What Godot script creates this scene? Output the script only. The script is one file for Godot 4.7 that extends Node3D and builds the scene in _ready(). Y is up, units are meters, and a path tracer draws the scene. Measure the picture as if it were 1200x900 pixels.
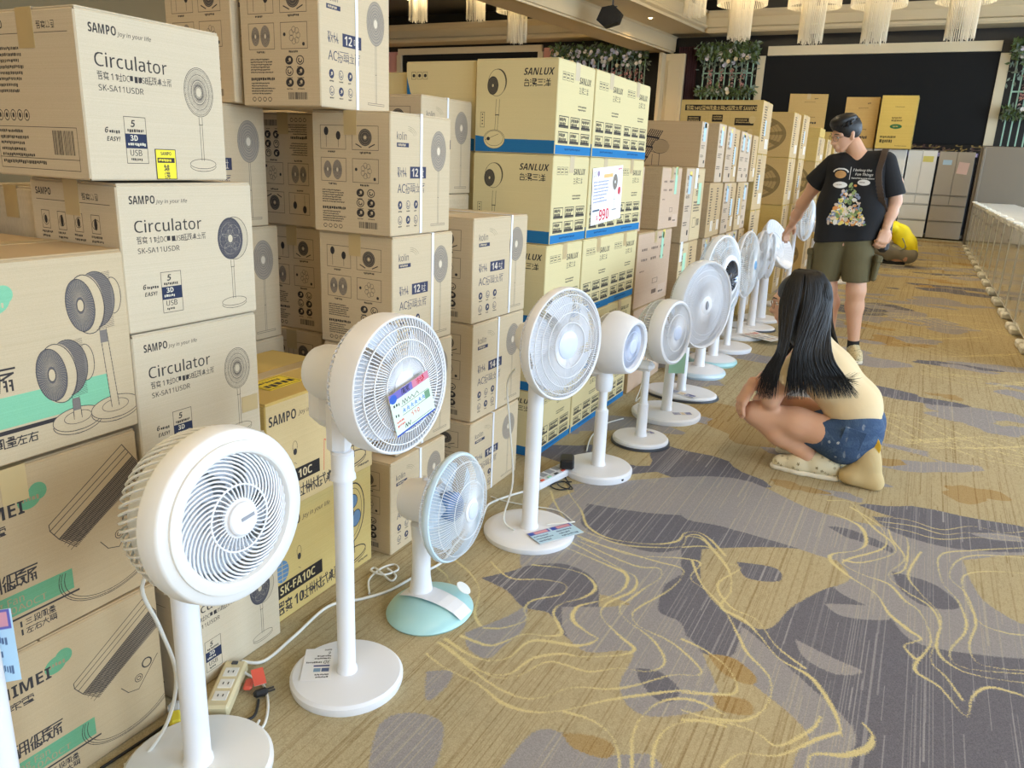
extends Node3D
# A hall full of boxed fans: cartons in rows, fans on show along the aisle, a carpeted floor, a stage behind.

var rng := RandomNumberGenerator.new()
var taken := {}
var M := {}
var mesh_cache := {}

# ---------------------------------------------------------------- meshes
class MB:
	var v := PackedVector3Array()
	var n := PackedVector3Array()
	var t := PackedVector2Array()
	var c := PackedColorArray()
	var col := Color(1, 1, 1)
	var colored := false

	func tri(a: Vector3, b: Vector3, d: Vector3, na: Vector3, nb: Vector3, nd: Vector3, ua := Vector2.ZERO, ub := Vector2.ZERO, ud := Vector2.ZERO) -> void:
		if (b - a).cross(d - a).dot(na + nb + nd) > 0.0:
			v.append(a); v.append(d); v.append(b)
			n.append(na); n.append(nd); n.append(nb)
			t.append(ua); t.append(ud); t.append(ub)
		else:
			v.append(a); v.append(b); v.append(d)
			n.append(na); n.append(nb); n.append(nd)
			t.append(ua); t.append(ub); t.append(ud)
		c.append(col); c.append(col); c.append(col)

	func quad(a: Vector3, b: Vector3, d: Vector3, e: Vector3, nn: Vector3, uv := false) -> void:
		if uv:
			tri(a, b, d, nn, nn, nn, Vector2(0, 0), Vector2(1, 0), Vector2(1, 1))
			tri(a, d, e, nn, nn, nn, Vector2(0, 0), Vector2(1, 1), Vector2(0, 1))
		else:
			tri(a, b, d, nn, nn, nn)
			tri(a, d, e, nn, nn, nn)

	func flat(a: Vector3, b: Vector3, d: Vector3) -> void:
		var nn := (d - a).cross(b - a).normalized()
		v.append(a); v.append(b); v.append(d)
		n.append(nn); n.append(nn); n.append(nn)
		t.append(Vector2.ZERO); t.append(Vector2.ZERO); t.append(Vector2.ZERO)
		c.append(col); c.append(col); c.append(col)

	# bevelled box; faces listed in skip are left out
	func rbox(ctr: Vector3, size: Vector3, bev := 0.003, xf := Transform3D()) -> void:
		var h := size * 0.5
		var b: float = minf(bev, minf(h.x, minf(h.y, h.z)) * 0.9)
		var p := func(q: Vector3) -> Vector3: return xf * (ctr + q)
		var bs := xf.basis
		for ax in 3:
			var a1 := (ax + 1) % 3
			var a2 := (ax + 2) % 3
			for s in [-1.0, 1.0]:
				var nn := Vector3.ZERO
				nn[ax] = s
				var q: Array[Vector3] = []
				for k in 4:
					var w := Vector3.ZERO
					w[ax] = s * h[ax]
					w[a1] = (h[a1] - b) * (1.0 if k == 1 or k == 2 else -1.0)
					w[a2] = (h[a2] - b) * (1.0 if k >= 2 else -1.0)
					q.append(p.call(w))
				quad(q[0], q[1], q[2], q[3], (bs * nn).normalized())
			# edges along ax
			for s1 in [-1.0, 1.0]:
				for s2 in [-1.0, 1.0]:
					var e := Vector3.ZERO
					e[a1] = s1 * h[a1]
					e[a2] = s2 * (h[a2] - b)
					var g := Vector3.ZERO
					g[a1] = s1 * (h[a1] - b)
					g[a2] = s2 * h[a2]
					var o := Vector3.ZERO
					o[ax] = h[ax] - b
					var nn2 := Vector3.ZERO
					nn2[a1] = s1
					nn2[a2] = s2
					quad(p.call(e - o), p.call(e + o), p.call(g + o), p.call(g - o), (bs * nn2).normalized())
		for sx in [-1.0, 1.0]:
			for sy in [-1.0, 1.0]:
				for sz in [-1.0, 1.0]:
					var sg := Vector3(sx, sy, sz)
					var i := Vector3(h.x - b, h.y - b, h.z - b) * sg
					var nn3 := (bs * sg).normalized()
					tri(p.call(i + Vector3(b * sx, 0, 0)), p.call(i + Vector3(0, b * sy, 0)), p.call(i + Vector3(0, 0, b * sz)), nn3, nn3, nn3)

	# profile: (radius, height) pairs turned about y
	func lathe(prof: Array, seg := 32, xf := Transform3D(), sx := 1.0, sz := 1.0) -> void:
		var k := prof.size()
		var sn: Array[Vector2] = []
		for i in k - 1:
			var d: Vector2 = prof[i + 1] - prof[i]
			sn.append(Vector2(d.y, -d.x).normalized() if d.length() > 1e-7 else Vector2(1, 0))
		for i in k - 1:
			var n0 := sn[i]
			var n1 := sn[i]
			if i > 0 and sn[i - 1].dot(sn[i]) > 0.84:
				n0 = (sn[i - 1] + sn[i]).normalized()
			if i < k - 2 and sn[i + 1].dot(sn[i]) > 0.84:
				n1 = (sn[i + 1] + sn[i]).normalized()
			var p0: Vector2 = prof[i]
			var p1: Vector2 = prof[i + 1]
			if p0.distance_to(p1) < 1e-7:
				continue
			for j in seg:
				var a := TAU * j / seg
				var b := TAU * (j + 1) / seg
				var ca := cos(a) * sx
				var sa := sin(a) * sz
				var cb := cos(b) * sx
				var sb := sin(b) * sz
				var A := xf * Vector3(p0.x * ca, p0.y, p0.x * sa)
				var B := xf * Vector3(p0.x * cb, p0.y, p0.x * sb)
				var D := xf * Vector3(p1.x * cb, p1.y, p1.x * sb)
				var E := xf * Vector3(p1.x * ca, p1.y, p1.x * sa)
				var bs := xf.basis
				var nA := (bs * Vector3(n0.x * cos(a) / sx, n0.y, n0.x * sin(a) / sz)).normalized()
				var nB := (bs * Vector3(n0.x * cos(b) / sx, n0.y, n0.x * sin(b) / sz)).normalized()
				var nD := (bs * Vector3(n1.x * cos(b) / sx, n1.y, n1.x * sin(b) / sz)).normalized()
				var nE := (bs * Vector3(n1.x * cos(a) / sx, n1.y, n1.x * sin(a) / sz)).normalized()
				if p0.x > 1e-6:
					tri(A, B, D, nA, nB, nD)
				if p1.x > 1e-6:
					tri(A, D, E, nA, nD, nE)

	func tube(path: PackedVector3Array, rad: Variant, sides := 8, closed := false) -> void:
		var k := path.size()
		if k < 2:
			return
		var up := Vector3.UP
		var prev: Array[Vector3] = []
		var prevn: Array[Vector3] = []
		var first: Array[Vector3] = []
		var firstn: Array[Vector3] = []
		var last_u := Vector3.ZERO
		for i in k:
			var d: Vector3
			if closed:
				d = path[(i + 1) % k] - path[(i + k - 1) % k]
			else:
				d = path[mini(i + 1, k - 1)] - path[maxi(i - 1, 0)]
			d = d.normalized() if d.length() > 1e-9 else Vector3.UP
			var u: Vector3
			if last_u == Vector3.ZERO:
				u = d.cross(up if absf(d.dot(up)) < 0.95 else Vector3.RIGHT).normalized()
			else:
				u = (last_u - d * last_u.dot(d)).normalized()
			last_u = u
			var w := d.cross(u)
			var r: float = rad[i] if rad is Array or rad is PackedFloat32Array else rad
			var ring: Array[Vector3] = []
			var rn: Array[Vector3] = []
			for j in sides:
				var a := TAU * j / sides
				var nn := u * cos(a) + w * sin(a)
				ring.append(path[i] + nn * r)
				rn.append(nn)
			if i == 0:
				first = ring
				firstn = rn
			else:
				for j in sides:
					var j2 := (j + 1) % sides
					tri(prev[j], prev[j2], ring[j2], prevn[j], prevn[j2], rn[j2])
					tri(prev[j], ring[j2], ring[j], prevn[j], rn[j2], rn[j])
			prev = ring
			prevn = rn
		if closed:
			for j in sides:
				var j2 := (j + 1) % sides
				tri(prev[j], prev[j2], first[j2], prevn[j], prevn[j2], firstn[j2])
				tri(prev[j], first[j2], first[j], prevn[j], firstn[j2], firstn[j])
		else:
			var d0 := (path[0] - path[1]).normalized()
			var d1 := (path[k - 1] - path[k - 2]).normalized()
			for j in range(1, sides - 1):
				tri(first[0], first[j], first[j + 1], d0, d0, d0)
				tri(prev[0], prev[j], prev[j + 1], d1, d1, d1)

	func ring(R: float, r: float, z: float, xf := Transform3D(), seg := 40, sides := 6) -> void:
		var p := PackedVector3Array()
		for i in seg:
			p.append(xf * Vector3(R * cos(TAU * i / seg), R * sin(TAU * i / seg), z))
		tube(p, r, sides, true)

	# extruded polygon, in the plane z = 0 .. depth
	func prism(poly: PackedVector2Array, depth: float, xf := Transform3D()) -> void:
		var idx := Geometry2D.triangulate_polygon(poly)
		var bs := xf.basis
		for i in range(0, idx.size(), 3):
			for s in 2:
				var z := depth * s
				var nn := (bs * Vector3(0, 0, 1.0 if s == 1 else -1.0)).normalized()
				var q: Array[Vector3] = []
				for k in 3:
					var w := poly[idx[i + k]]
					q.append(xf * Vector3(w.x, w.y, z))
				tri(q[0], q[1], q[2], nn, nn, nn)
		var area := 0.0
		for i in poly.size():
			area += poly[i].cross(poly[(i + 1) % poly.size()])
		for i in poly.size():
			var a := poly[i]
			var b := poly[(i + 1) % poly.size()]
			var e := b - a
			if e.length() < 1e-9:
				continue
			var nn2 := Vector3(e.y, -e.x, 0).normalized() * signf(area)
			quad(xf * Vector3(a.x, a.y, 0), xf * Vector3(b.x, b.y, 0), xf * Vector3(b.x, b.y, depth), xf * Vector3(a.x, a.y, depth), (bs * nn2).normalized())

	func into(m: ArrayMesh) -> void:
		var arr := []
		arr.resize(Mesh.ARRAY_MAX)
		arr[Mesh.ARRAY_VERTEX] = v
		arr[Mesh.ARRAY_NORMAL] = n
		arr[Mesh.ARRAY_TEX_UV] = t
		if colored:
			arr[Mesh.ARRAY_COLOR] = c
		m.add_surface_from_arrays(Mesh.PRIMITIVE_TRIANGLES, arr)

	func mesh() -> ArrayMesh:
		var m := ArrayMesh.new()
		into(m)
		return m


func obj(called: String, what: Variant, mat: Material, parent: Node = self) -> MeshInstance3D:
	var o := MeshInstance3D.new()
	o.name = called
	o.mesh = what.mesh() if what is MB else what
	if mat:
		o.material_override = mat
	if parent == self:
		o.name = numbered(called)
	parent.add_child(o, true)
	return o

func numbered(called: String) -> String:
	if not taken.has(called):
		taken[called] = 0
		return called
	taken[called] += 1
	return "%s_%03d" % [called, taken[called]]

func tag(o: Node, label: String, category: String, group := "") -> Node:
	o.set_meta("label", label)
	o.set_meta("category", category)
	if group:
		o.set_meta("group", group)
	return o

func thing(called: String, label: String, category: String, at := Vector3.ZERO, turn := 0.0, group := "") -> Node3D:
	var o := Node3D.new()
	o.name = numbered(called)
	add_child(o)
	o.position = at
	o.rotation.y = turn
	tag(o, label, category, group)
	return o

func part(called: String, parent: Node) -> Node3D:
	var o := Node3D.new()
	o.name = called
	parent.add_child(o, true)
	return o

func struct(called: String, what: Variant, mat: Material, label := "", parent: Node = self) -> MeshInstance3D:
	var o := obj(called, what, mat, parent)
	if parent == self:
		o.set_meta("kind", "structure")
		if label:
			o.set_meta("label", label)
	return o

func mat(r: int, g: int, b: int, rough := 0.6, metal := 0.0, spec := 0.5) -> StandardMaterial3D:
	var m := StandardMaterial3D.new()
	m.albedo_color = Color8(r, g, b)
	m.roughness = rough
	m.metallic = metal
	m.metallic_specular = spec
	return m

func tex_mat(im: Image, rough := 0.85, repeat := false) -> StandardMaterial3D:
	var m := StandardMaterial3D.new()
	m.albedo_texture = ImageTexture.create_from_image(im)
	m.roughness = rough
	m.metallic_specular = 0.3
	m.texture_repeat = repeat
	return m

func v3(x: float, y: float, z: float) -> Vector3:
	return Vector3(x, y, z)

func spline(pts: Array, per := 8) -> PackedVector3Array:
	var out := PackedVector3Array()
	var k := pts.size()
	for i in k - 1:
		var p0: Vector3 = pts[maxi(i - 1, 0)]
		var p1: Vector3 = pts[i]
		var p2: Vector3 = pts[i + 1]
		var p3: Vector3 = pts[mini(i + 2, k - 1)]
		for j in per:
			out.append(p1.cubic_interpolate(p2, p0, p3, float(j) / per))
	out.append(pts[k - 1])
	return out

# ---------------------------------------------------------------- print on cartons
# strokes of the Chinese signs on a ten by ten grid: pairs of digits (across, down)
const SIGNS := {
	"歌": "0040 1114 1131 3134 1434 0545 2529 3639 1629 0646 6053 6393 9385 7475 7559 7599", "林": "0343 2029 2305 2436 4696 7079 7348 7599",
	"吋": "0222 2227 2707 0702 3999 4393 7079 7968 4657", "立": "4052 1383 3457 7367 0888", "扇": "0090 1282 8224 1214 1409 3545 4549 3747 6575 7579 6777 2434", "擺": "0232 2029 2919 0635 4060 6090 4090 4394 4343 3595 4547 4979 9579 5769",
	"頭": "0040 1232 3235 3515 1512 0747 1617 3637 5090 5292 5257 9297 5797 5454 5494 5696 6748 8799", "台": "4022 2272 6183 2585 8589 8929 2925", "灣": "0112 0414 0928 3050 4143 3353 3555 6080 7073 6373 5791 8093 4696 4797 5949 9989", "三": "1181 2474 0888", "洋": "0112 0414 0928 4052 8062 3393 3696 3898 6369",
	"循": "2003 2405 1519 3949 9040 4042 4239 6065 4595 5699 5759 9799 5999", "環": "0030 0434 0838 1018 4090 4292 9022 4494 5575 7577 5577 6749 6799", "兩": "0090 5059 1309 1393 9399 3445 3546 6475 7586", "用": "1080 1010 1009 8089 1383 1686 5059",
	"美": "3042 7062 1383 1585 0797 5358 5709 5799", "家": "4051 0113 0191 9193 2363 4306 5459 3717 9364 5699", "電": "0090 5054 0204 0292 9294 2232 6272 1686 1689 8689 1989 1787 5699", "聲": "0040 2022 0242 0343 5080 5052 8082 5383 5588 1585 1785 2529 7579 1989",
	"寶": "4050 0112 0191 9192 1242 2226 1444 0646 5292 7276 5696 1787 1789 8789 2919 8999", "機": "0343 2029 2305 2436 4395 5052 8082 4565 7595 4696 5059 8099", "械": "0333 2029 2305 2435 4393 7099 9079 4658 4668 9586", "式": "0292 6099 8091 1545 2529 0948", "桌": "5052 5181 2272 2275 7275 2575 2473 0696 5059 5608 5698",
	"風": "1080 1009 8089 8999 3161 3363 3336 6366 3666 5158 3868", "量": "2070 2070 2072 7072 2272 0393 1585 1587 8587 1787 5559 0999", "段": "2030 2029 2343 2646 0848 5080 5053 8083 5594 9459 6699", "左": "0292 4108 2585 5559 2989", "右": "0292 4109 3585 3539 8589 3989", "大": "0393 5043 4309 5499",
	"特": "1013 0343 2029 0846 6065 5292 4595 4797 8089 5869", "價": "2003 1519 4090 4292 4042 9092 6062 4494 4497 9497 4797 3949 9989", "公": "3005 6095 4618 1898 7698", "司": "1080 8089 8979 2363 2565 2569 6569 2969",
	"市": "5051 0292 2528 2585 8588 5359", "場": "0333 1017 0847 5080 5084 8084 5282 5484 4696 5639 7659 9695",
}

class Canvas:
	var im: Image
	var w: int
	var h: int
	var glyphs := {}
	func _init(W: int, H: int, bg: Color) -> void:
		im = Image.create(W, H, false, Image.FORMAT_RGB8)
		im.fill(bg)
		w = W
		h = H
	func rect(x: float, y: float, ww: float, hh: float, c: Color) -> void:
		im.fill_rect(Rect2i(int(round(x)), int(round(y)), maxi(1, int(round(ww))), maxi(1, int(round(hh)))), c)
	func tri(a: Vector2, b: Vector2, d: Vector2, c: Color) -> void:
		var y0 := int(floor(minf(a.y, minf(b.y, d.y)) + 0.5))
		var y1 := int(floor(maxf(a.y, maxf(b.y, d.y)) - 0.5))
		var e := [[a, b], [b, d], [d, a]]
		for y in range(maxi(y0, 0), mini(y1, h - 1) + 1):
			var yy := y + 0.5
			var lo := 1e9
			var hi := -1e9
			for s in e:
				var p: Vector2 = s[0]
				var q: Vector2 = s[1]
				if (p.y <= yy and q.y > yy) or (q.y <= yy and p.y > yy):
					var x: float = p.x + (q.x - p.x) * (yy - p.y) / (q.y - p.y)
					lo = minf(lo, x)
					hi = maxf(hi, x)
			var x0 := int(floor(lo + 0.5))
			var x1 := int(floor(hi + 0.5))
			if x1 > x0:
				im.fill_rect(Rect2i(x0, y, x1 - x0, 1), c)
	func poly(p: PackedVector2Array, c: Color) -> void:
		var idx := Geometry2D.triangulate_polygon(p)
		for i in range(0, idx.size(), 3):
			tri(p[idx[i]], p[idx[i + 1]], p[idx[i + 2]], c)
	func line(a: Vector2, b: Vector2, wd: float, c: Color) -> void:
		var d := b - a
		if d.length() < 1e-4:
			rect(a.x - wd / 2, a.y - wd / 2, wd, wd, c)
			return
		if absf(d.x) < 0.6 or absf(d.y) < 0.6:
			rect(minf(a.x, b.x) - wd / 2, minf(a.y, b.y) - wd / 2, absf(d.x) + wd, absf(d.y) + wd, c)
			return
		d = d.normalized()
		var q := Vector2(-d.y, d.x) * maxf(wd, 1.1) / 2
		var f := d * wd * 0.4
		tri(a + q - f, b + q + f, b - q + f, c)
		tri(a + q - f, b - q + f, a - q - f, c)
	func path(p: Array, wd: float, c: Color) -> void:
		for i in p.size() - 1:
			line(p[i], p[i + 1], wd, c)
	func oval(x: float, y: float, rx: float, ry: float, c: Color, turn := 0.0) -> void:
		var p := PackedVector2Array()
		for i in 36:
			p.append(Vector2(x, y) + Vector2(cos(TAU * i / 36) * rx, sin(TAU * i / 36) * ry).rotated(turn))
		poly(p, c)
	func ring(x: float, y: float, rx: float, ry: float, wd: float, c: Color, turn := 0.0, a0 := 0.0, a1 := TAU) -> void:
		var k := 40
		for i in k:
			var a := a0 + (a1 - a0) * i / k
			var b := a0 + (a1 - a0) * (i + 1) / k
			line(Vector2(x, y) + Vector2(cos(a) * rx, sin(a) * ry).rotated(turn), Vector2(x, y) + Vector2(cos(b) * rx, sin(b) * ry).rotated(turn), wd, c)
	func frame(x: float, y: float, ww: float, hh: float, wd: float, c: Color) -> void:
		rect(x, y, ww, wd, c)
		rect(x, y + hh - wd, ww, wd, c)
		rect(x, y, wd, hh, c)
		rect(x + ww - wd, y, wd, hh, c)
	# latin lettering, drawn from the outlines of the face; y is the foot of the line, size the height of a capital
	func word(s: String, x: float, y: float, size: float, c: Color, face: Font, stretch := 1.0, slant := 0.0) -> float:
		var key := [s, face]
		if not glyphs.has(key):
			var tm := TextMesh.new()
			tm.text = s
			tm.font = face
			tm.font_size = 48
			tm.pixel_size = 1.0
			tm.depth = 0.0
			tm.curve_step = 3.0
			tm.horizontal_alignment = HORIZONTAL_ALIGNMENT_LEFT
			var arr := tm.get_mesh_arrays()
			glyphs[key] = [arr[Mesh.ARRAY_VERTEX], arr[Mesh.ARRAY_INDEX], arr[Mesh.ARRAY_NORMAL]]
		var vs: PackedVector3Array = glyphs[key][0]
		var ix: Variant = glyphs[key][1]
		var ns: PackedVector3Array = glyphs[key][2]
		var lo := Vector2(1e9, 1e9)
		var hi := Vector2(-1e9, -1e9)
		for q in vs:
			lo = lo.min(Vector2(q.x, q.y))
			hi = hi.max(Vector2(q.x, q.y))
		var k := size / 35.0
		var foot := lo.y
		for ch in s:
			if ch in "gjpqy,":
				foot = lo.y + 10.5
				break
		var m: int = ix.size() if ix != null and ix.size() > 0 else vs.size()
		for i in range(0, m, 3):
			var q: Array[Vector2] = []
			for j in 3:
				var at: int = ix[i + j] if ix != null and ix.size() > 0 else i + j
				if ns[at].z < 0.5:
					break
				var p := vs[at]
				q.append(Vector2(x + (p.x - lo.x) * k * stretch + (p.y - foot) * k * slant, y - (p.y - foot) * k))
			if q.size() == 3:
				tri(q[0], q[1], q[2], c)
		return (hi.x - lo.x) * k * stretch
	# Chinese lettering from strokes; x, y the upper left corner
	func sign(s: String, x: float, y: float, size: float, wd: float, c: Color, signs: Dictionary, stretch := 1.0) -> void:
		for ch in s:
			if signs.has(ch):
				for st in (signs[ch] as String).split(" "):
					var pts := []
					for i in range(0, st.length() - 1, 2):
						pts.append(Vector2(x + int(st[i]) / 9.0 * size * stretch, y + int(st[i + 1]) / 9.0 * size))
					path(pts, wd, c)
			x += size * 1.14 * stretch
	# small print too fine to read: rows of short ticks
	func fine(x: float, y: float, ww: float, rows: int, pitch: float, ink: Color, r: RandomNumberGenerator, tall := 0.55) -> void:
		for i in rows:
			var xx := x
			var end := x + ww * r.randf_range(0.6, 1.0)
			while xx < end:
				var g := r.randf_range(0.35, 0.75) * pitch * tall
				rect(xx, y + i * pitch + r.randf_range(0, 0.1) * pitch, g, pitch * tall * r.randf_range(0.7, 1.0), ink)
				xx += g + pitch * 0.14
	func bars(x: float, y: float, ww: float, hh: float, ink: Color, r: RandomNumberGenerator) -> void:
		var xx := x
		while xx < x + ww:
			var g := r.randf_range(1.0, 4.5)
			rect(xx, y, g, hh, ink)
			xx += g + r.randf_range(1.5, 4.0)
	# fan seen from the front: rings and spokes
	func fan_face(x: float, y: float, rx: float, ry: float, ink: Color, paper: Color, dense := 72, dark := false) -> void:
		if dark:
			oval(x, y, rx, ry, ink)
			for k in 5:
				var a := TAU * k / 5.0 + 0.4
				ring(x + cos(a) * rx * 0.45, y + sin(a) * ry * 0.45, rx * 0.4, ry * 0.34, 1.6, paper.lerp(ink, 0.35), a)
				ring(x + cos(a + 0.3) * rx * 0.6, y + sin(a + 0.3) * ry * 0.6, rx * 0.26, ry * 0.2, 1.4, paper.lerp(ink, 0.5), a)
		ring(x, y, rx, ry, 2.0, ink)
		ring(x, y, rx * 0.94, ry * 0.94, 1.4, ink)
		var half := ink.lerp(paper, 0.25)
		for k in dense:
			var a := TAU * k / dense
			for seg in 3:
				var r0 := 0.24 + 0.24 * seg
				var r1 := r0 + 0.2
				var b := a + 0.16 * seg
				line(Vector2(x + cos(b) * rx * r0, y + sin(b) * ry * r0), Vector2(x + cos(b + 0.14) * rx * r1, y + sin(b + 0.14) * ry * r1), 1.0, half if not dark else paper.lerp(ink, 0.55))
		for q in [0.3, 0.5, 0.72]:
			ring(x, y, rx * q, ry * q, 1.6, ink)
		oval(x, y, rx * 0.2, ry * 0.2, paper)
		ring(x, y, rx * 0.2, ry * 0.2, 1.4, ink)

func grain(cv: Canvas, amount: float, r: RandomNumberGenerator) -> Canvas:
	# paper fibre: faint specks and flute lines in the board
	var d := cv.im.get_data()
	var k := d.size() / 3
	for y in cv.h:
		var row := int(r.randf_range(-1.0, 1.0) * amount * 0.6)
		for x in cv.w:
			var e := row + int(r.randf_range(-1.0, 1.0) * amount)
			var i := (y * cv.w + x) * 3
			d[i] = clampi(d[i] + e, 0, 255)
			d[i + 1] = clampi(d[i + 1] + e, 0, 255)
			d[i + 2] = clampi(d[i + 2] + e, 0, 255)
	cv.im = Image.create_from_data(cv.w, cv.h, false, Image.FORMAT_RGB8, d)
	return cv

var sans: SystemFont
var bold: SystemFont
var INK := Color8(58, 54, 54)

func fonts() -> void:
	sans = SystemFont.new()
	sans.font_names = PackedStringArray(["Droid Sans"])
	bold = SystemFont.new()
	bold.font_names = PackedStringArray(["Droid Sans"])
	bold.font_weight = 700

func board(key: String, cv: Canvas, amount := 7.0) -> void:
	grain(cv, amount, rng)
	M[key] = tex_mat(cv.im, 0.9)

func badge(cv: Canvas, x: float, y: float, w: float, h: float) -> void:
	cv.frame(x, y, w, h, 2, INK)
	cv.rect(x + 1, y + h * 0.36, w - 2, h * 0.31, Color8(48, 54, 76))
	cv.word("5", x + w * 0.3, y + h * 0.22, h * 0.15, INK, bold, 1.0, 0.2)
	cv.fine(x + w * 0.14, y + h * 0.26, w * 0.72, 1, h * 0.12, INK, rng)
	cv.word("3D", x + w * 0.24, y + h * 0.51, h * 0.12, Color8(225, 215, 190), bold)
	cv.fine(x + w * 0.12, y + h * 0.55, w * 0.76, 1, h * 0.12, Color8(215, 205, 180), rng)
	cv.word("USB", x + w * 0.18, y + h * 0.83, h * 0.13, INK, sans)
	cv.fine(x + w * 0.2, y + h * 0.88, w * 0.6, 1, h * 0.1, INK, rng)

func face_circulator(key: String, paper: Color, dark: bool) -> void:
	var W := 640
	var H := 570
	var cv := Canvas.new(W, H, paper)
	cv.word("SAMPO", W * 0.07, H * 0.115, H * 0.055, INK, bold, 0.78)
	cv.word("Joy in your life", W * 0.25, H * 0.115, H * 0.026, INK, sans, 1.1, 0.2)
	cv.word("Circulator", W * 0.09, H * 0.31, H * 0.085, INK, sans, 1.08)
	cv.sign("聲寶", W * 0.1, H * 0.34, H * 0.045, 1.5, INK, SIGNS, 0.8)
	cv.word("11", W * 0.185, H * 0.385, H * 0.04, INK, sans)
	cv.sign("吋", W * 0.225, H * 0.34, H * 0.045, 1.5, INK, SIGNS, 0.8)
	cv.word("DC", W * 0.262, H * 0.385, H * 0.04, INK, sans, 0.8)
	cv.fine(W * 0.31, H * 0.343, W * 0.07, 1, H * 0.075, INK, rng)
	cv.word("USB", W * 0.365, H * 0.385, H * 0.04, INK, sans, 0.8)
	cv.sign("循環桌立扇", W * 0.425, H * 0.34, H * 0.045, 1.5, INK, SIGNS, 0.8)
	cv.word("SK-SA11USDR", W * 0.1, H * 0.455, H * 0.038, INK, sans, 1.05)
	badge(cv, W * 0.24, H * 0.6, W * 0.15, H * 0.3)
	cv.word("6", W * 0.11, H * 0.71, H * 0.035, INK, bold, 1.0, 0.2)
	cv.fine(W * 0.14, H * 0.69, W * 0.09, 1, H * 0.035, INK, rng)
	cv.word("EASY!", W * 0.12, H * 0.76, H * 0.028, INK, bold, 1.0, 0.2)
	var fx := W * 0.81
	if dark:
		cv.oval(fx + W * 0.03, H * 0.4, W * 0.115, H * 0.165, paper.darkened(0.06))
		cv.ring(fx + W * 0.03, H * 0.4, W * 0.115, H * 0.165, 2, INK)
		cv.fan_face(fx - W * 0.005, H * 0.4, W * 0.105, H * 0.16, Color8(74, 72, 78), paper, 60, true)
	else:
		cv.fan_face(fx, H * 0.4, W * 0.115, H * 0.165, INK, paper, 84)
	for s in [-1, 1]:
		cv.line(Vector2(fx + s * 8, H * 0.57), Vector2(fx + s * 8, H * 0.62), 1.6, INK)
		cv.line(Vector2(fx + s * 6, H * 0.62), Vector2(fx + s * 6, H * 0.87), 1.6, INK)
	cv.line(Vector2(fx - 9, H * 0.62), Vector2(fx + 9, H * 0.62), 1.6, INK)
	cv.ring(fx, H * 0.895, W * 0.105, H * 0.034, 1.8, INK)
	cv.ring(fx, H * 0.91, W * 0.105, H * 0.038, 1.8, INK, 0, 0, PI)
	board(key, cv)

func face_circulator_side(key: String, paper: Color, icons: bool) -> void:
	var W := 540
	var H := 570
	var cv := Canvas.new(W, H, paper)
	cv.word("SAMPO", W * 0.06, H * 0.09, H * 0.05, INK, bold, 0.78)
	cv.sign("聲寶公司", W * 0.62, H * 0.06, H * 0.04, 1.5, INK, SIGNS)
	cv.line(Vector2(W * 0.06, H * 0.125), Vector2(W * 0.93, H * 0.125), 2, INK)
	if icons:
		for r in 3:
			for k in 4:
				var x := W * (0.1 + 0.2 * k)
				var y := H * (0.2 + 0.26 * r)
				cv.frame(x, y, W * 0.1, H * 0.13, 2, INK)
				cv.oval(x + W * 0.05, y + H * 0.065, W * 0.018, H * (0.03 + 0.01 * (k % 2)), INK)
				cv.ring(x + W * 0.05, y + H * 0.065, W * 0.034, H * 0.04, 2, INK, 0.4 * k, 0, 4.5)
				cv.fine(x - 6, y + H * 0.145, W * 0.13, 2, H * 0.03, INK, rng)
	else:
		cv.fine(W * 0.06, H * 0.2, W * 0.42, 8, H * 0.037, INK, rng)
		for k in 5:
			cv.ring(W * (0.1 + 0.075 * k), H * 0.62, W * 0.028, H * 0.033, 3, INK)
			cv.oval(W * (0.1 + 0.075 * k), H * 0.62, W * 0.012, H * 0.016, INK)
		cv.frame(W * 0.04, H * 0.69, W * 0.88, H * 0.27, 2, INK)
		cv.fine(W * 0.07, H * 0.71, W * 0.42, 5, H * 0.038, INK, rng)
		cv.bars(W * 0.66, H * 0.71, W * 0.22, H * 0.15, INK, rng)
		cv.line(Vector2(W * 0.04, H * 0.89), Vector2(W * 0.92, H * 0.89), 2, INK)
		cv.fine(W * 0.07, H * 0.905, W * 0.6, 1, H * 0.04, INK, rng)
	board(key, cv)

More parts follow.
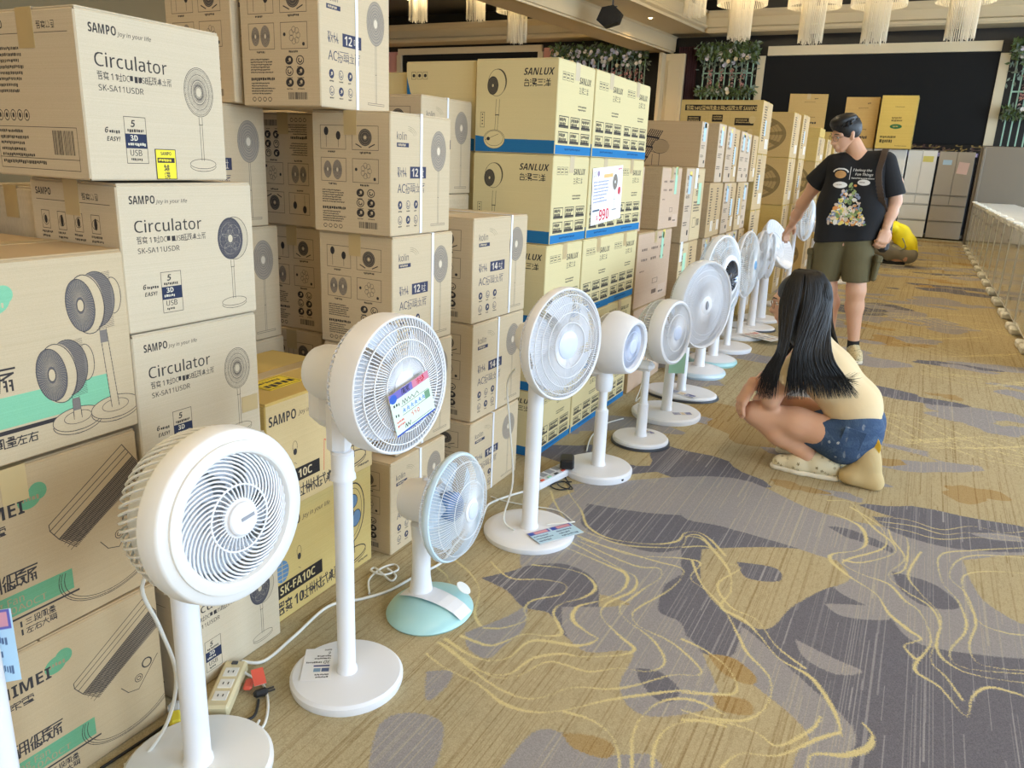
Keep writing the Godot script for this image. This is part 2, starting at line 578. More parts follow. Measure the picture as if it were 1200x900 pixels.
func face_two_fans(key: String, paper: Color) -> void:   # carton of the fan with the green band, two fans drawn
	var W := 1000
	var H := 690
	var cv := Canvas.new(W, H, paper)
	var green := Color8(126, 184, 148)
	cv.oval(W * 0.51, H * 0.18, W * 0.05, H * 0.06, green, -0.5)
	cv.oval(W * 0.54, H * 0.15, W * 0.03, H * 0.045, green, -0.5)
	cv.fine(W * 0.49, H * 0.185, W * 0.06, 1, H * 0.045, paper, rng)
	cv.word("CHIMEI", W * 0.08, H * 0.22, H * 0.07, INK, bold, 1.1)
	cv.sign("美家電", W * 0.12, H * 0.26, H * 0.05, 3, INK, SIGNS, 1.6)
	cv.sign("循環扇", W * 0.34, H * 0.52, H * 0.11, 7, INK, SIGNS, 0.8)
	cv.rect(0, H * 0.66, W * 0.9, H * 0.16, green)
	cv.rect(0, H * 0.83, W * 0.68, H * 0.022, INK)
	cv.rect(W * 0.82, H * 0.83, W * 0.1, H * 0.022, INK)
	cv.sign("三段風量左右", W * 0.36, H * 0.87, H * 0.05, 4, INK, SIGNS)
	var line := Color8(66, 62, 62)
	for f in [[0.675, 0.6, 0.86, 0.1], [0.815, 0.26, 0.86, 0.105]]:
		var x: float = W * f[0]
		var y: float = H * f[1]
		var rx: float = W * 0.07
		var ry: float = H * 0.155
		# motor
		cv.oval(x + W * 0.13, y - H * 0.03, W * 0.035, H * 0.1, paper)
		cv.ring(x + W * 0.13, y - H * 0.03, W * 0.035, H * 0.1, 2.5, line)
		# rear cage
		cv.oval(x + W * 0.06, y - H * 0.02, rx * 1.1, ry * 0.98, Color8(118, 110, 104))
		for k in 40:
			var yy := y - ry + ry * 2.0 * k / 40.0
			cv.line(Vector2(x + W * 0.04, yy), Vector2(x + W * 0.125, yy - H * 0.01), 1.2, line)
		cv.ring(x + W * 0.06, y - H * 0.02, rx * 1.1, ry * 0.98, 2.5, line)
		# rim
		cv.oval(x + W * 0.02, y, rx, ry * 1.04, paper)
		cv.ring(x + W * 0.02, y, rx, ry * 1.04, 3, line, -0.12)
		cv.oval(x - W * 0.005, y, rx * 0.8, ry * 0.92, Color8(96, 92, 92), -0.12)
		for k in 56:
			var a := TAU * k / 56
			cv.line(Vector2(x - W * 0.005 + cos(a) * rx * 0.25, y + sin(a) * ry * 0.3), Vector2(x - W * 0.005 + cos(a + 0.3) * rx * 0.76, y + sin(a + 0.3) * ry * 0.88), 1.0, paper.darkened(0.1))
		cv.ring(x - W * 0.005, y, rx * 0.8, ry * 0.92, 2.5, line, -0.12)
		cv.oval(x - W * 0.005, y, rx * 0.2, ry * 0.22, paper)
		cv.ring(x - W * 0.005, y, rx * 0.2, ry * 0.22, 2.5, line)
		# pole and foot
		var px := x + W * 0.075
		var by: float = H * (0.86 if f[1] < 0.4 else 0.87)
		var bx: float = px + (W * 0.02 if f[1] < 0.4 else 0.0)
		cv.oval(bx, by, W * f[3], H * 0.065, paper)
		cv.ring(bx, by, W * f[3], H * 0.065, 2.5, line)
		cv.ring(bx, by - 6, W * f[3] * 0.55, H * 0.035, 2, line)
		cv.ring(bx, by + 12, W * f[3], H * 0.065, 2.5, line, 0, 0, PI)
		cv.poly(PackedVector2Array([Vector2(px - 14, y + ry), Vector2(px + 14, y + ry), Vector2(bx + 16, by), Vector2(bx - 16, by)]), paper)
		cv.line(Vector2(px - 14, y + ry * 0.95), Vector2(bx - 16, by), 2.5, line)
		cv.line(Vector2(px + 14, y + ry * 0.95), Vector2(bx + 16, by), 2.5, line)
		cv.rect(px - 15, y + ry * 0.98, 30, H * 0.07, Color8(120, 112, 106))
	board(key, cv)

func face_tilted_fan(key: String, paper: Color) -> void:   # carton with a fan drawn from above and the green band
	var W := 1000
	var H := 690
	var cv := Canvas.new(W, H, paper)
	var green := Color8(100, 150, 112)
	var line := Color8(64, 58, 54)
	cv.oval(W * 0.545, H * 0.185, W * 0.045, H * 0.052, green, -0.3)
	cv.oval(W * 0.58, H * 0.155, W * 0.034, H * 0.05, green, -0.7)
	cv.fine(W * 0.52, H * 0.17, W * 0.08, 1, H * 0.05, paper.darkened(0.15), rng)
	cv.word("CHIMEI", W * 0.285, H * 0.25, H * 0.075, INK, bold, 0.95)
	cv.sign("美家電", W * 0.31, H * 0.285, H * 0.045, 3.5, INK, SIGNS, 1.35)
	cv.sign("立兩用循環扇", W * 0.28, H * 0.56, H * 0.085, 6, INK, SIGNS, 0.66)
	cv.rect(0, H * 0.68, W * 0.67, H * 0.125, green)
	cv.word("Circulating Fan", W * 0.2, H * 0.74, H * 0.045, paper.darkened(0.12), sans)
	cv.word("10A0CT", W * 0.4, H * 0.79, H * 0.04, paper.darkened(0.12), sans, 1.3)
	cv.rect(0, H * 0.822, W * 0.69, H * 0.012, INK)
	for k in 2:
		cv.rect(W * 0.45, H * (0.852 + 0.05 * k), 7, H * 0.035, INK)
		cv.sign(["三段風量", "左右大頭"][k], W * 0.47, H * (0.85 + 0.05 * k), H * 0.038, 3, INK, SIGNS)
	# foot
	var bx := W * 0.84
	var by := H * 0.73
	for q in [1.0, 0.96, 0.9]:
		cv.ring(bx, by, W * 0.23 * q, H * 0.21 * q, 2.5, line, -0.12, -0.1, PI * 1.12)
	# tray of knobs
	cv.path([Vector2(W * 0.8, H * 0.6), Vector2(W * 0.83, H * 0.66), Vector2(W * 0.88, H * 0.68), Vector2(W * 0.985, H * 0.5)], 3, line)
	cv.ring(W * 0.93, H * 0.52, W * 0.022, H * 0.032, 6, line)
	cv.ring(W * 0.885, H * 0.6, W * 0.018, H * 0.026, 3, line)
	cv.ring(W * 0.885, H * 0.6, W * 0.009, H * 0.012, 2.5, line)
	# the drum, tilted
	var a := Vector2(W * 0.605, H * 0.41)
	var u := Vector2(W * 0.345, -H * 0.33)
	var nrm := Vector2(W * 0.03, H * 0.066)
	var p0 := a
	var p1 := a + u
	cv.poly(PackedVector2Array([p0 + nrm, p1 + nrm, p1 + nrm * 2.9 + u * -0.02, p0 + nrm * 2.5 + u * 0.1]), Color8(128, 112, 92))
	for k in 64:
		var q := p0 + u * (k / 63.0)
		cv.line(q + nrm, q + nrm * 2.6 + u * 0.05 * (1.0 - k / 63.0), 2.6, Color8(52, 47, 44))
	for k in 4:
		cv.line(p0 + nrm * (1.25 + 0.38 * k), p1 + nrm * (1.25 + 0.38 * k), 2.2, Color8(62, 56, 50))
	cv.poly(PackedVector2Array([p0 - nrm * 0.4, p1 - nrm * 0.4, p1 + nrm, p0 + nrm]), paper)
	cv.path([p0 - nrm * 0.4 + u * 0.03, p1 - nrm * 0.4, p1 + nrm * 1.0, p0 + nrm * 1.0, p0, p0 - nrm * 0.4 + u * 0.03], 3, line)
	cv.line(p0, p1 + nrm * 0.1, 3, line)
	cv.line(p0 + nrm * 0.45, p1 + nrm * 0.5, 3, line)
	board(key, cv)

func face_table_fan(key: String, paper: Color, red: bool) -> void:   # carton of the ten inch table fan
	var W := 800
	var H := 560
	var cv := Canvas.new(W, H, paper)
	cv.word("SAMPO", W * 0.02, H * 0.19, H * 0.09, INK, bold, 0.8)
	cv.word("Joy in your life", W * 0.27, H * 0.17, H * 0.04, INK, sans, 1.1, 0.2)
	if not red:
		cv.oval(W * 0.07, H * 0.55, W * 0.06, H * 0.1, Color8(92, 128, 160))
		for k in 4:
			cv.line(Vector2(W * 0.02, H * (0.49 + 0.04 * k)), Vector2(W * 0.12, H * (0.5 + 0.04 * k)), 3, paper)
		cv.line(Vector2(W * 0.07, H * 0.45), Vector2(W * 0.07, H * 0.65), 3, paper)
	cv.rect(W * 0.02, H * 0.66, W * 0.43, H * 0.13, Color8(44, 40, 38))
	cv.word("SK-FA10C", W * 0.045, H * 0.765, H * 0.08, paper.lightened(0.15), bold, 1.0)
	cv.sign("聲寶", W * 0.02, H * 0.83, H * 0.11, 6, INK, SIGNS, 0.75)
	cv.word("10", W * 0.17, H * 0.94, H * 0.1, INK, bold, 0.9)
	cv.sign("吋機械式桌扇", W * 0.245, H * 0.83, H * 0.11, 6, INK, SIGNS, 0.75)
	cv.oval(W * 0.23, H * 0.5, W * 0.016, H * 0.03, INK)
	cv.ring(W * 0.23, H * 0.45, W * 0.02, H * 0.05, 2, INK)
	cv.line(Vector2(W * 0.22, H * 0.6), Vector2(W * 0.24, H * 0.62), 2, INK)
	var fx := W * 0.78
	cv.ring(fx, H * 0.4, W * 0.14, H * 0.3, 7, INK, 0.1)
	cv.ring(fx, H * 0.4, W * 0.11, H * 0.25, 3, INK, 0.1)
	for k in 3:
		var a := TAU * k / 3.0 + 0.6
		cv.oval(fx + cos(a) * W * 0.055, H * 0.4 + sin(a) * H * 0.12, W * 0.05, H * 0.085, Color8(104, 130, 158) if not red else Color8(120, 112, 100), a)
		cv.ring(fx + cos(a) * W * 0.055, H * 0.4 + sin(a) * H * 0.12, W * 0.05, H * 0.085, 4, INK, a)
	cv.oval(fx, H * 0.4, W * 0.025, H * 0.045, INK)
	for s in [-1, 1]:
		cv.line(Vector2(fx + s * 14, H * 0.7), Vector2(fx + s * 20, H * 0.82), 5, INK)
	cv.ring(fx, H * 0.83, W * 0.15, H * 0.07, 6, INK)
	cv.ring(fx, H * 0.855, W * 0.15, H * 0.07, 4, INK, 0, 0, PI)
	cv.fine(W * 0.84, H * 0.93, W * 0.12, 1, H * 0.04, INK, rng)
	if red:
		cv.path([Vector2(W * 0.5, H * 0.5), Vector2(W * 0.49, H * 0.8)], 4, Color8(196, 70, 60))
		cv.path([Vector2(W * 0.5, H * 0.5), Vector2(W * 0.6, H * 0.58), Vector2(W * 0.72, H * 0.56)], 4, Color8(196, 70, 60))
	board(key, cv)

func small_fan(cv: Canvas, x: float, y: float, rx: float, ry: float, paper: Color, pole: float) -> void:
	cv.oval(x, y, rx, ry, Color8(156, 144, 128))
	for q in [1.0, 0.86, 0.72, 0.6, 0.46, 0.34]:
		cv.ring(x, y, rx * q, ry * q, 1.5, Color8(92, 86, 84))
	cv.oval(x, y, rx * 0.2, ry * 0.2, paper.lightened(0.25))
	if pole > 0.0:
		for s in [-1, 1]:
			cv.line(Vector2(x + s * 5, y + ry), Vector2(x + s * 5, pole), 1.5, Color8(104, 96, 92))
		cv.frame(x - rx * 0.95, pole, rx * 1.9, cv.h * 0.018, 1.6, Color8(96, 88, 84))
		cv.line(Vector2(x - 5, (y + ry + pole) / 2), Vector2(x + 5, (y + ry + pole) / 2), 1.5, INK)

func face_kolin(key: String, paper: Color, inch: String) -> void:
	var W := 560
	var H := 600
	var cv := Canvas.new(W, H, paper)
	var navy := Color8(64, 66, 86)
	cv.word("kolin", W * 0.09, H * 0.2, H * 0.062, Color8(84, 80, 84), sans, 0.85)
	for k in 3:
		cv.ring(W * 0.27, H * 0.19, W * (0.1 + 0.025 * k), H * (0.07 + 0.015 * k), 2, paper.darkened(0.25), 0, -PI * 0.5, -PI * 0.12)
	cv.rect(W * 0.09, H * 0.225, W * 0.19, H * 0.035, navy)
	cv.fine(W * 0.11, H * 0.232, W * 0.15, 1, H * 0.035, paper, rng)
	cv.sign("歌林", W * 0.1, H * 0.43, H * 0.075, 3, navy, SIGNS, 0.82)
	cv.rect(W * 0.3, H * 0.42, W * 0.27, H * 0.1, navy)
	cv.word(inch, W * 0.33, H * 0.505, H * 0.07, paper.lightened(0.3), bold)
	cv.sign("吋", W * 0.465, H * 0.435, H * 0.07, 3, paper.lightened(0.3), SIGNS, 0.85)
	cv.word("AC", W * 0.1, H * 0.64, H * 0.075, navy, sans, 0.95)
	cv.sign("擺頭立扇", W * 0.225, H * 0.565, H * 0.08, 3, navy, SIGNS, 0.85)
	for r in 2:
		for k in 3:
			var x := W * (0.14 + 0.13 * k)
			var y := H * (0.745 + 0.13 * r)
			if (k + r) % 2 == 1:
				cv.ring(x, y, W * 0.03, H * 0.034, 3, navy)
				cv.ring(x, y, W * 0.014, H * 0.018, 3, navy, 0, 0, 4.2)
			else:
				cv.oval(x, y, W * 0.034, H * 0.036, navy)
				cv.oval(x + 3, y - 3, W * 0.012, H * 0.012, paper)
				cv.line(Vector2(x - 8, y + 8), Vector2(x + 8, y + 3), 2.5, paper)
			cv.fine(x - W * 0.028, y + H * 0.048, W * 0.06, 1, H * 0.022, INK, rng)
	small_fan(cv, W * 0.79, H * 0.28, W * 0.135, H * 0.175, paper, H * 0.93)
	board(key, cv)

func face_kolin_side(key: String, paper: Color, flip: bool) -> void:
	var W := 480
	var H := 600
	var cv := Canvas.new(W, H, paper)
	for r in 2:
		for k in 2:
			var x := W * (0.1 + 0.42 * k)
			var y := H * (0.1 + 0.27 * r)
			cv.frame(x, y, W * 0.34, H * 0.2, 2, INK)
			var i := r * 2 + k
			if i == 0:
				cv.oval(x + W * 0.08, y + H * 0.05, W * 0.03, H * 0.035, INK)
				cv.line(Vector2(x + W * 0.08, y + H * 0.05), Vector2(x + W * 0.08, y + H * 0.18), 2, INK)
				cv.oval(x + W * 0.24, y + H * 0.085, W * 0.03, H * 0.035, INK)
				cv.line(Vector2(x + W * 0.24, y + H * 0.08), Vector2(x + W * 0.24, y + H * 0.18), 2, INK)
			elif i == 1:
				cv.oval(x + W * 0.17, y + H * 0.095, W * 0.085, H * 0.07, Color8(84, 78, 74))
				for q in [0.3, 0.6, 0.85]:
					cv.ring(x + W * 0.17, y + H * 0.095, W * 0.085 * q, H * 0.07 * q, 1.5, paper.darkened(0.2))
				cv.oval(x + W * 0.17, y + H * 0.095, W * 0.018, H * 0.015, paper)
				cv.line(Vector2(x + W * 0.05, y + H * 0.15), Vector2(x + W * 0.12, y + H * 0.175), 5, INK)
				cv.line(Vector2(x + W * 0.29, y + H * 0.15), Vector2(x + W * 0.22, y + H * 0.175), 5, INK)
			elif i == 2:
				small_fan(cv, x + W * 0.09, y + H * 0.1, W * 0.05, H * 0.07, paper, 0)
				small_fan(cv, x + W * 0.22, y + H * 0.1, W * 0.06, H * 0.08, paper, 0)
			else:
				for b in 7:
					cv.ring(x + W * 0.18 + cos(b * 0.9) * W * 0.045, y + H * 0.1 + sin(b * 0.9) * H * 0.045, W * 0.025, H * 0.022, 2, Color8(110, 102, 94))
				cv.oval(x + W * 0.05, y + H * 0.09, W * 0.016, H * 0.014, INK)
				cv.oval(x + W * 0.29, y + H * 0.165, W * 0.016, H * 0.014, INK)
			cv.fine(x + W * 0.1, y + H * 0.212, W * 0.14, 1, H * 0.03, INK, rng)
	cv.fine(W * 0.11, H * 0.64, W * 0.3, 6, H * 0.02, INK, rng)
	cv.fine(W * 0.11, H * 0.785, W * 0.36, 1, H * 0.036, INK, rng, 0.75)
	cv.fine(W * 0.11, H * 0.825, W * 0.34, 5, H * 0.02, INK, rng)
	for k in 4:
		cv.ring(W * (0.14 + 0.07 * k), H * 0.955, W * 0.022, H * 0.015, 2.5, INK)
	for r in 3:
		for k in 2:
			var x := W * (0.62 + 0.14 * k)
			var y := H * (0.655 + 0.085 * r)
			if (r + k) % 3 == 1:
				cv.ring(x, y, W * 0.045, H * 0.032, 4, INK)
				cv.ring(x, y, W * 0.02, H * 0.016, 4, INK, 0, 0, 4)
			else:
				cv.oval(x, y, W * 0.05, H * 0.034, INK)
				cv.oval(x + 4, y - 4, W * 0.016, H * 0.012, paper)
				cv.line(Vector2(x - 10, y + 8), Vector2(x + 10, y + 4), 2.5, paper)
			cv.fine(x - W * 0.04, y + H * 0.045, W * 0.08, 1, H * 0.014, INK, rng)
	cv.bars(W * 0.6, H * 0.9, W * 0.24, H * 0.055, INK, rng)
	if flip:
		cv.im.rotate_180()
	board(key, cv)

func face_sanlux_side(key: String, paper: Color) -> void:
	var W := 560
	var H := 540
	var cv := Canvas.new(W, H, paper)
	var blue := Color8(44, 118, 172)
	for k in 3:
		cv.frame(W * (0.1 + 0.105 * k), H * 0.11, W * 0.085, H * 0.09, 2, INK)
		cv.fine(W * (0.112 + 0.105 * k), H * 0.125, W * 0.07, 2, H * 0.035, INK, rng)
	cv.word("SANLUX", W * 0.56, H * 0.2, H * 0.075, INK, bold, 0.88, 0.2)
	cv.sign("台灣三洋", W * 0.56, H * 0.235, H * 0.07, 2.5, INK, SIGNS, 0.9)
	cv.fine(W * 0.56, H * 0.44, W * 0.28, 2, H * 0.035, INK, rng)
	for r in 2:
		for k in 3:
			var x := W * (0.06 + 0.31 * k)
			var y := H * (0.58 + 0.17 * r)
			cv.frame(x, y, W * 0.26, H * 0.13, 5, INK)
			cv.fine(x + 12, y + H * 0.02, W * 0.22, 2, H * 0.048, INK, rng, 0.8)
			cv.rect(x + 6, y + H * 0.1, W * 0.24, H * 0.018, INK)
	cv.rect(0, H * 0.9, W, H * 0.1, blue)
	cv.fine(W * 0.25, H * 0.93, W * 0.5, 1, H * 0.045, Color8(30, 74, 118), rng)
	board(key, cv, 5.0)

func face_sanlux_front(key: String, paper: Color, plain: bool) -> void:
	var W := 560
	var H := 540
	var cv := Canvas.new(W, H, paper)
	var blue := Color8(40, 108, 160)
	if plain:
		for k in 3:
			cv.frame(W * (0.07 + 0.085 * k), H * 0.1, W * 0.068, H * 0.085, 2, INK)
			cv.oval(W * (0.104 + 0.085 * k), H * 0.142, W * 0.02, H * 0.02, INK)
		var curve := PackedVector2Array([Vector2(0, H * 0.15), Vector2(W * 0.05, H * 0.33), Vector2(W * 0.16, H * 0.52), Vector2(W * 0.34, H * 0.7), Vector2(W * 0.6, H * 0.83), Vector2(W, H * 0.86), Vector2(W, H), Vector2(0, H)])
		cv.poly(curve, blue)
	else:
		cv.word("SANLUX", W * 0.59, H * 0.16, H * 0.075, INK, bold, 0.95, 0.2)
		cv.sign("台灣三洋", W * 0.59, H * 0.2, H * 0.075, 4.5, INK, SIGNS, 1.02)
		cv.poly(PackedVector2Array([Vector2(0, H * 0.82), Vector2(W * 0.25, H * 0.85), Vector2(W, H * 0.855), Vector2(W, H), Vector2(0, H)]), blue)
		# the fan
		var x := W * 0.23
		var y := H * 0.27
		cv.oval(x + W * 0.045, y - H * 0.04, W * 0.11, H * 0.14, Color8(92, 84, 66))
		cv.oval(x + W * 0.03, y - H * 0.03, W * 0.11, H * 0.145, paper)
		cv.ring(x + W * 0.03, y - H * 0.03, W * 0.11, H * 0.145, 2.2, INK)
		cv.oval(x - W * 0.02, y, W * 0.07, H * 0.1, Color8(92, 86, 72))
		cv.fan_face(x - W * 0.02, y, W * 0.065, H * 0.095, INK, paper, 44)
		for s in [-1, 1]:
			cv.line(Vector2(W * 0.28 + s * 12, H * 0.42), Vector2(W * 0.275 + s * 12, H * 0.6), 2, INK)
			cv.line(Vector2(W * 0.275 + s * 9, H * 0.6), Vector2(W * 0.265 + s * 9, H * 0.8), 2, INK)
		cv.rect(W * 0.25, H * 0.585, W * 0.05, 5, INK)
		cv.oval(W * 0.245, H * 0.86, W * 0.135, H * 0.105, paper)
		cv.ring(W * 0.245, H * 0.86, W * 0.135, H * 0.105, 2.2, INK)
		cv.ring(W * 0.245, H * 0.85, W * 0.115, H * 0.085, 1.8, INK)
		cv.line(Vector2(W * 0.13, H * 0.87), Vector2(W * 0.3, H * 0.8), 2, INK)
		cv.oval(W * 0.17, H * 0.855, W * 0.022, H * 0.02, INK)
		cv.frame(W * 0.06, H * 0.56, W * 0.055, H * 0.17, 2, INK)
		for k in 4:
			cv.oval(W * 0.087, H * (0.585 + 0.035 * k), W * 0.008, H * 0.008, INK)
	board(key, cv, 5.0)

func face_strip(key: String, paper: Color, kind: int) -> void:   # narrow side of a tall fan carton
	var W := 220
	var H := 440
	var cv := Canvas.new(W, H, paper)
	if kind == 0:
		for k in 4:
			cv.sign(["風量段立", "大公司扇", "循環扇機", "桌立扇頭"][k], W * 0.16, H * (0.1 + 0.085 * k), H * 0.045, 2, INK, SIGNS)
		cv.fine(W * 0.14, H * 0.5, W * 0.6, 3, H * 0.03, INK, rng)
		cv.rect(W * 0.66, H * 0.84, W * 0.16, H * 0.07, INK)
		cv.fine(W * 0.1, H * 0.72, W * 0.5, 2, H * 0.035, INK, rng)
	elif kind == 1:
		for k in 14:
			cv.fine(W * 0.18, H * (0.08 + 0.05 * k), W * 0.3, 1, H * 0.036, INK, rng, 0.8)
		cv.rect(W * 0.6, H * 0.7, W * 0.12, H * 0.2, Color8(225, 222, 214))
		cv.rect(W * 0.78, H * 0.7, W * 0.1, H * 0.2, Color8(225, 222, 214))
	elif kind == 2:
		cv.word("SAMPO", W * 0.2, H * 0.12, H * 0.04, INK, bold, 0.8)
		cv.sign("風循", W * 0.28, H * 0.2, H * 0.07, 3, INK, SIGNS)
		cv.sign("環扇", W * 0.28, H * 0.3, H * 0.07, 3, INK, SIGNS)
		cv.fine(W * 0.15, H * 0.45, W * 0.66, 4, H * 0.04, INK, rng)
		cv.frame(W * 0.2, H * 0.68, W * 0.3, H * 0.14, 3, INK)
		cv.bars(W * 0.56, H * 0.7, W * 0.3, H * 0.1, INK, rng)
	else:
		for r in 2:
			for k in 3:
				cv.fine(W * (0.12 + 0.27 * k), H * (0.2 + 0.14 * r), W * 0.18, 1, H * 0.05, Color8(120, 104, 92), rng, 0.7)
		cv.fine(W * 0.1, H * 0.5, W * 0.2, 1, H * 0.04, Color8(120, 104, 92), rng)
		cv.fine(W * 0.6, H * 0.07, W * 0.2, 1, H * 0.05, INK, rng)
		cv.frame(W * 0.5, H * 0.66, W * 0.16, H * 0.07, 2, INK)
		cv.rect(W * 0.5, H * 0.82, W * 0.14, H * 0.06, Color8(110, 92, 80))
		cv.rect(W * 0.7, H * 0.78, W * 0.24, H * 0.14, paper.lightened(0.12))
		cv.fine(W * 0.72, H * 0.87, W * 0.2, 1, H * 0.05, INK, rng)
	board(key, cv)

func face_wall_fan(key: String, paper: Color) -> void:   # broad side with a fan drawn from the side
	var W := 560
	var H := 330
	var cv := Canvas.new(W, H, paper)
	var a := Vector2(W * 0.44, H * 0.17)
	var d := Vector2(-W * 0.19, H * 0.76)
	var q := Vector2(W * 0.135, H * 0.04)
	for k in 7:
		cv.line(a + q * (k / 6.0), a + d + q * (k / 6.0), 5, INK)
	for k in 22:
		cv.line(a + d * (k / 21.0), a + d * (k / 21.0) + q, 2.4, INK)
	for k in [0.22, 0.5, 0.8]:
		cv.line(a + d * k, a + d * k + q, 14, INK)
	cv.ring(W * 0.56, H * 0.56, W * 0.1, H * 0.16, 3, INK, 0.2)
	cv.oval(W * 0.57, H * 0.56, W * 0.095, H * 0.15, paper.darkened(0.12), 0.2)
	cv.path([Vector2(W * 0.46, H * 0.68), Vector2(W * 0.56, H * 0.73), Vector2(W * 0.56, H)], 3, INK)
	cv.path([Vector2(W * 0.48, H * 0.75), Vector2(W * 0.48, H)], 3, INK)
	board(key, cv)

func face_big_fan(key: String, paper: Color) -> void:   # broad side filled by a fan
	var W := 360
	var H := 420
	var cv := Canvas.new(W, H, paper)
	var dim := paper.darkened(0.3)
	cv.oval(W * 0.48, H * 0.5, W * 0.44, H * 0.42, dim)
	for k in 9:
		var a := TAU * k / 9.0
		cv.poly(PackedVector2Array([Vector2(W * 0.48, H * 0.5), Vector2(W * 0.48 + cos(a) * W * 0.4, H * 0.5 + sin(a) * H * 0.38), Vector2(W * 0.48 + cos(a + 0.45) * W * 0.4, H * 0.5 + sin(a + 0.45) * H * 0.38)]), paper.darkened(0.12))
	for k in 7:
		cv.ring(W * 0.48, H * 0.5, W * (0.14 + 0.05 * k), H * (0.135 + 0.0475 * k), 1.5, dim.darkened(0.2))
	cv.oval(W * 0.48, H * 0.5, W * 0.12, H * 0.11, paper.lightened(0.12))
	board(key, cv)

func face_specs(key: String, paper: Color) -> void:   # broad side with a black title bar
	var W := 620
	var H := 330
	var cv := Canvas.new(W, H, paper)
	cv.rect(W * 0.05, H * 0.08, W * 0.88, H * 0.115, Color8(48, 42, 36))
	cv.sign("聲寶", W * 0.07, H * 0.1, H * 0.075, 3, paper, SIGNS)
	cv.word("14", W * 0.165, H * 0.18, H * 0.065, paper, bold)
	cv.sign("吋電機風量立頭", W * 0.22, H * 0.1, H * 0.075, 3, paper, SIGNS)
	cv.word("DC", W * 0.53, H * 0.18, H * 0.065, paper, bold)
	cv.sign("循環立扇", W * 0.58, H * 0.1, H * 0.075, 3, paper, SIGNS)
	cv.word("SAMPO", W * 0.77, H * 0.18, H * 0.075, paper, bold, 0.9)
	for q in [[0.09, 0.3, 0.17], [0.4, 0.27, 0.13], [0.68, 0.33, 0.23], [0.74, 0.58, 0.14], [0.72, 0.8, 0.13], [0.1, 0.6, 0.2], [0.4, 0.6, 0.2], [0.1, 0.82, 0.2]]:
		cv.rect(W * q[0], H * q[1], W * q[2], H * 0.14, Color8(48, 42, 36))
		cv.fine(W * (q[0] + 0.015), H * (q[1] + 0.025), W * q[2] * 0.8, 2, H * 0.045, paper, rng)
	cv.oval(W * 0.89, H * 0.36, W * 0.04, H * 0.075, paper.lightened(0.1))
	cv.oval(W * 0.88, H * 0.6, W * 0.035, H * 0.065, paper.lightened(0.1))
	for x in [0.35, 0.62]:
		cv.line(Vector2(W * x, H * 0.22), Vector2(W * x, H * 0.98), 1, paper.darkened(0.15))
	board(key, cv)

func face_tall(key: String, paper: Color, green: bool) -> void:   # tall carton on top of the refrigerators
	var W := 220
	var H := 310
	var cv := Canvas.new(W, H, paper)
	cv.fine(W * 0.4, H * 0.2, W * 0.3, 1, H * 0.03, paper.darkened(0.35), rng)
	if green:
		cv.fine(W * 0.35, H * 0.4, W * 0.4, 2, H * 0.05, Color8(110, 96, 54), rng, 0.7)
		cv.oval(W * 0.5, H * 0.58, W * 0.17, H * 0.045, Color8(58, 104, 66))
		cv.fine(W * 0.42, H * 0.565, W * 0.16, 1, H * 0.05, paper, rng)
		cv.fine(W * 0.1, H * 0.76, W * 0.45, 1, H * 0.06, Color8(96, 84, 48), rng, 0.7)
		cv.fine(W * 0.1, H * 0.83, W * 0.45, 1, H * 0.075, Color8(84, 74, 44), rng, 0.9)
		cv.fine(W * 0.55, H * 0.94, W * 0.35, 1, H * 0.03, paper.darkened(0.35), rng)
	else:
		cv.fine(W * 0.66, H * 0.1, W * 0.14, 1, H * 0.05, INK, rng)
		cv.fine(W * 0.44, H * 0.62, W * 0.3, 1, H * 0.04, paper.darkened(0.4), rng)
		cv.fine(W * 0.55, H * 0.76, W * 0.25, 1, H * 0.07, INK, rng, 0.9)
	board(key, cv)

func make_faces() -> void:
	fonts()
	var samp := Color8(198, 183, 157)
	var chi := Color8(190, 171, 140)
	var chi2 := Color8(178, 155, 120)
	var kol := Color8(198, 179, 148)
	var san := Color8(212, 197, 150)
	face_circulator("circ", samp, false)
	face_circulator("circ_dark", samp, true)
	face_circulator_side("circ_side", samp, false)
	face_circulator_side("circ_icons", samp, true)
	face_two_fans("two_fans", chi)
	face_tilted_fan("tilted_fan", chi2)
	face_table_fan("table_red", Color8(196, 172, 126), true)
	face_table_fan("table_blue", Color8(196, 172, 110), false)
	face_kolin("kolin12", kol, "12")
	face_kolin("kolin14", kol, "14")
	face_kolin_side("kolin_side", kol, false)
	face_kolin_side("kolin_side_over", kol, true)
	face_sanlux_side("san_side", san)
	face_sanlux_front("san_front", san, false)
	face_sanlux_front("san_plain", san, true)
	var brown := Color8(186, 162, 126)
	face_strip("strip_signs", Color8(200, 180, 156), 0)
	face_strip("strip_list", Color8(194, 168, 128), 1)
	face_strip("strip_label", Color8(206, 186, 148), 2)
	face_strip("strip_pale", Color8(198, 172, 148), 3)
	face_wall_fan("wall_fan", brown)
	face_big_fan("big_fan", Color8(190, 160, 104))
	face_specs("specs", Color8(200, 174, 112))
	face_tall("tall_brown", Color8(192, 162, 104), false)
	face_tall("tall_green", Color8(206, 178, 96), true)
	for q in [["board_samp", samp], ["board_chi", chi2], ["board_kol", kol], ["board_san", san], ["board_brown", brown], ["board_yellow", Color8(196, 168, 100)]]:
		var cv := Canvas.new(160, 160, q[1])
		grain(cv, 7.0, rng)
		M[q[0]] = tex_mat(cv.im, 0.9, true)
		M[q[0]].uv1_scale = Vector3(1, 1, 1)
	M.tape = mat(188, 164, 118, 0.3)
	M.tape.metallic_specular = 0.6
	M.strap = mat(232, 234, 240, 0.4)

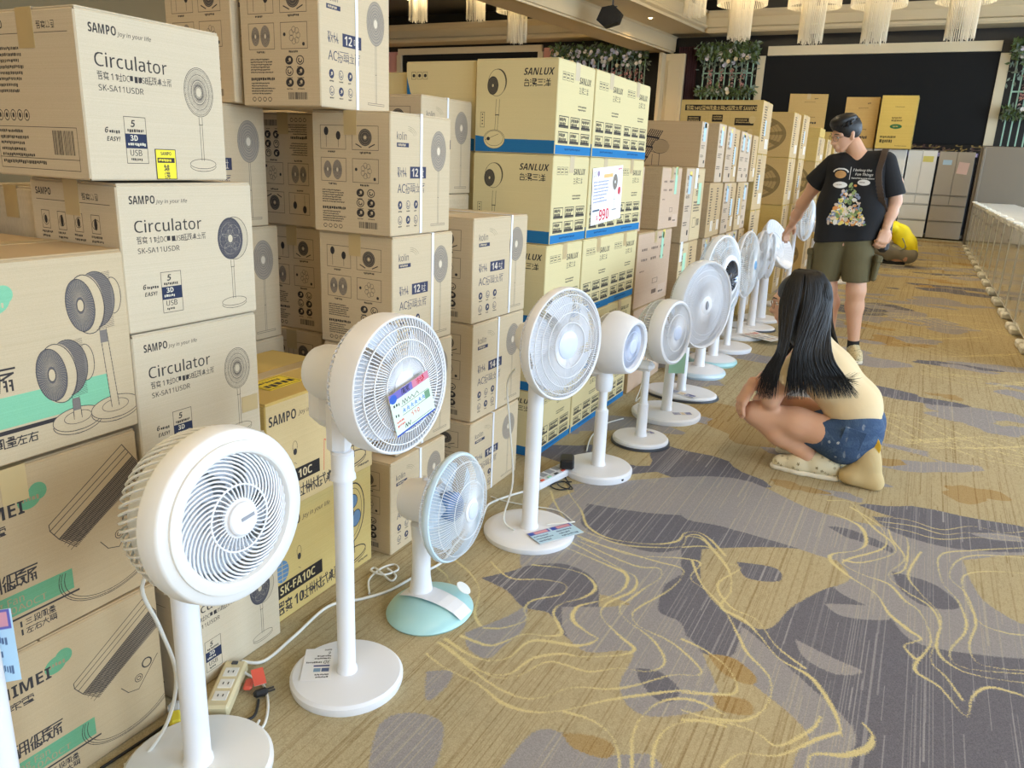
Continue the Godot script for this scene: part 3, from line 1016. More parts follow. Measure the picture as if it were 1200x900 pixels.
# ---------------------------------------------------------------- cartons
# one carton: its aisle side (+x) and its end (+z) carry print; x0 is the plane of the aisle side, z0 its near end
func carton(label: String, group: String, x0: float, y0: float, z0: float, size: Vector3, plain: String, aisle := "", end := "", o := {}) -> Node3D:
	var called: String = o.get("called", "carton")
	var turn: float = deg_to_rad(o.get("turn", 0.0))
	var root := thing(called, label, o.get("category", "box"), Vector3(x0 - size.x / 2, y0, z0 - size.z / 2), turn, group)
	var key := [size, plain, aisle, end]
	if not mesh_cache.has(key):
		mesh_cache[key] = carton_mesh(size, plain, aisle, end)
	var body := obj("carton_body", mesh_cache[key], null, root)
	body.position = Vector3.ZERO
	var ax: String = o.get("seam", "z")
	var fkey := ["flap", size, ax, plain]
	if not mesh_cache.has(fkey):
		var fm := MB.new()
		if ax == "z":
			fm.rbox(Vector3(0, 0, 0), Vector3(size.x / 2 - 0.003, 0.004, size.z - 0.006), 0.0015)
		else:
			fm.rbox(Vector3(0, 0, 0), Vector3(size.x - 0.006, 0.004, size.z / 2 - 0.003), 0.0015)
		mesh_cache[fkey] = fm.mesh()
	for s in [-1.0, 1.0]:
		var f := obj("flap", mesh_cache[fkey], M[plain], root)
		f.position = Vector3(s * size.x / 4 if ax == "z" else 0.0, size.y - 0.002, s * size.z / 4 if ax == "x" else 0.0)
	if o.get("tape", true):
		var tkey := ["tape", size, ax]
		if not mesh_cache.has(tkey):
			mesh_cache[tkey] = clasp(size.x if ax == "x" else size.z, size.y, 0.07, 0.048, 0.0008)
		var tp := obj("tape", mesh_cache[tkey], M.tape, root)
		tp.position.z = 0.0
		if ax == "z":
			tp.rotation.y = PI / 2
	if o.has("strap"):
		var u: float = o.strap
		var skey := ["strap", size]
		if not mesh_cache.has(skey):
			mesh_cache[skey] = clasp(size.x + 0.002, size.y + 0.001, size.y - 0.002, 0.012, 0.001)
		var sp := obj("strap", mesh_cache[skey], M.strap, root)
		sp.position.z = size.z * (0.5 - u)
	# stickers on the aisle side: [across 0..1, down 0..1, width, height in metres, material]
	for q in o.get("stickers", []):
		var lb := card("sticker", q[2], q[3], 0.0008, M[q[4]], root)
		lb.position = Vector3(size.x / 2 + 0.0006, size.y * (1.0 - q[1]), size.z * (0.5 - q[0]))
		lb.rotation.y = PI / 2
	return root

# a band folded over the top of a box, hanging down on two sides
func clasp(span: float, top: float, drop: float, wide: float, t: float) -> ArrayMesh:
	var h := span / 2
	var mb := MB.new()
	mb.prism(PackedVector2Array([Vector2(-h - t, top - drop), Vector2(-h, top - drop), Vector2(-h, top), Vector2(h, top), Vector2(h, top - drop), Vector2(h + t, top - drop), Vector2(h + t, top + t), Vector2(-h - t, top + t)]), wide, Transform3D(Basis(), Vector3(0, 0, -wide / 2)))
	return mb.mesh()

func carton_mesh(size: Vector3, plain: String, aisle: String, end: String) -> ArrayMesh:
	var h := size * 0.5
	var top := size.y - 0.004
	var b := 0.003
	var m := ArrayMesh.new()
	var pm := MB.new()
	var am := MB.new()
	var em := MB.new()
	var y0 := b
	var y1 := top - b
	# sides
	var fx := [Vector3(h.x, y1, h.z - b), Vector3(h.x, y1, -h.z + b), Vector3(h.x, y0, -h.z + b), Vector3(h.x, y0, h.z - b)]
	(am if aisle else pm).quad(fx[0], fx[1], fx[2], fx[3], Vector3.RIGHT, true)
	var fz := [Vector3(-h.x + b, y1, h.z), Vector3(h.x - b, y1, h.z), Vector3(h.x - b, y0, h.z), Vector3(-h.x + b, y0, h.z)]
	(em if end else pm).quad(fz[0], fz[1], fz[2], fz[3], Vector3.BACK, true)
	pm.quad(Vector3(-h.x, y1, h.z - b), Vector3(-h.x, y1, -h.z + b), Vector3(-h.x, y0, -h.z + b), Vector3(-h.x, y0, h.z - b), Vector3.LEFT, true)
	pm.quad(Vector3(-h.x + b, y1, -h.z), Vector3(h.x - b, y1, -h.z), Vector3(h.x - b, y0, -h.z), Vector3(-h.x + b, y0, -h.z), Vector3.FORWARD, true)
	pm.quad(Vector3(-h.x + b, top, h.z - b), Vector3(h.x - b, top, h.z - b), Vector3(h.x - b, top, -h.z + b), Vector3(-h.x + b, top, -h.z + b), Vector3.UP, true)
	pm.quad(Vector3(-h.x + b, 0, h.z - b), Vector3(h.x - b, 0, h.z - b), Vector3(h.x - b, 0, -h.z + b), Vector3(-h.x + b, 0, -h.z + b), Vector3.DOWN, true)
	# folded edges
	for sx in [-1.0, 1.0]:
		for sz in [-1.0, 1.0]:
			pm.quad(Vector3(sx * h.x, y0, sz * (h.z - b)), Vector3(sx * h.x, y1, sz * (h.z - b)), Vector3(sx * (h.x - b), y1, sz * h.z), Vector3(sx * (h.x - b), y0, sz * h.z), Vector3(sx, 0, sz).normalized(), true)
	for s in [[y0, 0.0, -1.0], [y1, top, 1.0]]:
		for sg in [-1.0, 1.0]:
			pm.quad(Vector3(sg * h.x, s[0], h.z - b), Vector3(sg * h.x, s[0], -h.z + b), Vector3(sg * (h.x - b), s[1], -h.z + b), Vector3(sg * (h.x - b), s[1], h.z - b), Vector3(sg, s[2], 0).normalized(), true)
			pm.quad(Vector3(h.x - b, s[0], sg * h.z), Vector3(-h.x + b, s[0], sg * h.z), Vector3(-h.x + b, s[1], sg * (h.z - b)), Vector3(h.x - b, s[1], sg * (h.z - b)), Vector3(0, s[2], sg).normalized(), true)
	pm.into(m)
	m.surface_set_material(0, M[plain])
	if aisle:
		am.into(m)
		m.surface_set_material(m.get_surface_count() - 1, M[aisle])
	if end:
		em.into(m)
		m.surface_set_material(m.get_surface_count() - 1, M[end])
	return m

const LEVEL := ["standing on the floor", "second from the floor", "third from the floor", "fourth from the floor", "fifth from the floor"]

func stack_cartons() -> void:
	var cs := Vector3(0.42, 0.363, 0.52)
	# stack of the wide cartons with the green band
	var g := "cartons with a green band"
	carton("brown carton with a tilted fan and green band, on the floor under two others", g, -1.41, 0.0, -0.505, cs + Vector3(0, -0.011, 0), "board_chi", "tilted_fan", "", {"turn": -1.0, "seam": "x", "tape": false})
	carton("brown carton with a tilted fan, wedged between two green-banded cartons", g, -1.412, 0.354, -0.495, cs + Vector3(0, 0.003, 0), "board_chi", "tilted_fan", "", {"turn": 0.6, "seam": "x"})
	carton("brown carton with two fans drawn, topmost of the green-banded stack", g, -1.408, 0.728, -0.503, cs + Vector3(0, 0.007, 0), "board_chi", "two_fans", "", {"turn": 0.4, "seam": "z"})
	carton("brown carton with two fans drawn, set back behind the green-banded stack", g, -1.86, 0.0, -0.47, Vector3(0.42, 0.7, 0.52), "board_chi", "two_fans", "", {"seam": "z"})
	carton("brown carton with two fans drawn, set back on top of another carton", g, -1.86, 0.702, -0.43, Vector3(0.42, 0.56, 0.52), "board_chi", "two_fans", "", {"seam": "z"})
	# circulator cartons
	g = "circulator fan cartons"
	var ss := Vector3(0.285, 0.299, 0.34)
	carton("carton printed with a dark bladed circulator, on the floor by a power strip", g, -1.41, 0.0, -1.062, ss, "board_samp", "circ_dark", "circ_icons", {"turn": 0.0})
	carton("carton printed with a circulator fan, second from the floor of its stack", g, -1.412, 0.301, -1.045, ss + Vector3(0, 0.006, 0), "board_samp", "circ", "circ_side", {"turn": 1.0})
	carton("carton printed with a pale circulator fan, third from the floor of its stack", g, -1.41, 0.608, -1.028, ss + Vector3(0, 0.012, 0), "board_samp", "circ", "circ_side", {"turn": -0.5, "stickers": [[0.9, 0.72, 0.05, 0.04, "tape"]]})
	carton("carton printed with a dark bladed circulator, second from the top of its stack", g, -1.407, 0.922, -1.026, ss + Vector3(0, 0.003, 0.005), "board_samp", "circ_dark", "circ_icons", {"turn": -1.2})
	carton("carton with a yellow sale sticker, topmost of the circulator fan stack", g, -1.409, 1.2295, -0.97, ss + Vector3(0, 0.006, -0.005), "board_samp", "circ", "circ_side", {"turn": 0.6, "stickers": [[0.515, 0.895, 0.05, 0.06, "yellow_label"]]})
	carton("plain carton set back behind the circulator fan stack", g, -1.71, 0.0, -1.06, Vector3(0.22, 1.2, 0.31), "board_samp", "", "", {"turn": 0.0})
	# table fan cartons
	g = "table fan cartons"
	var ks := Vector3(0.4, 0.346, 0.452)
	carton("yellowish carton printed with a blue bladed table fan, on the floor", g, -1.452, 0.0, -1.417, ks, "board_yellow", "table_blue", "", {"turn": 1.2, "seam": "z"})
	var kt := carton("carton with a red pen mark on the print and a yellow sticker on the lid", g, -1.43, 0.348, -1.396, ks + Vector3(0, -0.026, 0), "board_yellow", "table_red", "", {"turn": 0.8, "seam": "z"})
	var st := card("sticker", 0.13, 0.09, 0.0008, M.yellow_wide, kt)
	st.transform = Transform3D(Basis(Vector3(0, 0, -1), Vector3(-1, 0, 0), Vector3(0, 1, 0)), Vector3(0.08, 0.3212, 0.06))
	# twelve inch stand fan cartons: front column
	g = "strapped stand fan cartons"
	var ys := [0.0, 0.334, 0.693, 1.058]
	var hs := [0.331, 0.357, 0.363, 0.364]
	var q12 := ["on the floor behind the blue desk fan", "second one up behind the blue desk fan", "third one up behind the price-tagged fan", "fourth one up, carrying a shifted carton"]
	for k in 4:
		carton("strapped kraft carton, stand fan drawn, " + q12[k], g, [-1.415, -1.432, -1.436, -1.44][k], ys[k], [-1.915, -1.975, -1.97, -1.955][k], Vector3(0.295, hs[k], 0.34), "board_kol", "kolin12", "kolin_side", {"strap": [0.52, 0.45, 0.64, 0.48][k], "turn": [1.0, 0.0, -1.0, 0.8][k]})
	carton("strapped kraft carton with a stand fan drawn, highest of its column", g, -1.6, 1.4245, -1.836, Vector3(0.295, 0.366, 0.34), "board_kol", "kolin12", "kolin_side", {"strap": 0.5, "turn": 1.5})
	# column behind it
	for k in 4:
		carton("kraft carton printed with small pictures, %s, middle set-back column" % LEVEL[k], g, -1.85, [0.0, 0.3, 0.672, 1.047][k], [-2.09, -2.1, -2.12, -2.1][k], Vector3(0.28, [0.298, 0.37, 0.373, 0.375][k], 0.34), "board_kol", "kolin12", "kolin_side_over" if k == 3 else "kolin_side", {"turn": [0.0, 0.5, 0.0, -0.8][k]})
	for k in 5:
		carton("strapped kraft carton, %s of the rearmost column" % LEVEL[k], g, [-1.95, -1.95, -1.95, -1.952, -1.913][k], [0.0, 0.3, 0.672, 1.055, 1.432][k], [-1.68, -1.68, -1.672, -1.635, -1.82][k], Vector3(0.28, [0.298, 0.37, 0.381, 0.375, 0.372][k], 0.34 if k < 4 else 0.33), "board_kol", "kolin12", "kolin_side", {"strap": 0.3})
	# fourteen inch
	for k in 3:
		carton("strapped kraft carton with 14 in its dark badge, " + ["standing on the floor", "middle one of three", "topmost of three"][k], g, [-1.403, -1.41, -1.412][k], [0.0, 0.33, 0.712][k], [-2.405, -2.425, -2.425][k], Vector3(0.36, [0.327, 0.379, 0.382][k], 0.41), "board_kol", "kolin14", "kolin_side", {"strap": [0.45, 0.48, 0.68][k], "turn": [0.8, 0.0, -1.2][k]})
	carton("plain kraft carton hidden behind the strapped cartons marked 14", g, -1.82, 0.0, -2.68, Vector3(0.36, 1.146, 0.38), "board_kol", "", "", {})
	carton("strapped kraft carton peeping over the others before the blue-banded cartons", g, -1.82, 1.149, -2.685, Vector3(0.36, 0.382, 0.38), "board_kol", "kolin14", "kolin_side", {"strap": 0.5, "turn": -0.6})
	# blue banded cartons
	g = "blue-banded fan cartons"
	var bz := [-2.99, -3.0, -3.01, -3.05, -3.055]
	var by := [0.0, 0.306, 0.593, 0.955, 1.327]
	var bh := [0.304, 0.285, 0.36, 0.37, 0.376]
	for lv in 5:
		for k in 3:
			carton("blue-banded yellow carton, %s, %s" % [["first of its row by strapped cartons", "middle of its row", "last of its row by brown cartons"][k], LEVEL[lv]], g, [-1.4, -1.4, -1.402, -1.41, -1.41][lv] + [0.0, 0.004, -0.003][k], by[lv], bz[lv] - 0.393 * k - [0.0, 0.004, 0.008][k], Vector3(0.385, bh[lv], 0.39), "board_san", "san_side", "san_front", {"seam": "x"})
	for lv in 2:
		for k in 2:
			carton("yellow carton with blue corner sweep, %s, %s row back" % [LEVEL[3 + lv], ["second", "third"][k]], g, -1.808 - 0.372 * k, [0.953, 1.327][lv], -3.08 - 0.03 * k, Vector3(0.365, [0.372, 0.374 - 0.04 * k][lv], 0.39), "board_san", "", "san_plain", {"seam": "x"})
	carton("plain yellow carton low in the second row back of blue-banded cartons", g, -1.9, 0.0, -3.08, Vector3(0.66, 0.951, 0.8), "board_san", "", "san_plain", {"seam": "x"})
	# brown fan cartons further along: [x0, y0, z0, size, aisle face, end face, stickers]
	g = "brown fan cartons along the aisle"
	var rows := [
		[-1.4, 0.0, -4.215, Vector3(0.6, 0.5, 0.63), "strip_pale", "", "broad pale one on the floor beside blue-banded ones"],
		[-1.4, 0.502, -4.215, Vector3(0.6, 0.43, 0.63), "strip_pale", "", "broad pale one, second up beside blue-banded ones"],
		[-1.45, 0.934, -4.246, Vector3(0.5, 0.362, 0.12), "strip_pale", "", "slimmest one squeezed against the blue-banded cartons"],
		[-1.4, 0.934, -4.555, Vector3(0.55, 0.362, 0.39), "strip_pale", "", "the pale one with a tape tongue above the broad cartons"],
		[-1.4, 0.0, -5.06, Vector3(0.55, 0.41, 0.44), "strip_pale", "", "lowest one behind the broad pale cartons"],
		[-1.4, 0.412, -5.06, Vector3(0.55, 0.405, 0.22), "strip_label", "", "one with a white slip under the narrow label carton"],
		[-1.4, 0.412, -5.285, Vector3(0.55, 0.405, 0.22), "strip_list", "", "one with a blue slip beside the white slip"],
		[-1.4, 0.819, -5.055, Vector3(0.55, 0.478, 0.2), "strip_signs", "", "tall one with a white slip at its top"],
		[-1.4, 0.819, -5.26, Vector3(0.55, 0.478, 0.26), "strip_label", "", "tall one with a green slip and black logo"],
		[-1.4, 1.3, -5.315, Vector3(0.62, 0.292, 0.17), "strip_signs", "wall_fan", "top one showing a fan drawn from the side"],
	]
	for a in 6:
		var z := -5.69 - 0.235 * a
		for lv in 4:
			rows.append([-1.4 - 0.012 * ((a + lv) % 2), [0.0, 0.404, 0.81, 1.2][lv], z - (0.15 if lv == 3 else 0.0), Vector3(0.5, [0.402, 0.404, 0.388, 0.41 - 0.006 * a][lv], 0.222), ["strip_list", "strip_signs", "strip_list", "strip_signs"][(lv + (1 if a % 3 == 2 else 0)) % 4], "", "slim one, %s, %s of the slim row" % [LEVEL[lv], ["first", "second", "third", "fourth", "fifth", "sixth"][a]]])
	for a in 3:
		for lv in 4:
			rows.append([-1.4 + 0.02 * a, [0.0, 0.47, 0.95, 1.438][lv], [-7.25, -8.85, -9.36][a], Vector3(0.72, [0.468, 0.478, 0.486, 0.44 + 0.012 * a][lv], 0.46 if a == 0 else 0.45), "strip_list", ["specs", "big_fan", "big_fan"][a] if lv > 1 else "", "%s, %s" % [["black title bar", "big fan print", "big fan print farther along"][a], LEVEL[lv]]])
	for a in 3:
		for lv in 4:
			rows.append([-1.38 + 0.03 * a, [0.0, 0.47, 0.95, 1.438][lv], [-11.0, -11.65, -12.3][a], Vector3(0.62, [0.468, 0.478, 0.486, [0.3, 0.3, 0.42][a]][lv], 0.6), "strip_list", "big_fan" if lv < 3 else "", "far yellow one, %s, %s beyond the fan prints" % [LEVEL[lv], ["first", "second", "third"][a]]])
	for r in rows:
		var stick := []
		if r[4] == "strip_signs":
			stick = [[0.5, 0.22, 0.06, 0.12, "blue_slip"], [0.55, 0.08, 0.05, 0.03, "yellow_slip"]]
		elif r[4] == "strip_label":
			stick = [[0.62, 0.35, 0.07, 0.14, "green_slip"], [0.2, 0.14, 0.05, 0.13, "white_slip"]]
		elif r[4] == "strip_pale" and r[3].z > 0.3:
			stick = [[0.72, 0.22, 0.045, 0.16, "green_slip"], [0.74, 0.06, 0.04, 0.05, "yellow_slip"]]
		elif r[4] == "strip_list" and int(absf(r[2]) * 10) % 3 == 0:
			stick = [[0.45, 0.5, 0.05, 0.13, "blue_slip"]]
		carton("brown fan carton, " + r[6], g, r[0], r[1], r[2], r[3], "board_brown" if r[2] > -7.2 else "board_yellow", r[4], r[5], {"stickers": stick, "tape": r[3].z > 0.3, "seam": "x", "turn": rng.randf_range(-0.8, 0.8)})
	# set back behind the aisle row, to close the gaps
	carton("big plain brown carton with a dark rim, high on the far yellow ones", g, -1.51, 1.86, -12.02, Vector3(0.5, 0.48, 0.6), "board_yellow", "tall_brown", "tall_brown", {"turn": 8.0})
	carton("flat yellow carton lying under the big plain brown one", g, -1.38, 1.74, -11.02, Vector3(0.6, 0.11, 0.5), "board_yellow", "", "", {})
	# on the refrigerators
	g = "tall cartons on the refrigerators"
	carton("tall brown carton standing on a refrigerator beside the black screen", g, -1.31, 1.862, -19.5, Vector3(0.68, 1.06, 0.5), "board_yellow", "tall_brown", "tall_brown", {"tape": false})
	carton("tall yellow carton with a green oval, standing on a refrigerator", g, -0.56, 1.862, -19.3, Vector3(0.7, 1.08, 0.6), "board_yellow", "tall_green", "tall_green", {"tape": false})

func make_labels() -> void:
	var cv := Canvas.new(100, 120, Color8(236, 216, 52))
	cv.word("SAMPO", 26, 24, 14, INK, bold, 0.8)
	cv.rect(8, 34, 84, 20, Color8(50, 44, 40))
	cv.fine(14, 38, 70, 1, 18, Color8(236, 216, 52), rng)
	cv.sign("特", 38, 62, 24, 3, INK, SIGNS)
	cv.sign("價", 38, 92, 24, 3, INK, SIGNS)
	cv.frame(0, 0, 100, 120, 3, INK)
	M.yellow_label = tex_mat(cv.im, 0.5)
	cv = Canvas.new(160, 110, Color8(232, 206, 60))
	cv.frame(6, 6, 148, 98, 3, INK)
	cv.fine(20, 22, 120, 1, 30, INK, rng)
	cv.fine(16, 56, 128, 1, 52, INK, rng, 0.7)
	M.yellow_wide = tex_mat(cv.im, 0.5)
	M.blue_slip = mat(176, 206, 226, 0.6)
	M.green_slip = mat(168, 214, 184, 0.6)
	M.white_slip = mat(226, 228, 234, 0.6)
	M.yellow_slip = mat(232, 214, 110, 0.6)

# a flat card: print on its +z face, paper on the others
func card(called: String, w: float, h: float, t: float, m: Material, parent: Node, back: Material = null) -> MeshInstance3D:
	var key := ["card", w, h, t, m, back]
	if not mesh_cache.has(key):
		var f := MB.new()
		f.quad(Vector3(-w / 2, h / 2, t / 2 + 0.0001), Vector3(w / 2, h / 2, t / 2 + 0.0001), Vector3(w / 2, -h / 2, t / 2 + 0.0001), Vector3(-w / 2, -h / 2, t / 2 + 0.0001), Vector3.BACK, true)
		var b := MB.new()
		b.rbox(Vector3.ZERO, Vector3(w, h, t), t * 0.2)
		var am := ArrayMesh.new()
		f.into(am)
		b.into(am)
		am.surface_set_material(0, m)
		am.surface_set_material(1, back if back else m)
		mesh_cache[key] = am
	return obj(called, mesh_cache[key], null, parent)

# ---------------------------------------------------------------- carpet: woven lines and patches, in millimetres on the floor (x, z)
const CARPET_LINES := [
	[9, [-1160, -2798, -1084, -2693, -1004, -2603, -929, -2487, -834, -2440, -742, -2455, -658, -2493, -605, -2556, -601, -2627, -563, -2663, -507, -2632, -431, -2538]],
	[7, [-1183, -2705, -1114, -2602, -1001, -2472, -909, -2438, -777, -2419, -670, -2457, -583, -2521, -585, -2613, -544, -2638, -478, -2564, -420, -2487]],
	[7, [-929, -2395, -808, -2371, -710, -2364, -629, -2401, -548, -2438, -491, -2434, -494, -2320, -427, -2268, -360, -2200]],
	[9, [-976, -2120, -884, -2152, -803, -2153, -741, -2097, -750, -2025, -795, -1954, -794, -1893, -733, -1815, -758, -1781, -824, -1750, -877, -1656, -970, -1653]],
	[11, [-934, -2292, -762, -2253, -684, -2226, -662, -2134, -700, -2034, -746, -1964, -731, -1892, -668, -1854, -633, -1839, -668, -1782, -787, -1737, -811, -1628, -879, -1587, -1000, -1616]],
	[9, [-929, -2337, -717, -2255, -650, -2224, -632, -2141, -676, -2027, -663, -1953, -582, -1887, -526, -1850, -551, -1801, -640, -1739, -692, -1724, -751, -1664, -779, -1567, -865, -1547, -1008, -1594]],
	[6, [-915, -2361, -687, -2299, -605, -2325, -581, -2266, -603, -2182, -619, -2105, -635, -2031, -594, -1975, -497, -1921, -434, -1838, -459, -1774, -531, -1747, -601, -1689, -707, -1674, -754, -1574, -823, -1541, -984, -1591]],
	[6, [-910, -2378, -641, -2367, -539, -2366, -521, -2303, -534, -2202, -573, -2091, -589, -2018, -550, -1963, -444, -1935, -353, -1870, -338, -1830, -401, -1790, -476, -1694, -530, -1648, -611, -1606, -678, -1516, -776, -1508, -924, -1560]],
	[9, [-1010, -1533, -931, -1507, -825, -1494, -733, -1463, -657, -1473, -591, -1519, -514, -1607, -423, -1690, -354, -1745, -257, -1780]],
	[8, [-589, -1514, -514, -1519, -451, -1486, -408, -1411, -393, -1350]],
	[8, [-365, -1376, -415, -1519, -414, -1611, -386, -1682, -322, -1721, -240, -1706]],
	[7, [-329, -1398, -359, -1516, -345, -1599, -288, -1652, -231, -1666]],
	[6, [-1106, -2064, -1001, -2006, -908, -2052, -833, -2063, -818, -2005, -879, -1924, -877, -1863, -849, -1820, -887, -1749, -935, -1720]],
	[8, [-1212, -2010, -1118, -1957, -1047, -1886, -996, -1770, -947, -1722]],
	[8, [-1259, -1944, -1189, -1913, -1130, -1857]],
	[11, [-601, -2602, -533, -2616, -453, -2525, -393, -2432, -360, -2309, -365, -2197, -289, -2161, -230, -2101, -162, -2018, -71, -1974, -4, -1867, 24, -1778]],
	[7, [-577, -2516, -497, -2566, -422, -2490, -364, -2475, -406, -2327, -339, -2213, -255, -2182, -180, -2076, -93, -2010]],
	[8, [-522, -2441, -451, -2299, -352, -2184, -291, -2082, -247, -2001, -170, -1915, -155, -1806, -189, -1717, -267, -1677, -338, -1669]],
	[9, [-171, -3245, -88, -3281, -29, -3157, 23, -3059, 83, -2974, 92, -2879, 0, -2748, -61, -2729]],
	[12, [-134, -3125, -33, -3055, -1, -2921, -27, -2833, -96, -2761, -101, -2704, -41, -2625, 54, -2541, 97, -2437, 152, -2370, 187, -2335, 146, -2273, 173, -2219]],
	[8, [-83, -3229, 20, -3122, 59, -3019, 54, -2898, -42, -2754, -58, -2696, 7, -2655, 88, -2632, 138, -2548, 185, -2491, 213, -2332, 174, -2169, 236, -2112, 294, -2016, 311, -2111, 359, -2185, 461, -2186]],
	[7, [179, -2948, 143, -2739, 184, -2621, 239, -2503, 229, -2305, 277, -2231, 354, -2228, 469, -2266]],
	[6, [562, -3231, 347, -3067, 242, -2959, 245, -2753, 294, -2622, 307, -2464, 262, -2307, 301, -2245, 474, -2316]],
	[6, [552, -3125, 366, -3037, 292, -2936, 270, -2793, 315, -2701, 335, -2521, 313, -2374, 341, -2286, 476, -2333]],
	[5, [538, -2984, 400, -2924, 319, -2848, 307, -2743, 340, -2544, 410, -2508, 495, -2540]],
	[6, [67, -3087, 82, -3003, 129, -2861, 84, -2703, 137, -2615, 212, -2549, 238, -2423, 213, -2243, 252, -2168, 288, -2083]],
	[5, [124, -3060, 137, -2978, 132, -2783, 94, -2709]],
	[5, [16, -3186, 130, -3225, 243, -3198, 355, -3302, 464, -3306, 579, -3411]],
	[6, [30, -3145, 154, -3174, 254, -3158, 353, -3236, 569, -3311]],
	[5, [-3, -3107, 133, -3113, 242, -3105, 384, -3209, 565, -3262]],
	[8, [-422, -1966, -342, -1944, -267, -1889, -236, -1808, -297, -1764, -356, -1736]],
	[8, [-328, -1635, -228, -1680, -159, -1682, -104, -1665, -44, -1763, -29, -1825]],
	[16, [-28, -1584, -32, -1671, 34, -1710, 79, -1760, 89, -1816, 65, -1854]],
	[9, [-207, -1523, -178, -1592, -98, -1633, -26, -1736, 19, -1788]],
]
const CARPET_PATCHES := [
	[1, [-1135, -2638, -992, -2935, -562, -3272, -188, -3105, 178, -3119, 547, -3231, 421, -1860, 34, -1635, -67, -1766, -210, -1868, -426, -1983, -669, -2073, -874, -2006, -1044, -2160]],
	[1, [-877, -1103, -950, -1245, -915, -1317, -820, -1322, -766, -1168]],
	[2, [-1081, -1956, -1021, -2042, -976, -2120, -874, -2183, -744, -2118, -652, -1863, -674, -1796, -733, -1815, -807, -1886, -889, -1876, -973, -1931]],
	[2, [-1005, -2672, -929, -2685, -757, -2727, -497, -2825, -454, -2636, -568, -2508, -659, -2423, -830, -2428, -960, -2498]],
	[2, [-555, -2235, -496, -2368, -355, -2359, -274, -1985, -380, -1938, -448, -2045, -527, -2077]],
	[1, [-788, -1938, -669, -2010, -584, -2063, -401, -1979, -315, -1860, -269, -1738, -368, -1624, -445, -1606, -508, -1683, -525, -1834, -633, -1768, -725, -1820]],
	[1, [-638, -1228, -625, -1408, -565, -1443, -505, -1418, -446, -1429, -356, -1482, -338, -1403]],
	[1, [-967, -1470, -909, -1504, -889, -1441, -904, -1375]],
	[1, [-970, -1671, -906, -1805, -880, -1881, -835, -1771, -846, -1674, -856, -1600, -923, -1611]],
	[2, [-493, -1769, -436, -1788, -372, -1749, -365, -1695, -401, -1674, -457, -1714]],
	[3, [-565, -1443, -495, -1472, -444, -1466, -442, -1420, -518, -1410]],
	[1, [-1137, -2813, -952, -2975, -825, -2937, -634, -2984, -547, -3041, -504, -2855, -701, -2797, -896, -2742, -1051, -2715]],
	[2, [-689, -2912, -534, -2975, -380, -2900, -351, -2807, -518, -2748, -647, -2763]],
	[2, [-624, -2681, -459, -2754, -305, -2745, -128, -2755, -51, -2619, -59, -2495, 98, -2417, 196, -2303, 482, -2405, 427, -1827, 31, -1597, 57, -1772, 20, -1854, -66, -1931, -162, -2018, -270, -2114, -426, -2202, -523, -2326]],
	[0, [-514, -2541, -296, -2692, -126, -2742, -29, -2607, -105, -2466, -172, -2314, -220, -2145, -339, -2171, -451, -2299]],
	[2, [-384, -2514, -259, -2540, -234, -2457, -332, -2420]],
	[1, [-137, -2139, -27, -2099, 49, -2078, -12, -2026, -99, -2056]],
	[1, [-86, -2389, 59, -2456, 98, -2397, -25, -2342]],
	[1, [7, -2655, 145, -2667, 294, -2622, 495, -2540, 482, -2405, 196, -2303, 98, -2417, 19, -2497]],
	[2, [93, -2733, 221, -2714, 294, -2599, 203, -2544, 127, -2609]],
	[1, [-66, -1562, -52, -1708, 39, -1812, 42, -1624]],
	[3, [-340, -1936, -272, -1952, -200, -1897, -217, -1856, -290, -1875]],
	[3, [-289, -1769, -204, -1791, -182, -1741, -253, -1719]],
	[2, [-143, -2986, -64, -3004, 74, -2939, 77, -2870, -33, -2901]],
	[2, [4, -3179, 198, -3269, 405, -3207, 566, -3278, 557, -3185, 294, -3049, 90, -3070]],
	[0, [313, -2962, 552, -3125, 503, -2623, 385, -2655, 336, -2785]],
	[1, [-716, -3008, -576, -3099, -335, -3067, -161, -2942, -12, -2915, 140, -2841, -60, -2716, -282, -2744, -497, -2761, -647, -2763]],
]

const GOLD := [Color8(177, 163, 130), Color8(150, 146, 146), Color8(110, 108, 115), Color8(166, 142, 100)]

func ragged(cx: float, cz: float, rx: float, rz: float, r: RandomNumberGenerator) -> PackedVector2Array:
	var p := PackedVector2Array()
	var ph := [r.randf() * TAU, r.randf() * TAU, r.randf() * TAU]
	for i in 30:
		var a := TAU * i / 30
		var k: float = 1.0 + 0.28 * sin(2 * a + ph[0]) + 0.2 * sin(3 * a + ph[1]) + 0.1 * sin(7 * a + ph[2])
		p.append(Vector2(cx + cos(a) * rx * k, cz + sin(a) * rz * k))
	return p

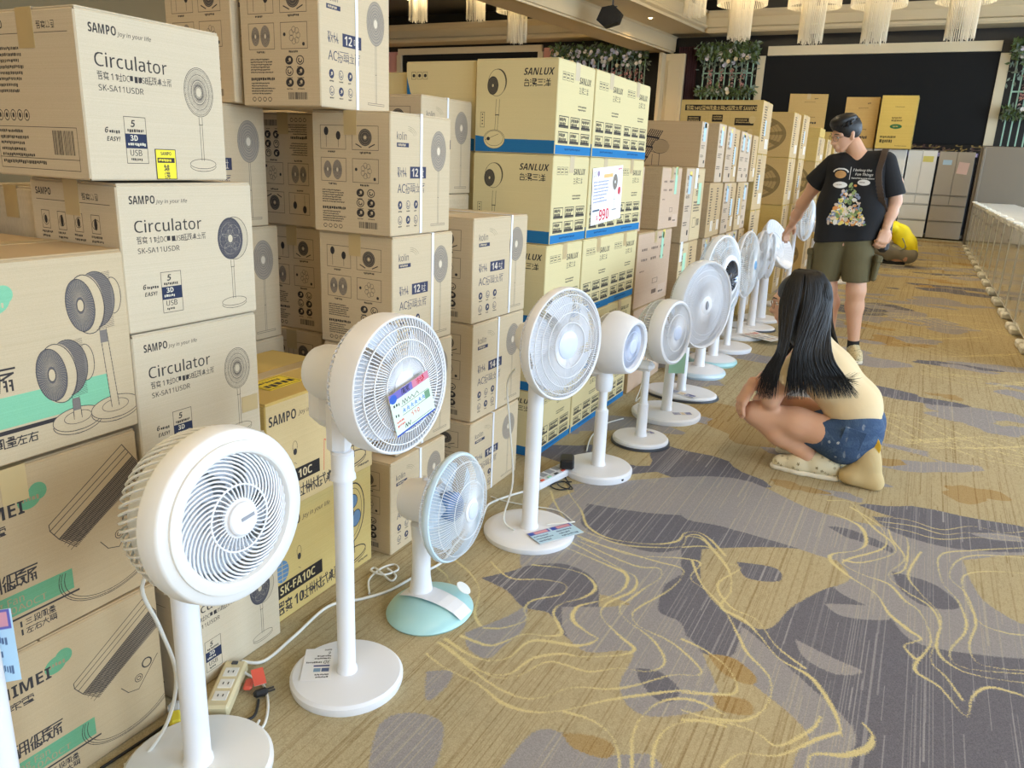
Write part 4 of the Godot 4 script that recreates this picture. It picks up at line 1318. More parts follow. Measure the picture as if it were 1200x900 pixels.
func carpet_image(x0: float, z0: float, wide: float, long: float, W: int, H: int) -> Image:
	# x0, z0 the corner with least x and greatest z; rows run away from the door (towards -z)
	var r := RandomNumberGenerator.new()
	r.seed = 77
	var k := W / wide
	var kz := H / long
	var cl := Canvas.new(W, H, Color8(0, 0, 0))
	var at := func(q: Vector2) -> Vector2: return Vector2((q.x - x0) * k, (z0 - q.y) * kz)
	var shades := [Color8(0, 0, 0), Color8(40, 0, 0), Color8(80, 0, 0), Color8(120, 0, 0)]
	# patches further along the hall
	for i in 330:
		var c := Vector2(r.randf_range(-2.0, 1.4), r.randf_range(-21.6, -3.2))
		var big := r.randf_range(0.08, 0.42)
		var p := ragged(c.x, c.y, big, big * r.randf_range(0.35, 0.9), r)
		var q := PackedVector2Array()
		for s in p:
			q.append(at.call(s))
		cl.poly(q, shades[[1, 2, 1, 0, 0, 3, 0, 1, 0][i % 9]])
	for pt in CARPET_PATCHES:
		var src: Array = pt[1]
		var ctrl := []
		for i in range(0, src.size(), 2):
			ctrl.append(Vector3(src[i] / 1000.0, 0, src[i + 1] / 1000.0))
		ctrl.append(ctrl[0])
		var q := PackedVector2Array()
		for s in spline(ctrl, 5):
			q.append(at.call(Vector2(s.x, s.z)))
		q.remove_at(q.size() - 1)
		cl.poly(q, shades[pt[0]])
	# flowing lines
	var yl := Color8(200, 0, 0)
	for ln in CARPET_LINES:
		var src: Array = ln[1]
		var ctrl := []
		for i in range(0, src.size(), 2):
			ctrl.append(Vector3(src[i] / 1000.0, 0, src[i + 1] / 1000.0))
		var pts := spline(ctrl, 8)
		for i in pts.size() - 1:
			var wd: float = ln[0] / 1000.0 * k * (0.75 + 0.45 * sin(i * 0.21 + ln[0]))
			cl.line(at.call(Vector2(pts[i].x, pts[i].z)), at.call(Vector2(pts[i + 1].x, pts[i + 1].z)), maxf(wd, 1.2), yl)
	for bundle in 26:
		var c := Vector2(r.randf_range(-1.6, 0.9), r.randf_range(-20.0, -4.2))
		var ph := r.randf() * TAU
		for j in 5:
			var prev := Vector2.ZERO
			for i in 26:
				var t := i / 25.0
				var q: Vector2 = at.call(c + Vector2((t - 0.5) * 1.5, 0.16 * sin(t * 7.0 + ph + j * 0.25) + 0.07 * sin(t * 17.0 + j) + j * 0.06))
				if i > 0:
					cl.line(prev, q, maxf(0.006 * k, 1.2), yl)
				prev = q
	# stripes that run along the hall, and the pile
	var stripe := PackedFloat32Array()
	stripe.resize(W * 64)
	var on := PackedFloat32Array()
	on.resize(W)
	for b in 64:
		var x := 0
		while x < W:
			var run := maxi(1, int(r.randf_range(0.002, 0.007) * k))
			if b == 0 or r.randf() < 0.09:
				var s := r.randf_range(0.35, 1.0) if r.randf() < 0.15 else 0.0
				for j in range(x, mini(W, x + run)):
					on[j] = s
			x += run
		for j in W:
			stripe[b * W + j] = on[j]
	var src_d := cl.im.get_data()
	var out := PackedByteArray()
	out.resize(W * H * 3)
	var pal := PackedFloat32Array()
	for c in GOLD:
		pal.append_array(PackedFloat32Array([c.r8, c.g8, c.b8]))
	var state := 12345
	var ribx := maxi(1, int(0.005 * k))
	var riby := maxi(1, int(0.02 * kz))
	var ribw := W / ribx + 1
	var rib := 7.0 if k > 400.0 else 14.0     # finer pile close by, coarser loops further along
	var ribs := PackedByteArray()
	ribs.resize(ribw * (H / riby + 1))
	for i in ribs.size():
		ribs[i] = 1 if r.randf() < 0.17 else 0
	for y in H:
		var band := mini(63, int(y * 64.0 / H))
		var row := y * W
		for x in W:
			state = (state * 1103515245 + 12345) & 0x7fffffff
			var n := state >> 16
			var jx := (n & 3) - 1
			var jy := ((n >> 2) & 3) - 1
			var sx := clampi(x + jx, 0, W - 1)
			var sy := clampi(y + jy, 0, H - 1)
			var id := src_d[(sy * W + sx) * 3]
			var g := float((n >> 4) & 31) - 15.5
			var rr: float
			var gg: float
			var bb: float
			if id == 200:
				rr = 206.0
				gg = 192.0
				bb = 142.0
			else:
				var c := id / 40 * 3
				rr = pal[c]
				gg = pal[c + 1]
				bb = pal[c + 2]
				var s := stripe[band * W + x]
				if s > 0.0:
					if c == 6:
						rr += 44.0 * s
						gg += 44.0 * s
						bb += 38.0 * s
					elif c == 3:
						rr += 22.0 * s
						gg += 18.0 * s
						bb += 4.0 * s
					else:
						rr -= 24.0 * s
						gg -= 27.0 * s
						bb -= 28.0 * s
				if c == 0 and ribs[(y / riby) * ribw + x / ribx] > 0:
					rr -= rib
					gg -= rib
					bb -= rib
			g *= 0.9
			var i := (row + x) * 3
			out[i] = clampi(int(rr + g), 0, 255)
			out[i + 1] = clampi(int(gg + g), 0, 255)
			out[i + 2] = clampi(int(bb + g), 0, 255)
	return Image.create_from_data(W, H, false, Image.FORMAT_RGB8, out)

func lay_floor() -> void:
	var pieces := [[-1.5, -0.75, 2.45, 3.3, 1519, 2046], [-1.5, -4.05, 2.45, 8.0, 612, 2000], [-1.5, -12.05, 2.45, 9.55, 245, 955]]
	for q in pieces:
		var im := carpet_image(q[0], q[1], q[2], q[3], q[4], q[5])
		var mb := MB.new()
		mb.quad(Vector3(q[0], 0, q[1]), Vector3(q[0] + q[2], 0, q[1]), Vector3(q[0] + q[2], 0, q[1] - q[3]), Vector3(q[0], 0, q[1] - q[3]), Vector3.UP, true)
		mb.rbox(Vector3(q[0] + q[2] / 2, -0.06, q[1] - q[3] / 2), Vector3(q[2], 0.1, q[3]), 0.002)
		var m := tex_mat(im, 1.0)
		m.metallic_specular = 0.1
		struct("floor", mb, m, "patterned carpet with gold and grey patches and wavy lines")
	# the rest of the carpet, out of sight behind cartons and freezers
	var im2 := carpet_image(-1.5, -14.0, 2.45, 2.45, 400, 400)
	var m2 := tex_mat(im2, 1.0, true)
	m2.uv1_triplanar = true
	m2.uv1_world_triplanar = true
	m2.uv1_scale = Vector3(0.41, 0.41, 0.41)
	m2.metallic_specular = 0.1
	for q in [[-17.0, -1.5, -21.6, 5.0], [0.95, 6.0, -21.6, 5.0], [-1.5, 0.95, -0.75, 5.0]]:
		var mb := MB.new()
		mb.rbox(Vector3((q[0] + q[1]) / 2, -0.05, (q[2] + q[3]) / 2), Vector3(q[1] - q[0], 0.1, q[3] - q[2]), 0.001)
		struct("floor", mb, m2, "patterned carpet beside the aisle")

# ---------------------------------------------------------------- the hall
func window_light(at: Vector3, w: float, h: float) -> void:
	var l := AreaLight3D.new()
	l.name = "window_light"
	l.area_size = Vector2(w, h)
	l.area_normalize_energy = false
	l.light_color = Color(0.8, 0.9, 1.0)
	l.light_energy = WINDOW_ENERGY
	l.shadow_enabled = true
	l.set("area_range", 40.0)
	add_child(l, true)
	l.position = at
	l.rotation.y = PI / 2     # shines towards -x

func downlight(at: Vector3, energy: float, label: String) -> void:
	var t := thing("downlight", label, "lamp", at, 0.0, "ceiling downlights")
	var ring := MB.new()
	ring.lathe([Vector2(0.05, 0.0), Vector2(0.085, -0.004), Vector2(0.09, 0.0), Vector2(0.09, 0.01), Vector2(0.05, 0.01)], 20)
	obj("trim_ring", ring, M.cream, t)
	var b := MB.new()
	b.lathe([Vector2(0.0, -0.022), Vector2(0.03, -0.018), Vector2(0.045, -0.004), Vector2(0.045, 0.008), Vector2(0.0, 0.008)], 16)
	obj("bulb", b, M.lamp, t)
	var l := SpotLight3D.new()
	l.name = "beam"
	l.light_color = Color(1.0, 0.82, 0.54)
	l.light_energy = energy
	l.light_size = 0.12
	l.spot_angle = 68.0
	l.spot_angle_attenuation = 0.9
	l.spot_range = 30.0
	l.shadow_enabled = true
	t.add_child(l, true)
	l.position = Vector3(0, -0.04, 0)
	l.rotation.x = -PI / 2

func slab(called: String, x0: float, x1: float, y0: float, y1: float, z0: float, z1: float, m: Material, label := "", bev := 0.004) -> MeshInstance3D:
	var mb := MB.new()
	mb.rbox(Vector3((x0 + x1) / 2, (y0 + y1) / 2, (z0 + z1) / 2), Vector3(absf(x1 - x0), absf(y1 - y0), absf(z1 - z0)), bev)
	return struct(called, mb, m, label)

func moulding(called: String, a: Vector3, b: Vector3, out: Vector3, prof: PackedVector2Array, m: Material, label: String) -> void:
	# sweep a profile (out, up) from a to b
	var mb := MB.new()
	var d := (b - a)
	var xf := Transform3D(Basis(out.normalized(), Vector3.UP, out.normalized().cross(Vector3.UP)), a)
	var len := d.length()
	if xf.basis.z.dot(d) < 0:
		xf.origin = b
	mb.prism(prof, len, xf)
	struct(called, mb, m, label)

func room_materials() -> void:
	M.cream = mat(206, 190, 156, 0.55)
	M.wall = mat(196, 176, 134, 0.8)
	M.dark = mat(22, 20, 19, 0.45)
	M.black_ceiling = mat(22, 20, 19, 0.3)
	M.screen = mat(13, 13, 13, 0.85)
	M.frame_white = mat(222, 208, 176, 0.35)
	M.pink = mat(220, 164, 156, 0.8)
	M.plum = mat(78, 48, 52, 0.9)
	M.lilac = mat(176, 160, 196, 0.6)
	M.lamp = mat(255, 240, 214, 0.4)
	M.lamp.emission_enabled = true
	M.lamp.emission = Color(1.0, 0.88, 0.66)
	M.lamp.emission_energy_multiplier = 9.0
	M.glass = mat(235, 242, 245, 0.03)
	M.glass.transparency = BaseMaterial3D.TRANSPARENCY_ALPHA
	M.glass.albedo_color.a = 0.08

func build_room() -> void:
	room_materials()
	lay_floor()
	var X0 := -17.0
	var X1 := 6.0
	var Z0 := -21.6
	var Z1 := 5.0
	slab("wall_back", X0, X1, 0, 5.4, Z0 - 0.2, Z0, M.dark, "dark back wall behind the stage")
	slab("wall_front", X0, X1, 0, 5.4, Z1, Z1 + 0.2, M.wall, "beige wall at the entrance end")
	slab("wall_left", X0 - 0.2, X0, 0, 5.4, Z0, Z1, M.wall, "long beige side wall")
	# window wall
	var zs := [3.0, -1.0, -5.0, -9.0, -13.0, -17.0]
	var ww := 3.0
	slab("wall_right", X1, X1 + 0.2, 0, 0.5, Z0, Z1, M.wall, "beige wall below the windows")
	slab("wall_right", X1, X1 + 0.2, 4.2, 5.4, Z0, Z1, M.wall, "beige wall above the windows")
	var edge := Z1
	for i in zs.size() + 1:
		var a: float = edge
		var b: float = zs[i] + ww / 2 if i < zs.size() else Z0
		slab("wall_right", X1, X1 + 0.2, 0.5, 4.2, a, b, M.wall, "beige pier between windows")
		if i < zs.size():
			edge = zs[i] - ww / 2
			var fr := MB.new()
			for s in [-1.0, 0.0, 1.0]:
				fr.rbox(Vector3(X1 + 0.1, 2.35, zs[i] + s * (ww / 2 - 0.03)), Vector3(0.08, 3.7, 0.06), 0.004)
			for y in [0.53, 4.17]:
				fr.rbox(Vector3(X1 + 0.1, y, zs[i]), Vector3(0.08, 0.06, ww), 0.004)
			var wn := struct("window_%d" % (i + 1), fr, M.frame_white, "tall window in the side wall")
			for s in [-0.5, 0.5]:
				var pn := MB.new()
				pn.rbox(Vector3(X1 + 0.1, 2.35, zs[i] + s * (ww / 2)), Vector3(0.006, 3.64, ww / 2 - 0.05), 0.001)
				obj("pane", pn, M.glass, wn)
			window_light(Vector3(X1 - 0.02, 2.35, zs[i]), ww - 0.2, 3.5)
	# ceiling: black trays framed by cream soffits
	slab("ceiling", X0, X1, 5.3, 5.5, Z0, Z1, M.black_ceiling, "black recessed ceiling")
	slab("ceiling", X0, X1, 4.55, 5.04, Z0, -20.9, M.cream, "cream soffit along the back wall")
	slab("ceiling", X0, X1, 5.04, 5.3, Z0, -20.92, M.black_ceiling, "black upstand above the soffit")
	slab("ceiling", 4.6, X1, 4.55, 5.3, -20.9, Z1, M.cream, "cream soffit above the windows")
	# slanting beam between the two bays, from the back wall to the entrance
	var b0 := Vector3(-6.62, 4.15, -21.5)
	var dir := Vector3(-0.8, 0, 7.5).normalized()
	var side := Vector3(dir.z, 0, -dir.x)       # towards +x
	var xf := Transform3D(Basis(side, Vector3.UP, dir), b0)
	var beam := MB.new()
	beam.prism(PackedVector2Array([Vector2(-0.9, 0.05), Vector2(-0.03, 0.05), Vector2(-0.03, 0.0), Vector2(0.0, 0.0), Vector2(0.0, 0.04), Vector2(0.04, 0.05), Vector2(0.05, 0.36), Vector2(0.1, 0.4), Vector2(1.0, 0.4), Vector2(1.0, 0.46), Vector2(1.06, 0.5), Vector2(1.06, 0.56), Vector2(1.0, 0.6), Vector2(1.0, 0.82), Vector2(1.05, 0.84), Vector2(1.05, 0.9), Vector2(0.6, 0.9), Vector2(0.6, 1.15), Vector2(-0.9, 1.15)]), 26.0, xf)
	struct("trim_1", beam, M.cream, "cream boxed beam with stepped mouldings between the hall bays")
	# cornice at the back
	var prof := PackedVector2Array([Vector2(0, 0), Vector2(0.06, 0.0), Vector2(0.1, 0.04), Vector2(0.1, 0.1), Vector2(0.03, 0.14), Vector2(0.03, 0.34), Vector2(0.07, 0.37), Vector2(0.12, 0.44), Vector2(0.12, 0.5), Vector2(0.0, 0.52)])
	moulding("trim_2", Vector3(-5.6, 4.53, -20.9), Vector3(4.6, 4.53, -20.9), Vector3(0, 0, 1), prof, M.cream, "cream cornice over the black screen")
	moulding("trim_3", Vector3(X0, 4.54, -20.9), Vector3(-7.4, 4.54, -20.9), Vector3(0, 0, 1), prof, M.cream, "cream cornice over the pink panels")
	# stage screen with pale frame
	slab("wall_back", -4.25, 0.86, 2.05, 4.05, Z0, Z0 + 0.06, M.screen, "large black display wall behind the stage")
	slab("trim_4", -4.2, 0.86, 4.06, 4.28, Z0, Z0 + 0.1, M.frame_white, "pale head of the display frame")
	slab("trim_5", -4.42, -4.24, 1.6, 4.06, Z0, Z0 + 0.1, M.frame_white, "pale jamb of the display frame")
	slab("trim_6", 0.86, 1.06, 1.6, 4.02, Z0, Z0 + 0.1, M.frame_white, "pale jamb of the display frame")
	# stage front: patterned strip and lilac edge
	var cv := Canvas.new(512, 32, Color8(38, 34, 30))
	for i in 120:
		cv.ring(rng.randf() * 512, rng.randf() * 32, rng.randf_range(3, 12), rng.randf_range(3, 9), 2.2, [Color8(150, 124, 70), Color8(110, 100, 92), Color8(90, 66, 60)][i % 3], 0, 0, 4.0)
	var sk := tex_mat(cv.im, 0.7)
	var mb := MB.new()
	mb.quad(Vector3(-4.2, 2.04, Z0 + 0.3), Vector3(1.6, 2.04, Z0 + 0.3), Vector3(1.6, 1.86, Z0 + 0.3), Vector3(-4.2, 1.86, Z0 + 0.3), Vector3.BACK, true)
	mb.rbox(Vector3(-1.3, 1.95, Z0 + 0.14), Vector3(5.8, 0.18, 0.3), 0.004)
	struct("trim_7", mb, sk, "dark patterned band under the display wall")
	slab("trim_8", -4.2, 1.6, 1.78, 1.86, Z0 + 0.02, Z0 + 0.36, M.lilac, "lilac edge strip under the patterned band")
	# left bay: framed screen and pink panels
	slab("wall_back", -15.3, -10.6, 1.0, 4.3, Z0, Z0 + 0.06, M.screen, "second black display wall in the side bay")
	slab("trim_9", -15.5, -10.5, 4.3, 4.48, Z0, Z0 + 0.1, M.frame_white, "pale head of the second display frame")
	slab("trim_10", -15.55, -15.38, 1.0, 4.3, Z0, Z0 + 0.1, M.frame_white, "pale jamb of the second display frame")
	slab("trim_11", -10.62, -10.45, 1.0, 4.3, Z0, Z0 + 0.1, M.frame_white, "pale jamb of the second display frame")
	slab("wall_back", -16.4, -15.55, 1.0, 4.4, Z0, Z0 + 0.05, M.pink, "pink panel beside the second display")
	slab("wall_back", -10.45, -9.95, 1.0, 4.4, Z0, Z0 + 0.05, M.pink, "pink panel between display and flowers")
	# folded partition leaf and dark curtain under the end of the beam
	var pt := MB.new()
	pt.rbox(Vector3(-6.75, 2.06, -21.1), Vector3(0.1, 4.1, 0.5), 0.01)
	pt.rbox(Vector3(-6.45, 2.06, -21.2), Vector3(0.5, 4.1, 0.12), 0.01)
	pt.rbox(Vector3(-6.45, 3.2, -21.12), Vector3(0.34, 1.5, 0.03), 0.006)
	struct("door_1", pt, M.cream, "cream folding partition leaf at the end of the beam")
	var cu := MB.new()
	var line := PackedVector2Array()
	for i in 41:
		line.append(Vector2(-6.46 + i * 0.0065 * 2.0, 0.05 * sin(i * 1.3)))
	for i in range(40, -1, -1):
		line.append(Vector2(-6.46 + i * 0.0065 * 2.0, 0.05 * sin(i * 1.3) - 0.02))
	cu.prism(line, 4.3, Transform3D(Basis(Vector3.RIGHT, Vector3(0, 0, 1), Vector3(0, 1, 0)), Vector3(0, 0.01, -21.45)))
	tag(obj("curtain", cu, M.plum), "plum curtain hanging beside the flower trellis", "curtain")

func light_room() -> void:
	# warm lamps set in the soffit and the trays
	downlight(Vector3(-6.35, 4.545, -18.6), 9.0, "lit downlight in the cream beam near the black loudspeaker")
	for q in [[-15.2, -18.6], [-13.2, -18.8], [-11.2, -18.9]]:
		downlight(Vector3(q[0], 5.295, q[1]), 7.0, "lit downlight in the black ceiling before the second display")
	for q in [[-3.6, -16.5], [0.9, -16.5], [-3.6, -11.0], [0.9, -11.0], [-3.6, -6.0], [0.9, -6.0], [-3.6, -1.2], [0.9, -1.2], [-3.6, 2.0], [-1.4, 2.0], [0.9, 2.0], [-3.6, 4.4], [-1.4, 4.4], [0.9, 4.4]]:
		downlight(Vector3(q[0], 5.295, q[1]), LAMP_ENERGY if q[1] < 1.0 else LAMP_ENERGY * 0.7, "lit downlight in the black tray ceiling above the aisle")

# ---------------------------------------------------------------- fans
# lathe axis y turned to the head's axis z
var TURN := Basis(Vector3(1, 0, 0), Vector3(0, 0, 1), Vector3(0, -1, 0))

func fan_materials() -> void:
	M.white = mat(231, 231, 234, 0.38)
	M.white_warm = mat(231, 230, 227, 0.42)
	M.white_gloss = mat(232, 233, 236, 0.22)
	M.pale_blue = mat(204, 224, 236, 0.3)
	M.teal = mat(168, 212, 214, 0.3)
	M.hub_blue = mat(212, 220, 240, 0.35)
	M.grey_plastic = mat(150, 152, 160, 0.4)
	M.charcoal = mat(58, 60, 66, 0.4)
	M.black = mat(26, 26, 28, 0.45)
	M.chrome = mat(120, 122, 132, 0.2, 0.9)
	M.wire = mat(232, 236, 240, 0.3)
	M.blade_white = mat(226, 228, 234, 0.35)
	M.blade_blue = mat(112, 146, 196, 0.25)
	M.blade_pale = mat(206, 222, 236, 0.2)
	M.blade_pale.transparency = BaseMaterial3D.TRANSPARENCY_ALPHA
	M.blade_pale.albedo_color.a = 0.6
	M.clear = mat(226, 232, 236, 0.2)
	M.clear.transparency = BaseMaterial3D.TRANSPARENCY_ALPHA
	M.clear.albedo_color.a = 0.35
	M.cord_white = mat(226, 224, 216, 0.5)
	M.cord_black = mat(30, 30, 32, 0.5)
	M.blue_disc = mat(120, 176, 222, 0.4)
	M.paper = mat(226, 228, 226, 0.8)

func blades(mb: MB, n: int, r0: float, r1: float, z: float, sweep: float, pitch: float) -> void:
	for k in n:
		var a0 := TAU * k / n
		var prev: Array = []
		for i in 7:
			var t := i / 6.0
			var r := lerpf(r0, r1, t)
			var mid := a0 + sweep * t
			var half: float = lerpf(0.30, 0.5, sin(t * PI * 0.62)) * TAU / n * 0.9
			var row: Array = []
			for j in 4:
				var u := j / 3.0 * 2.0 - 1.0
				var a := mid + u * half
				row.append(Vector3(cos(a) * r, sin(a) * r, z + u * pitch * (1.0 - 0.3 * t)))
			if prev.size():
				for j in 3:
					mb.flat(prev[j], prev[j + 1], row[j + 1])
					mb.flat(prev[j], row[j + 1], row[j])
			prev = row

# spokes from r0 to r1; swirl turns them, z runs from z0 (inside) to z1 (outside), dome lifts the middle
func spokes(mb: MB, n: int, r0: float, r1: float, z0: float, z1: float, swirl: float, th: float, dome := 0.0, seg := 5, sides := 4, phase := 0.0) -> void:
	for k in n:
		var p := PackedVector3Array()
		for i in seg + 1:
			var t := float(i) / seg
			var r := lerpf(r0, r1, t)
			var a := TAU * (k + phase) / n + swirl * t * (0.6 + 0.4 * t)
			p.append(Vector3(cos(a) * r, sin(a) * r, lerpf(z0, z1, t) + dome * sin(t * PI)))
		mb.tube(p, th, sides)

# bars of the rear cage: from (r1, z1) at the rim to (r0, z0) at the motor, bulging out
func cage(mb: MB, n: int, r1: float, z1: float, r0: float, z0: float, th: float, seg := 6, sides := 4) -> void:
	for k in n:
		var a := TAU * k / n
		var p := PackedVector3Array()
		for i in seg + 1:
			var t := float(i) / seg
			var s := t * PI / 2
			p.append(Vector3(cos(a) * lerpf(r0, r1, cos(s)), sin(a) * lerpf(r0, r1, cos(s)), lerpf(z1, z0, sin(s))))
		mb.tube(p, th, sides)

func turned(prof: Array, seg := 40) -> MB:
	var mb := MB.new()
	mb.lathe(prof, seg, Transform3D(TURN, Vector3.ZERO))
	return mb

func p2(x: float, y: float) -> Vector2:
	return Vector2(x, y)

func round_base(t: Node3D, r: float, h: float, m: Material, sx := 1.0, sz := 1.0, dark_rim := false) -> void:
	var mb := MB.new()
	mb.lathe([p2(0, h * 1.05), p2(r * 0.25, h * 1.04), p2(r * 0.8, h), p2(r * 0.95, h * 0.93), p2(r, h * 0.7), p2(r * 1.0, h * 0.3), p2(r * 0.98, 0.0), p2(0, 0)], 48, Transform3D(), sx, sz)
	obj("base", mb, m, t)
	if dark_rim:
		var d := MB.new()
		d.lathe([p2(r * 1.03, 0.0), p2(r * 1.06, 0.004), p2(r * 1.05, 0.012), p2(r * 1.0, 0.013)], 48, Transform3D(), sx, sz)
		obj("foot_ring", d, M.charcoal, t)

func rod(t: Node3D, called: String, r0: float, r1: float, y0: float, y1: float, m: Material, x := 0.0, z := 0.0) -> void:
	var mb := MB.new()
	mb.lathe([p2(0, y0), p2(r0 + 0.004, y0), p2(r0 + 0.003, y0 + 0.01), p2(r0, y0 + 0.016), p2(r1, y1 - 0.004), p2(r1 - 0.004, y1), p2(0, y1)], 24, Transform3D(Basis(), Vector3(x, 0, z)))
	obj(called, mb, m, t)

# head node: z looks out of the fan
func head_at(t: Node3D, pos: Vector3, yaw: float, pitch: float) -> Node3D:
	var h := part("fan_head", t)
	var f := Vector3(cos(pitch) * cos(yaw), sin(pitch), cos(pitch) * sin(yaw))
	var x := Vector3.UP.cross(f).normalized()
	h.transform = Transform3D(Basis(x, f.cross(x), f), pos)
	return h

func motor(h: Node3D, r: float, z0: float, z1: float, m: Material) -> void:
	obj("motor_housing", turned([p2(0, z1), p2(r * 0.6, z1 + 0.002), p2(r * 0.88, z1 + 0.012), p2(r * 0.97, z1 + 0.03), p2(r, (z0 + z1) / 2), p2(r * 1.02, z0), p2(0, z0)], 32), m, h)

func rear(h: Node3D, n: int, r1: float, z1: float, r0: float, z0: float, th: float, m: Material, rings := 1) -> void:
	var mb := MB.new()
	cage(mb, n, r1, z1, r0, z0, th)
	for i in rings:
		var s := PI / 2 * (i + 1) / (rings + 1)
		mb.ring(lerpf(r0, r1, cos(s)), th * 1.2, lerpf(z1, z0, sin(s)), Transform3D(), 48, 5)
	mb.ring(r0, th * 1.6, z0, Transform3D(), 36, 5)
	obj("rear_grille", mb, m, h)

func disc(h: Node3D, called: String, r: float, z: float, bulge: float, m: Material) -> void:
	obj(called, turned([p2(0, z + bulge), p2(r * 0.5, z + bulge * 0.9), p2(r * 0.9, z + bulge * 0.5), p2(r, z), p2(r * 0.98, z - 0.006), p2(0, z - 0.006)], 32), m, h)

func spinner(h: Node3D, n: int, r: float, z: float, m: Material, hub := 0.035, sweep := 0.5) -> void:
	var mb := MB.new()
	blades(mb, n, hub * 0.8, r, z, sweep, 0.016)
	obj("blades", mb, m, h)
	obj("blade_hub", turned([p2(0, z + 0.022), p2(hub * 0.8, z + 0.02), p2(hub, z + 0.008), p2(hub, z - 0.02), p2(0, z - 0.02)], 24), m, h)

# --- deep circulator head with curved front vanes
func circulator_head(h: Node3D) -> void:
	obj("front_rim", turned([p2(0.124, -0.022), p2(0.1255, -0.009), p2(0.128, -0.004), p2(0.132, -0.002), p2(0.148, -0.004), p2(0.1505, -0.0055), p2(0.1512, -0.0105), p2(0.1535, -0.0115), p2(0.167, -0.0155), p2(0.1705, -0.018), p2(0.1725, -0.022), p2(0.1765, -0.058), p2(0.1755, -0.066), p2(0.171, -0.069), p2(0.165, -0.069), p2(0.164, -0.05), p2(0.13, -0.03), p2(0.124, -0.022)], 64), M.white_warm, h)
	var g := MB.new()
	spokes(g, 42, 0.066, 0.127, -0.004, -0.016, 0.95, 0.0024, 0.002, 8, 5)
	spokes(g, 38, 0.038, 0.066, 0.0, -0.003, 0.1, 0.0021, 0.0, 2)
	g.ring(0.066, 0.0024, -0.003, Transform3D(), 60, 6)
	obj("front_grille", g, M.white, h)
	obj("hub_cap", turned([p2(0, 0.011), p2(0.03, 0.0105), p2(0.033, 0.008), p2(0.034, 0.002), p2(0.039, 0.0), p2(0.041, -0.004), p2(0.04, -0.01), p2(0, -0.01)], 40), M.white, h)
	var b := MB.new()
	b.rbox(Vector3(0.008, 0.001, 0.0115), Vector3(0.032, 0.007, 0.001), 0.0004, Transform3D(Basis(Vector3(0, 0, 1), 0.12), Vector3.ZERO))
	obj("brand_plate", b, M.grey_plastic, h)
	spinner(h, 7, 0.118, -0.055, M.blade_white, 0.04, 0.7)
	var c := MB.new()
	for k in 58:
		var a := TAU * k / 58
		var p := PackedVector3Array()
		for i in 8:
			var s := i / 7.0 * PI / 2
			var r := lerpf(0.072, 0.17, pow(cos(s), 0.8))
			var aa := a + 0.3 * sin(s)
			p.append(Vector3(cos(aa) * r, sin(aa) * r, lerpf(-0.062, -0.205, sin(s))))
		c.tube(p, 0.003, 5)
	c.ring(0.138, 0.002, -0.137, Transform3D(), 48, 5)
	obj("rear_grille", c, M.white_warm, h)
	obj("rear_liner", turned([p2(0.06, -0.19), p2(0.1, -0.182), p2(0.135, -0.155), p2(0.156, -0.115), p2(0.164, -0.064)], 40), M.white_warm, h)
	motor(h, 0.08, -0.18, -0.25, M.white_warm)

# --- stand fan head with ring and straight spokes
func stand_head(h: Node3D, r: float, n: int, rings: Array, hub: float, hub_mat: Material, deep := 0.045, th := 0.0014, dome := 0.012, nrear := 72) -> void:
	obj("front_rim", turned([p2(r * 0.945, -0.006), p2(r * 0.955, 0.0), p2(r * 0.975, 0.002), p2(r * 0.99, 0.0), p2(r, -0.008), p2(r * 1.006, -deep * 0.7), p2(r, -deep), p2(r * 0.97, -deep), p2(r * 0.97, -0.01), p2(r * 0.945, -0.006)], 64), M.white, h)
	var g := MB.new()
	spokes(g, n, hub * 0.9, r * 0.955, 0.004, -0.002, 0.12, th, dome, 5)
	for q in rings:
		g.ring(r * q, th * 1.3, 0.003 + dome * sin(q * PI) - 0.001, Transform3D(), 60, 5)
	obj("front_grille", g, M.white, h)
	disc(h, "hub_cap", hub, 0.008, 0.006, hub_mat)
	spinner(h, 5, r * 0.84, -deep * 0.75, M.blade_white, 0.04, 0.45)
	rear(h, nrear, r * 0.985, -deep + 0.004, 0.055, -deep - 0.05, 0.0016, M.white, 2)

func wire_head(h: Node3D, r: float, n: int, rim_mat: Material, blade_mat: Material, hub_mat: Material, hub := 0.034, front := 0.05, back := 0.075, wire_mat: Material = null, th := 0.0009) -> void:
	var wm: Material = wire_mat if wire_mat else M.wire
	var f := MB.new()
	cage(f, n, r, 0.0, hub * 0.9, front, th, 7, 3)
	for q in [0.35, 0.72]:
		f.ring(lerpf(hub * 0.9, r, cos(q * PI / 2)), th * 1.2, front * sin(q * PI / 2), Transform3D(), 48, 4)
	obj("front_grille", f, wm, h)
	rear(h, n, r, -0.004, 0.05, -back, th, wm, 2)
	obj("front_rim", turned([p2(r - 0.003, 0.006), p2(r + 0.003, 0.006), p2(r + 0.006, 0.0), p2(r + 0.006, -0.008), p2(r + 0.003, -0.013), p2(r - 0.003, -0.013), p2(r - 0.003, 0.006)], 56), rim_mat, h)
	disc(h, "hub_cap", hub, front + 0.003, 0.005, M.white)
	disc(h, "hub_badge", hub * 0.72, front + 0.008, 0.003, hub_mat)
	spinner(h, 5, r * 0.82, -0.02, blade_mat, 0.034, 0.3)

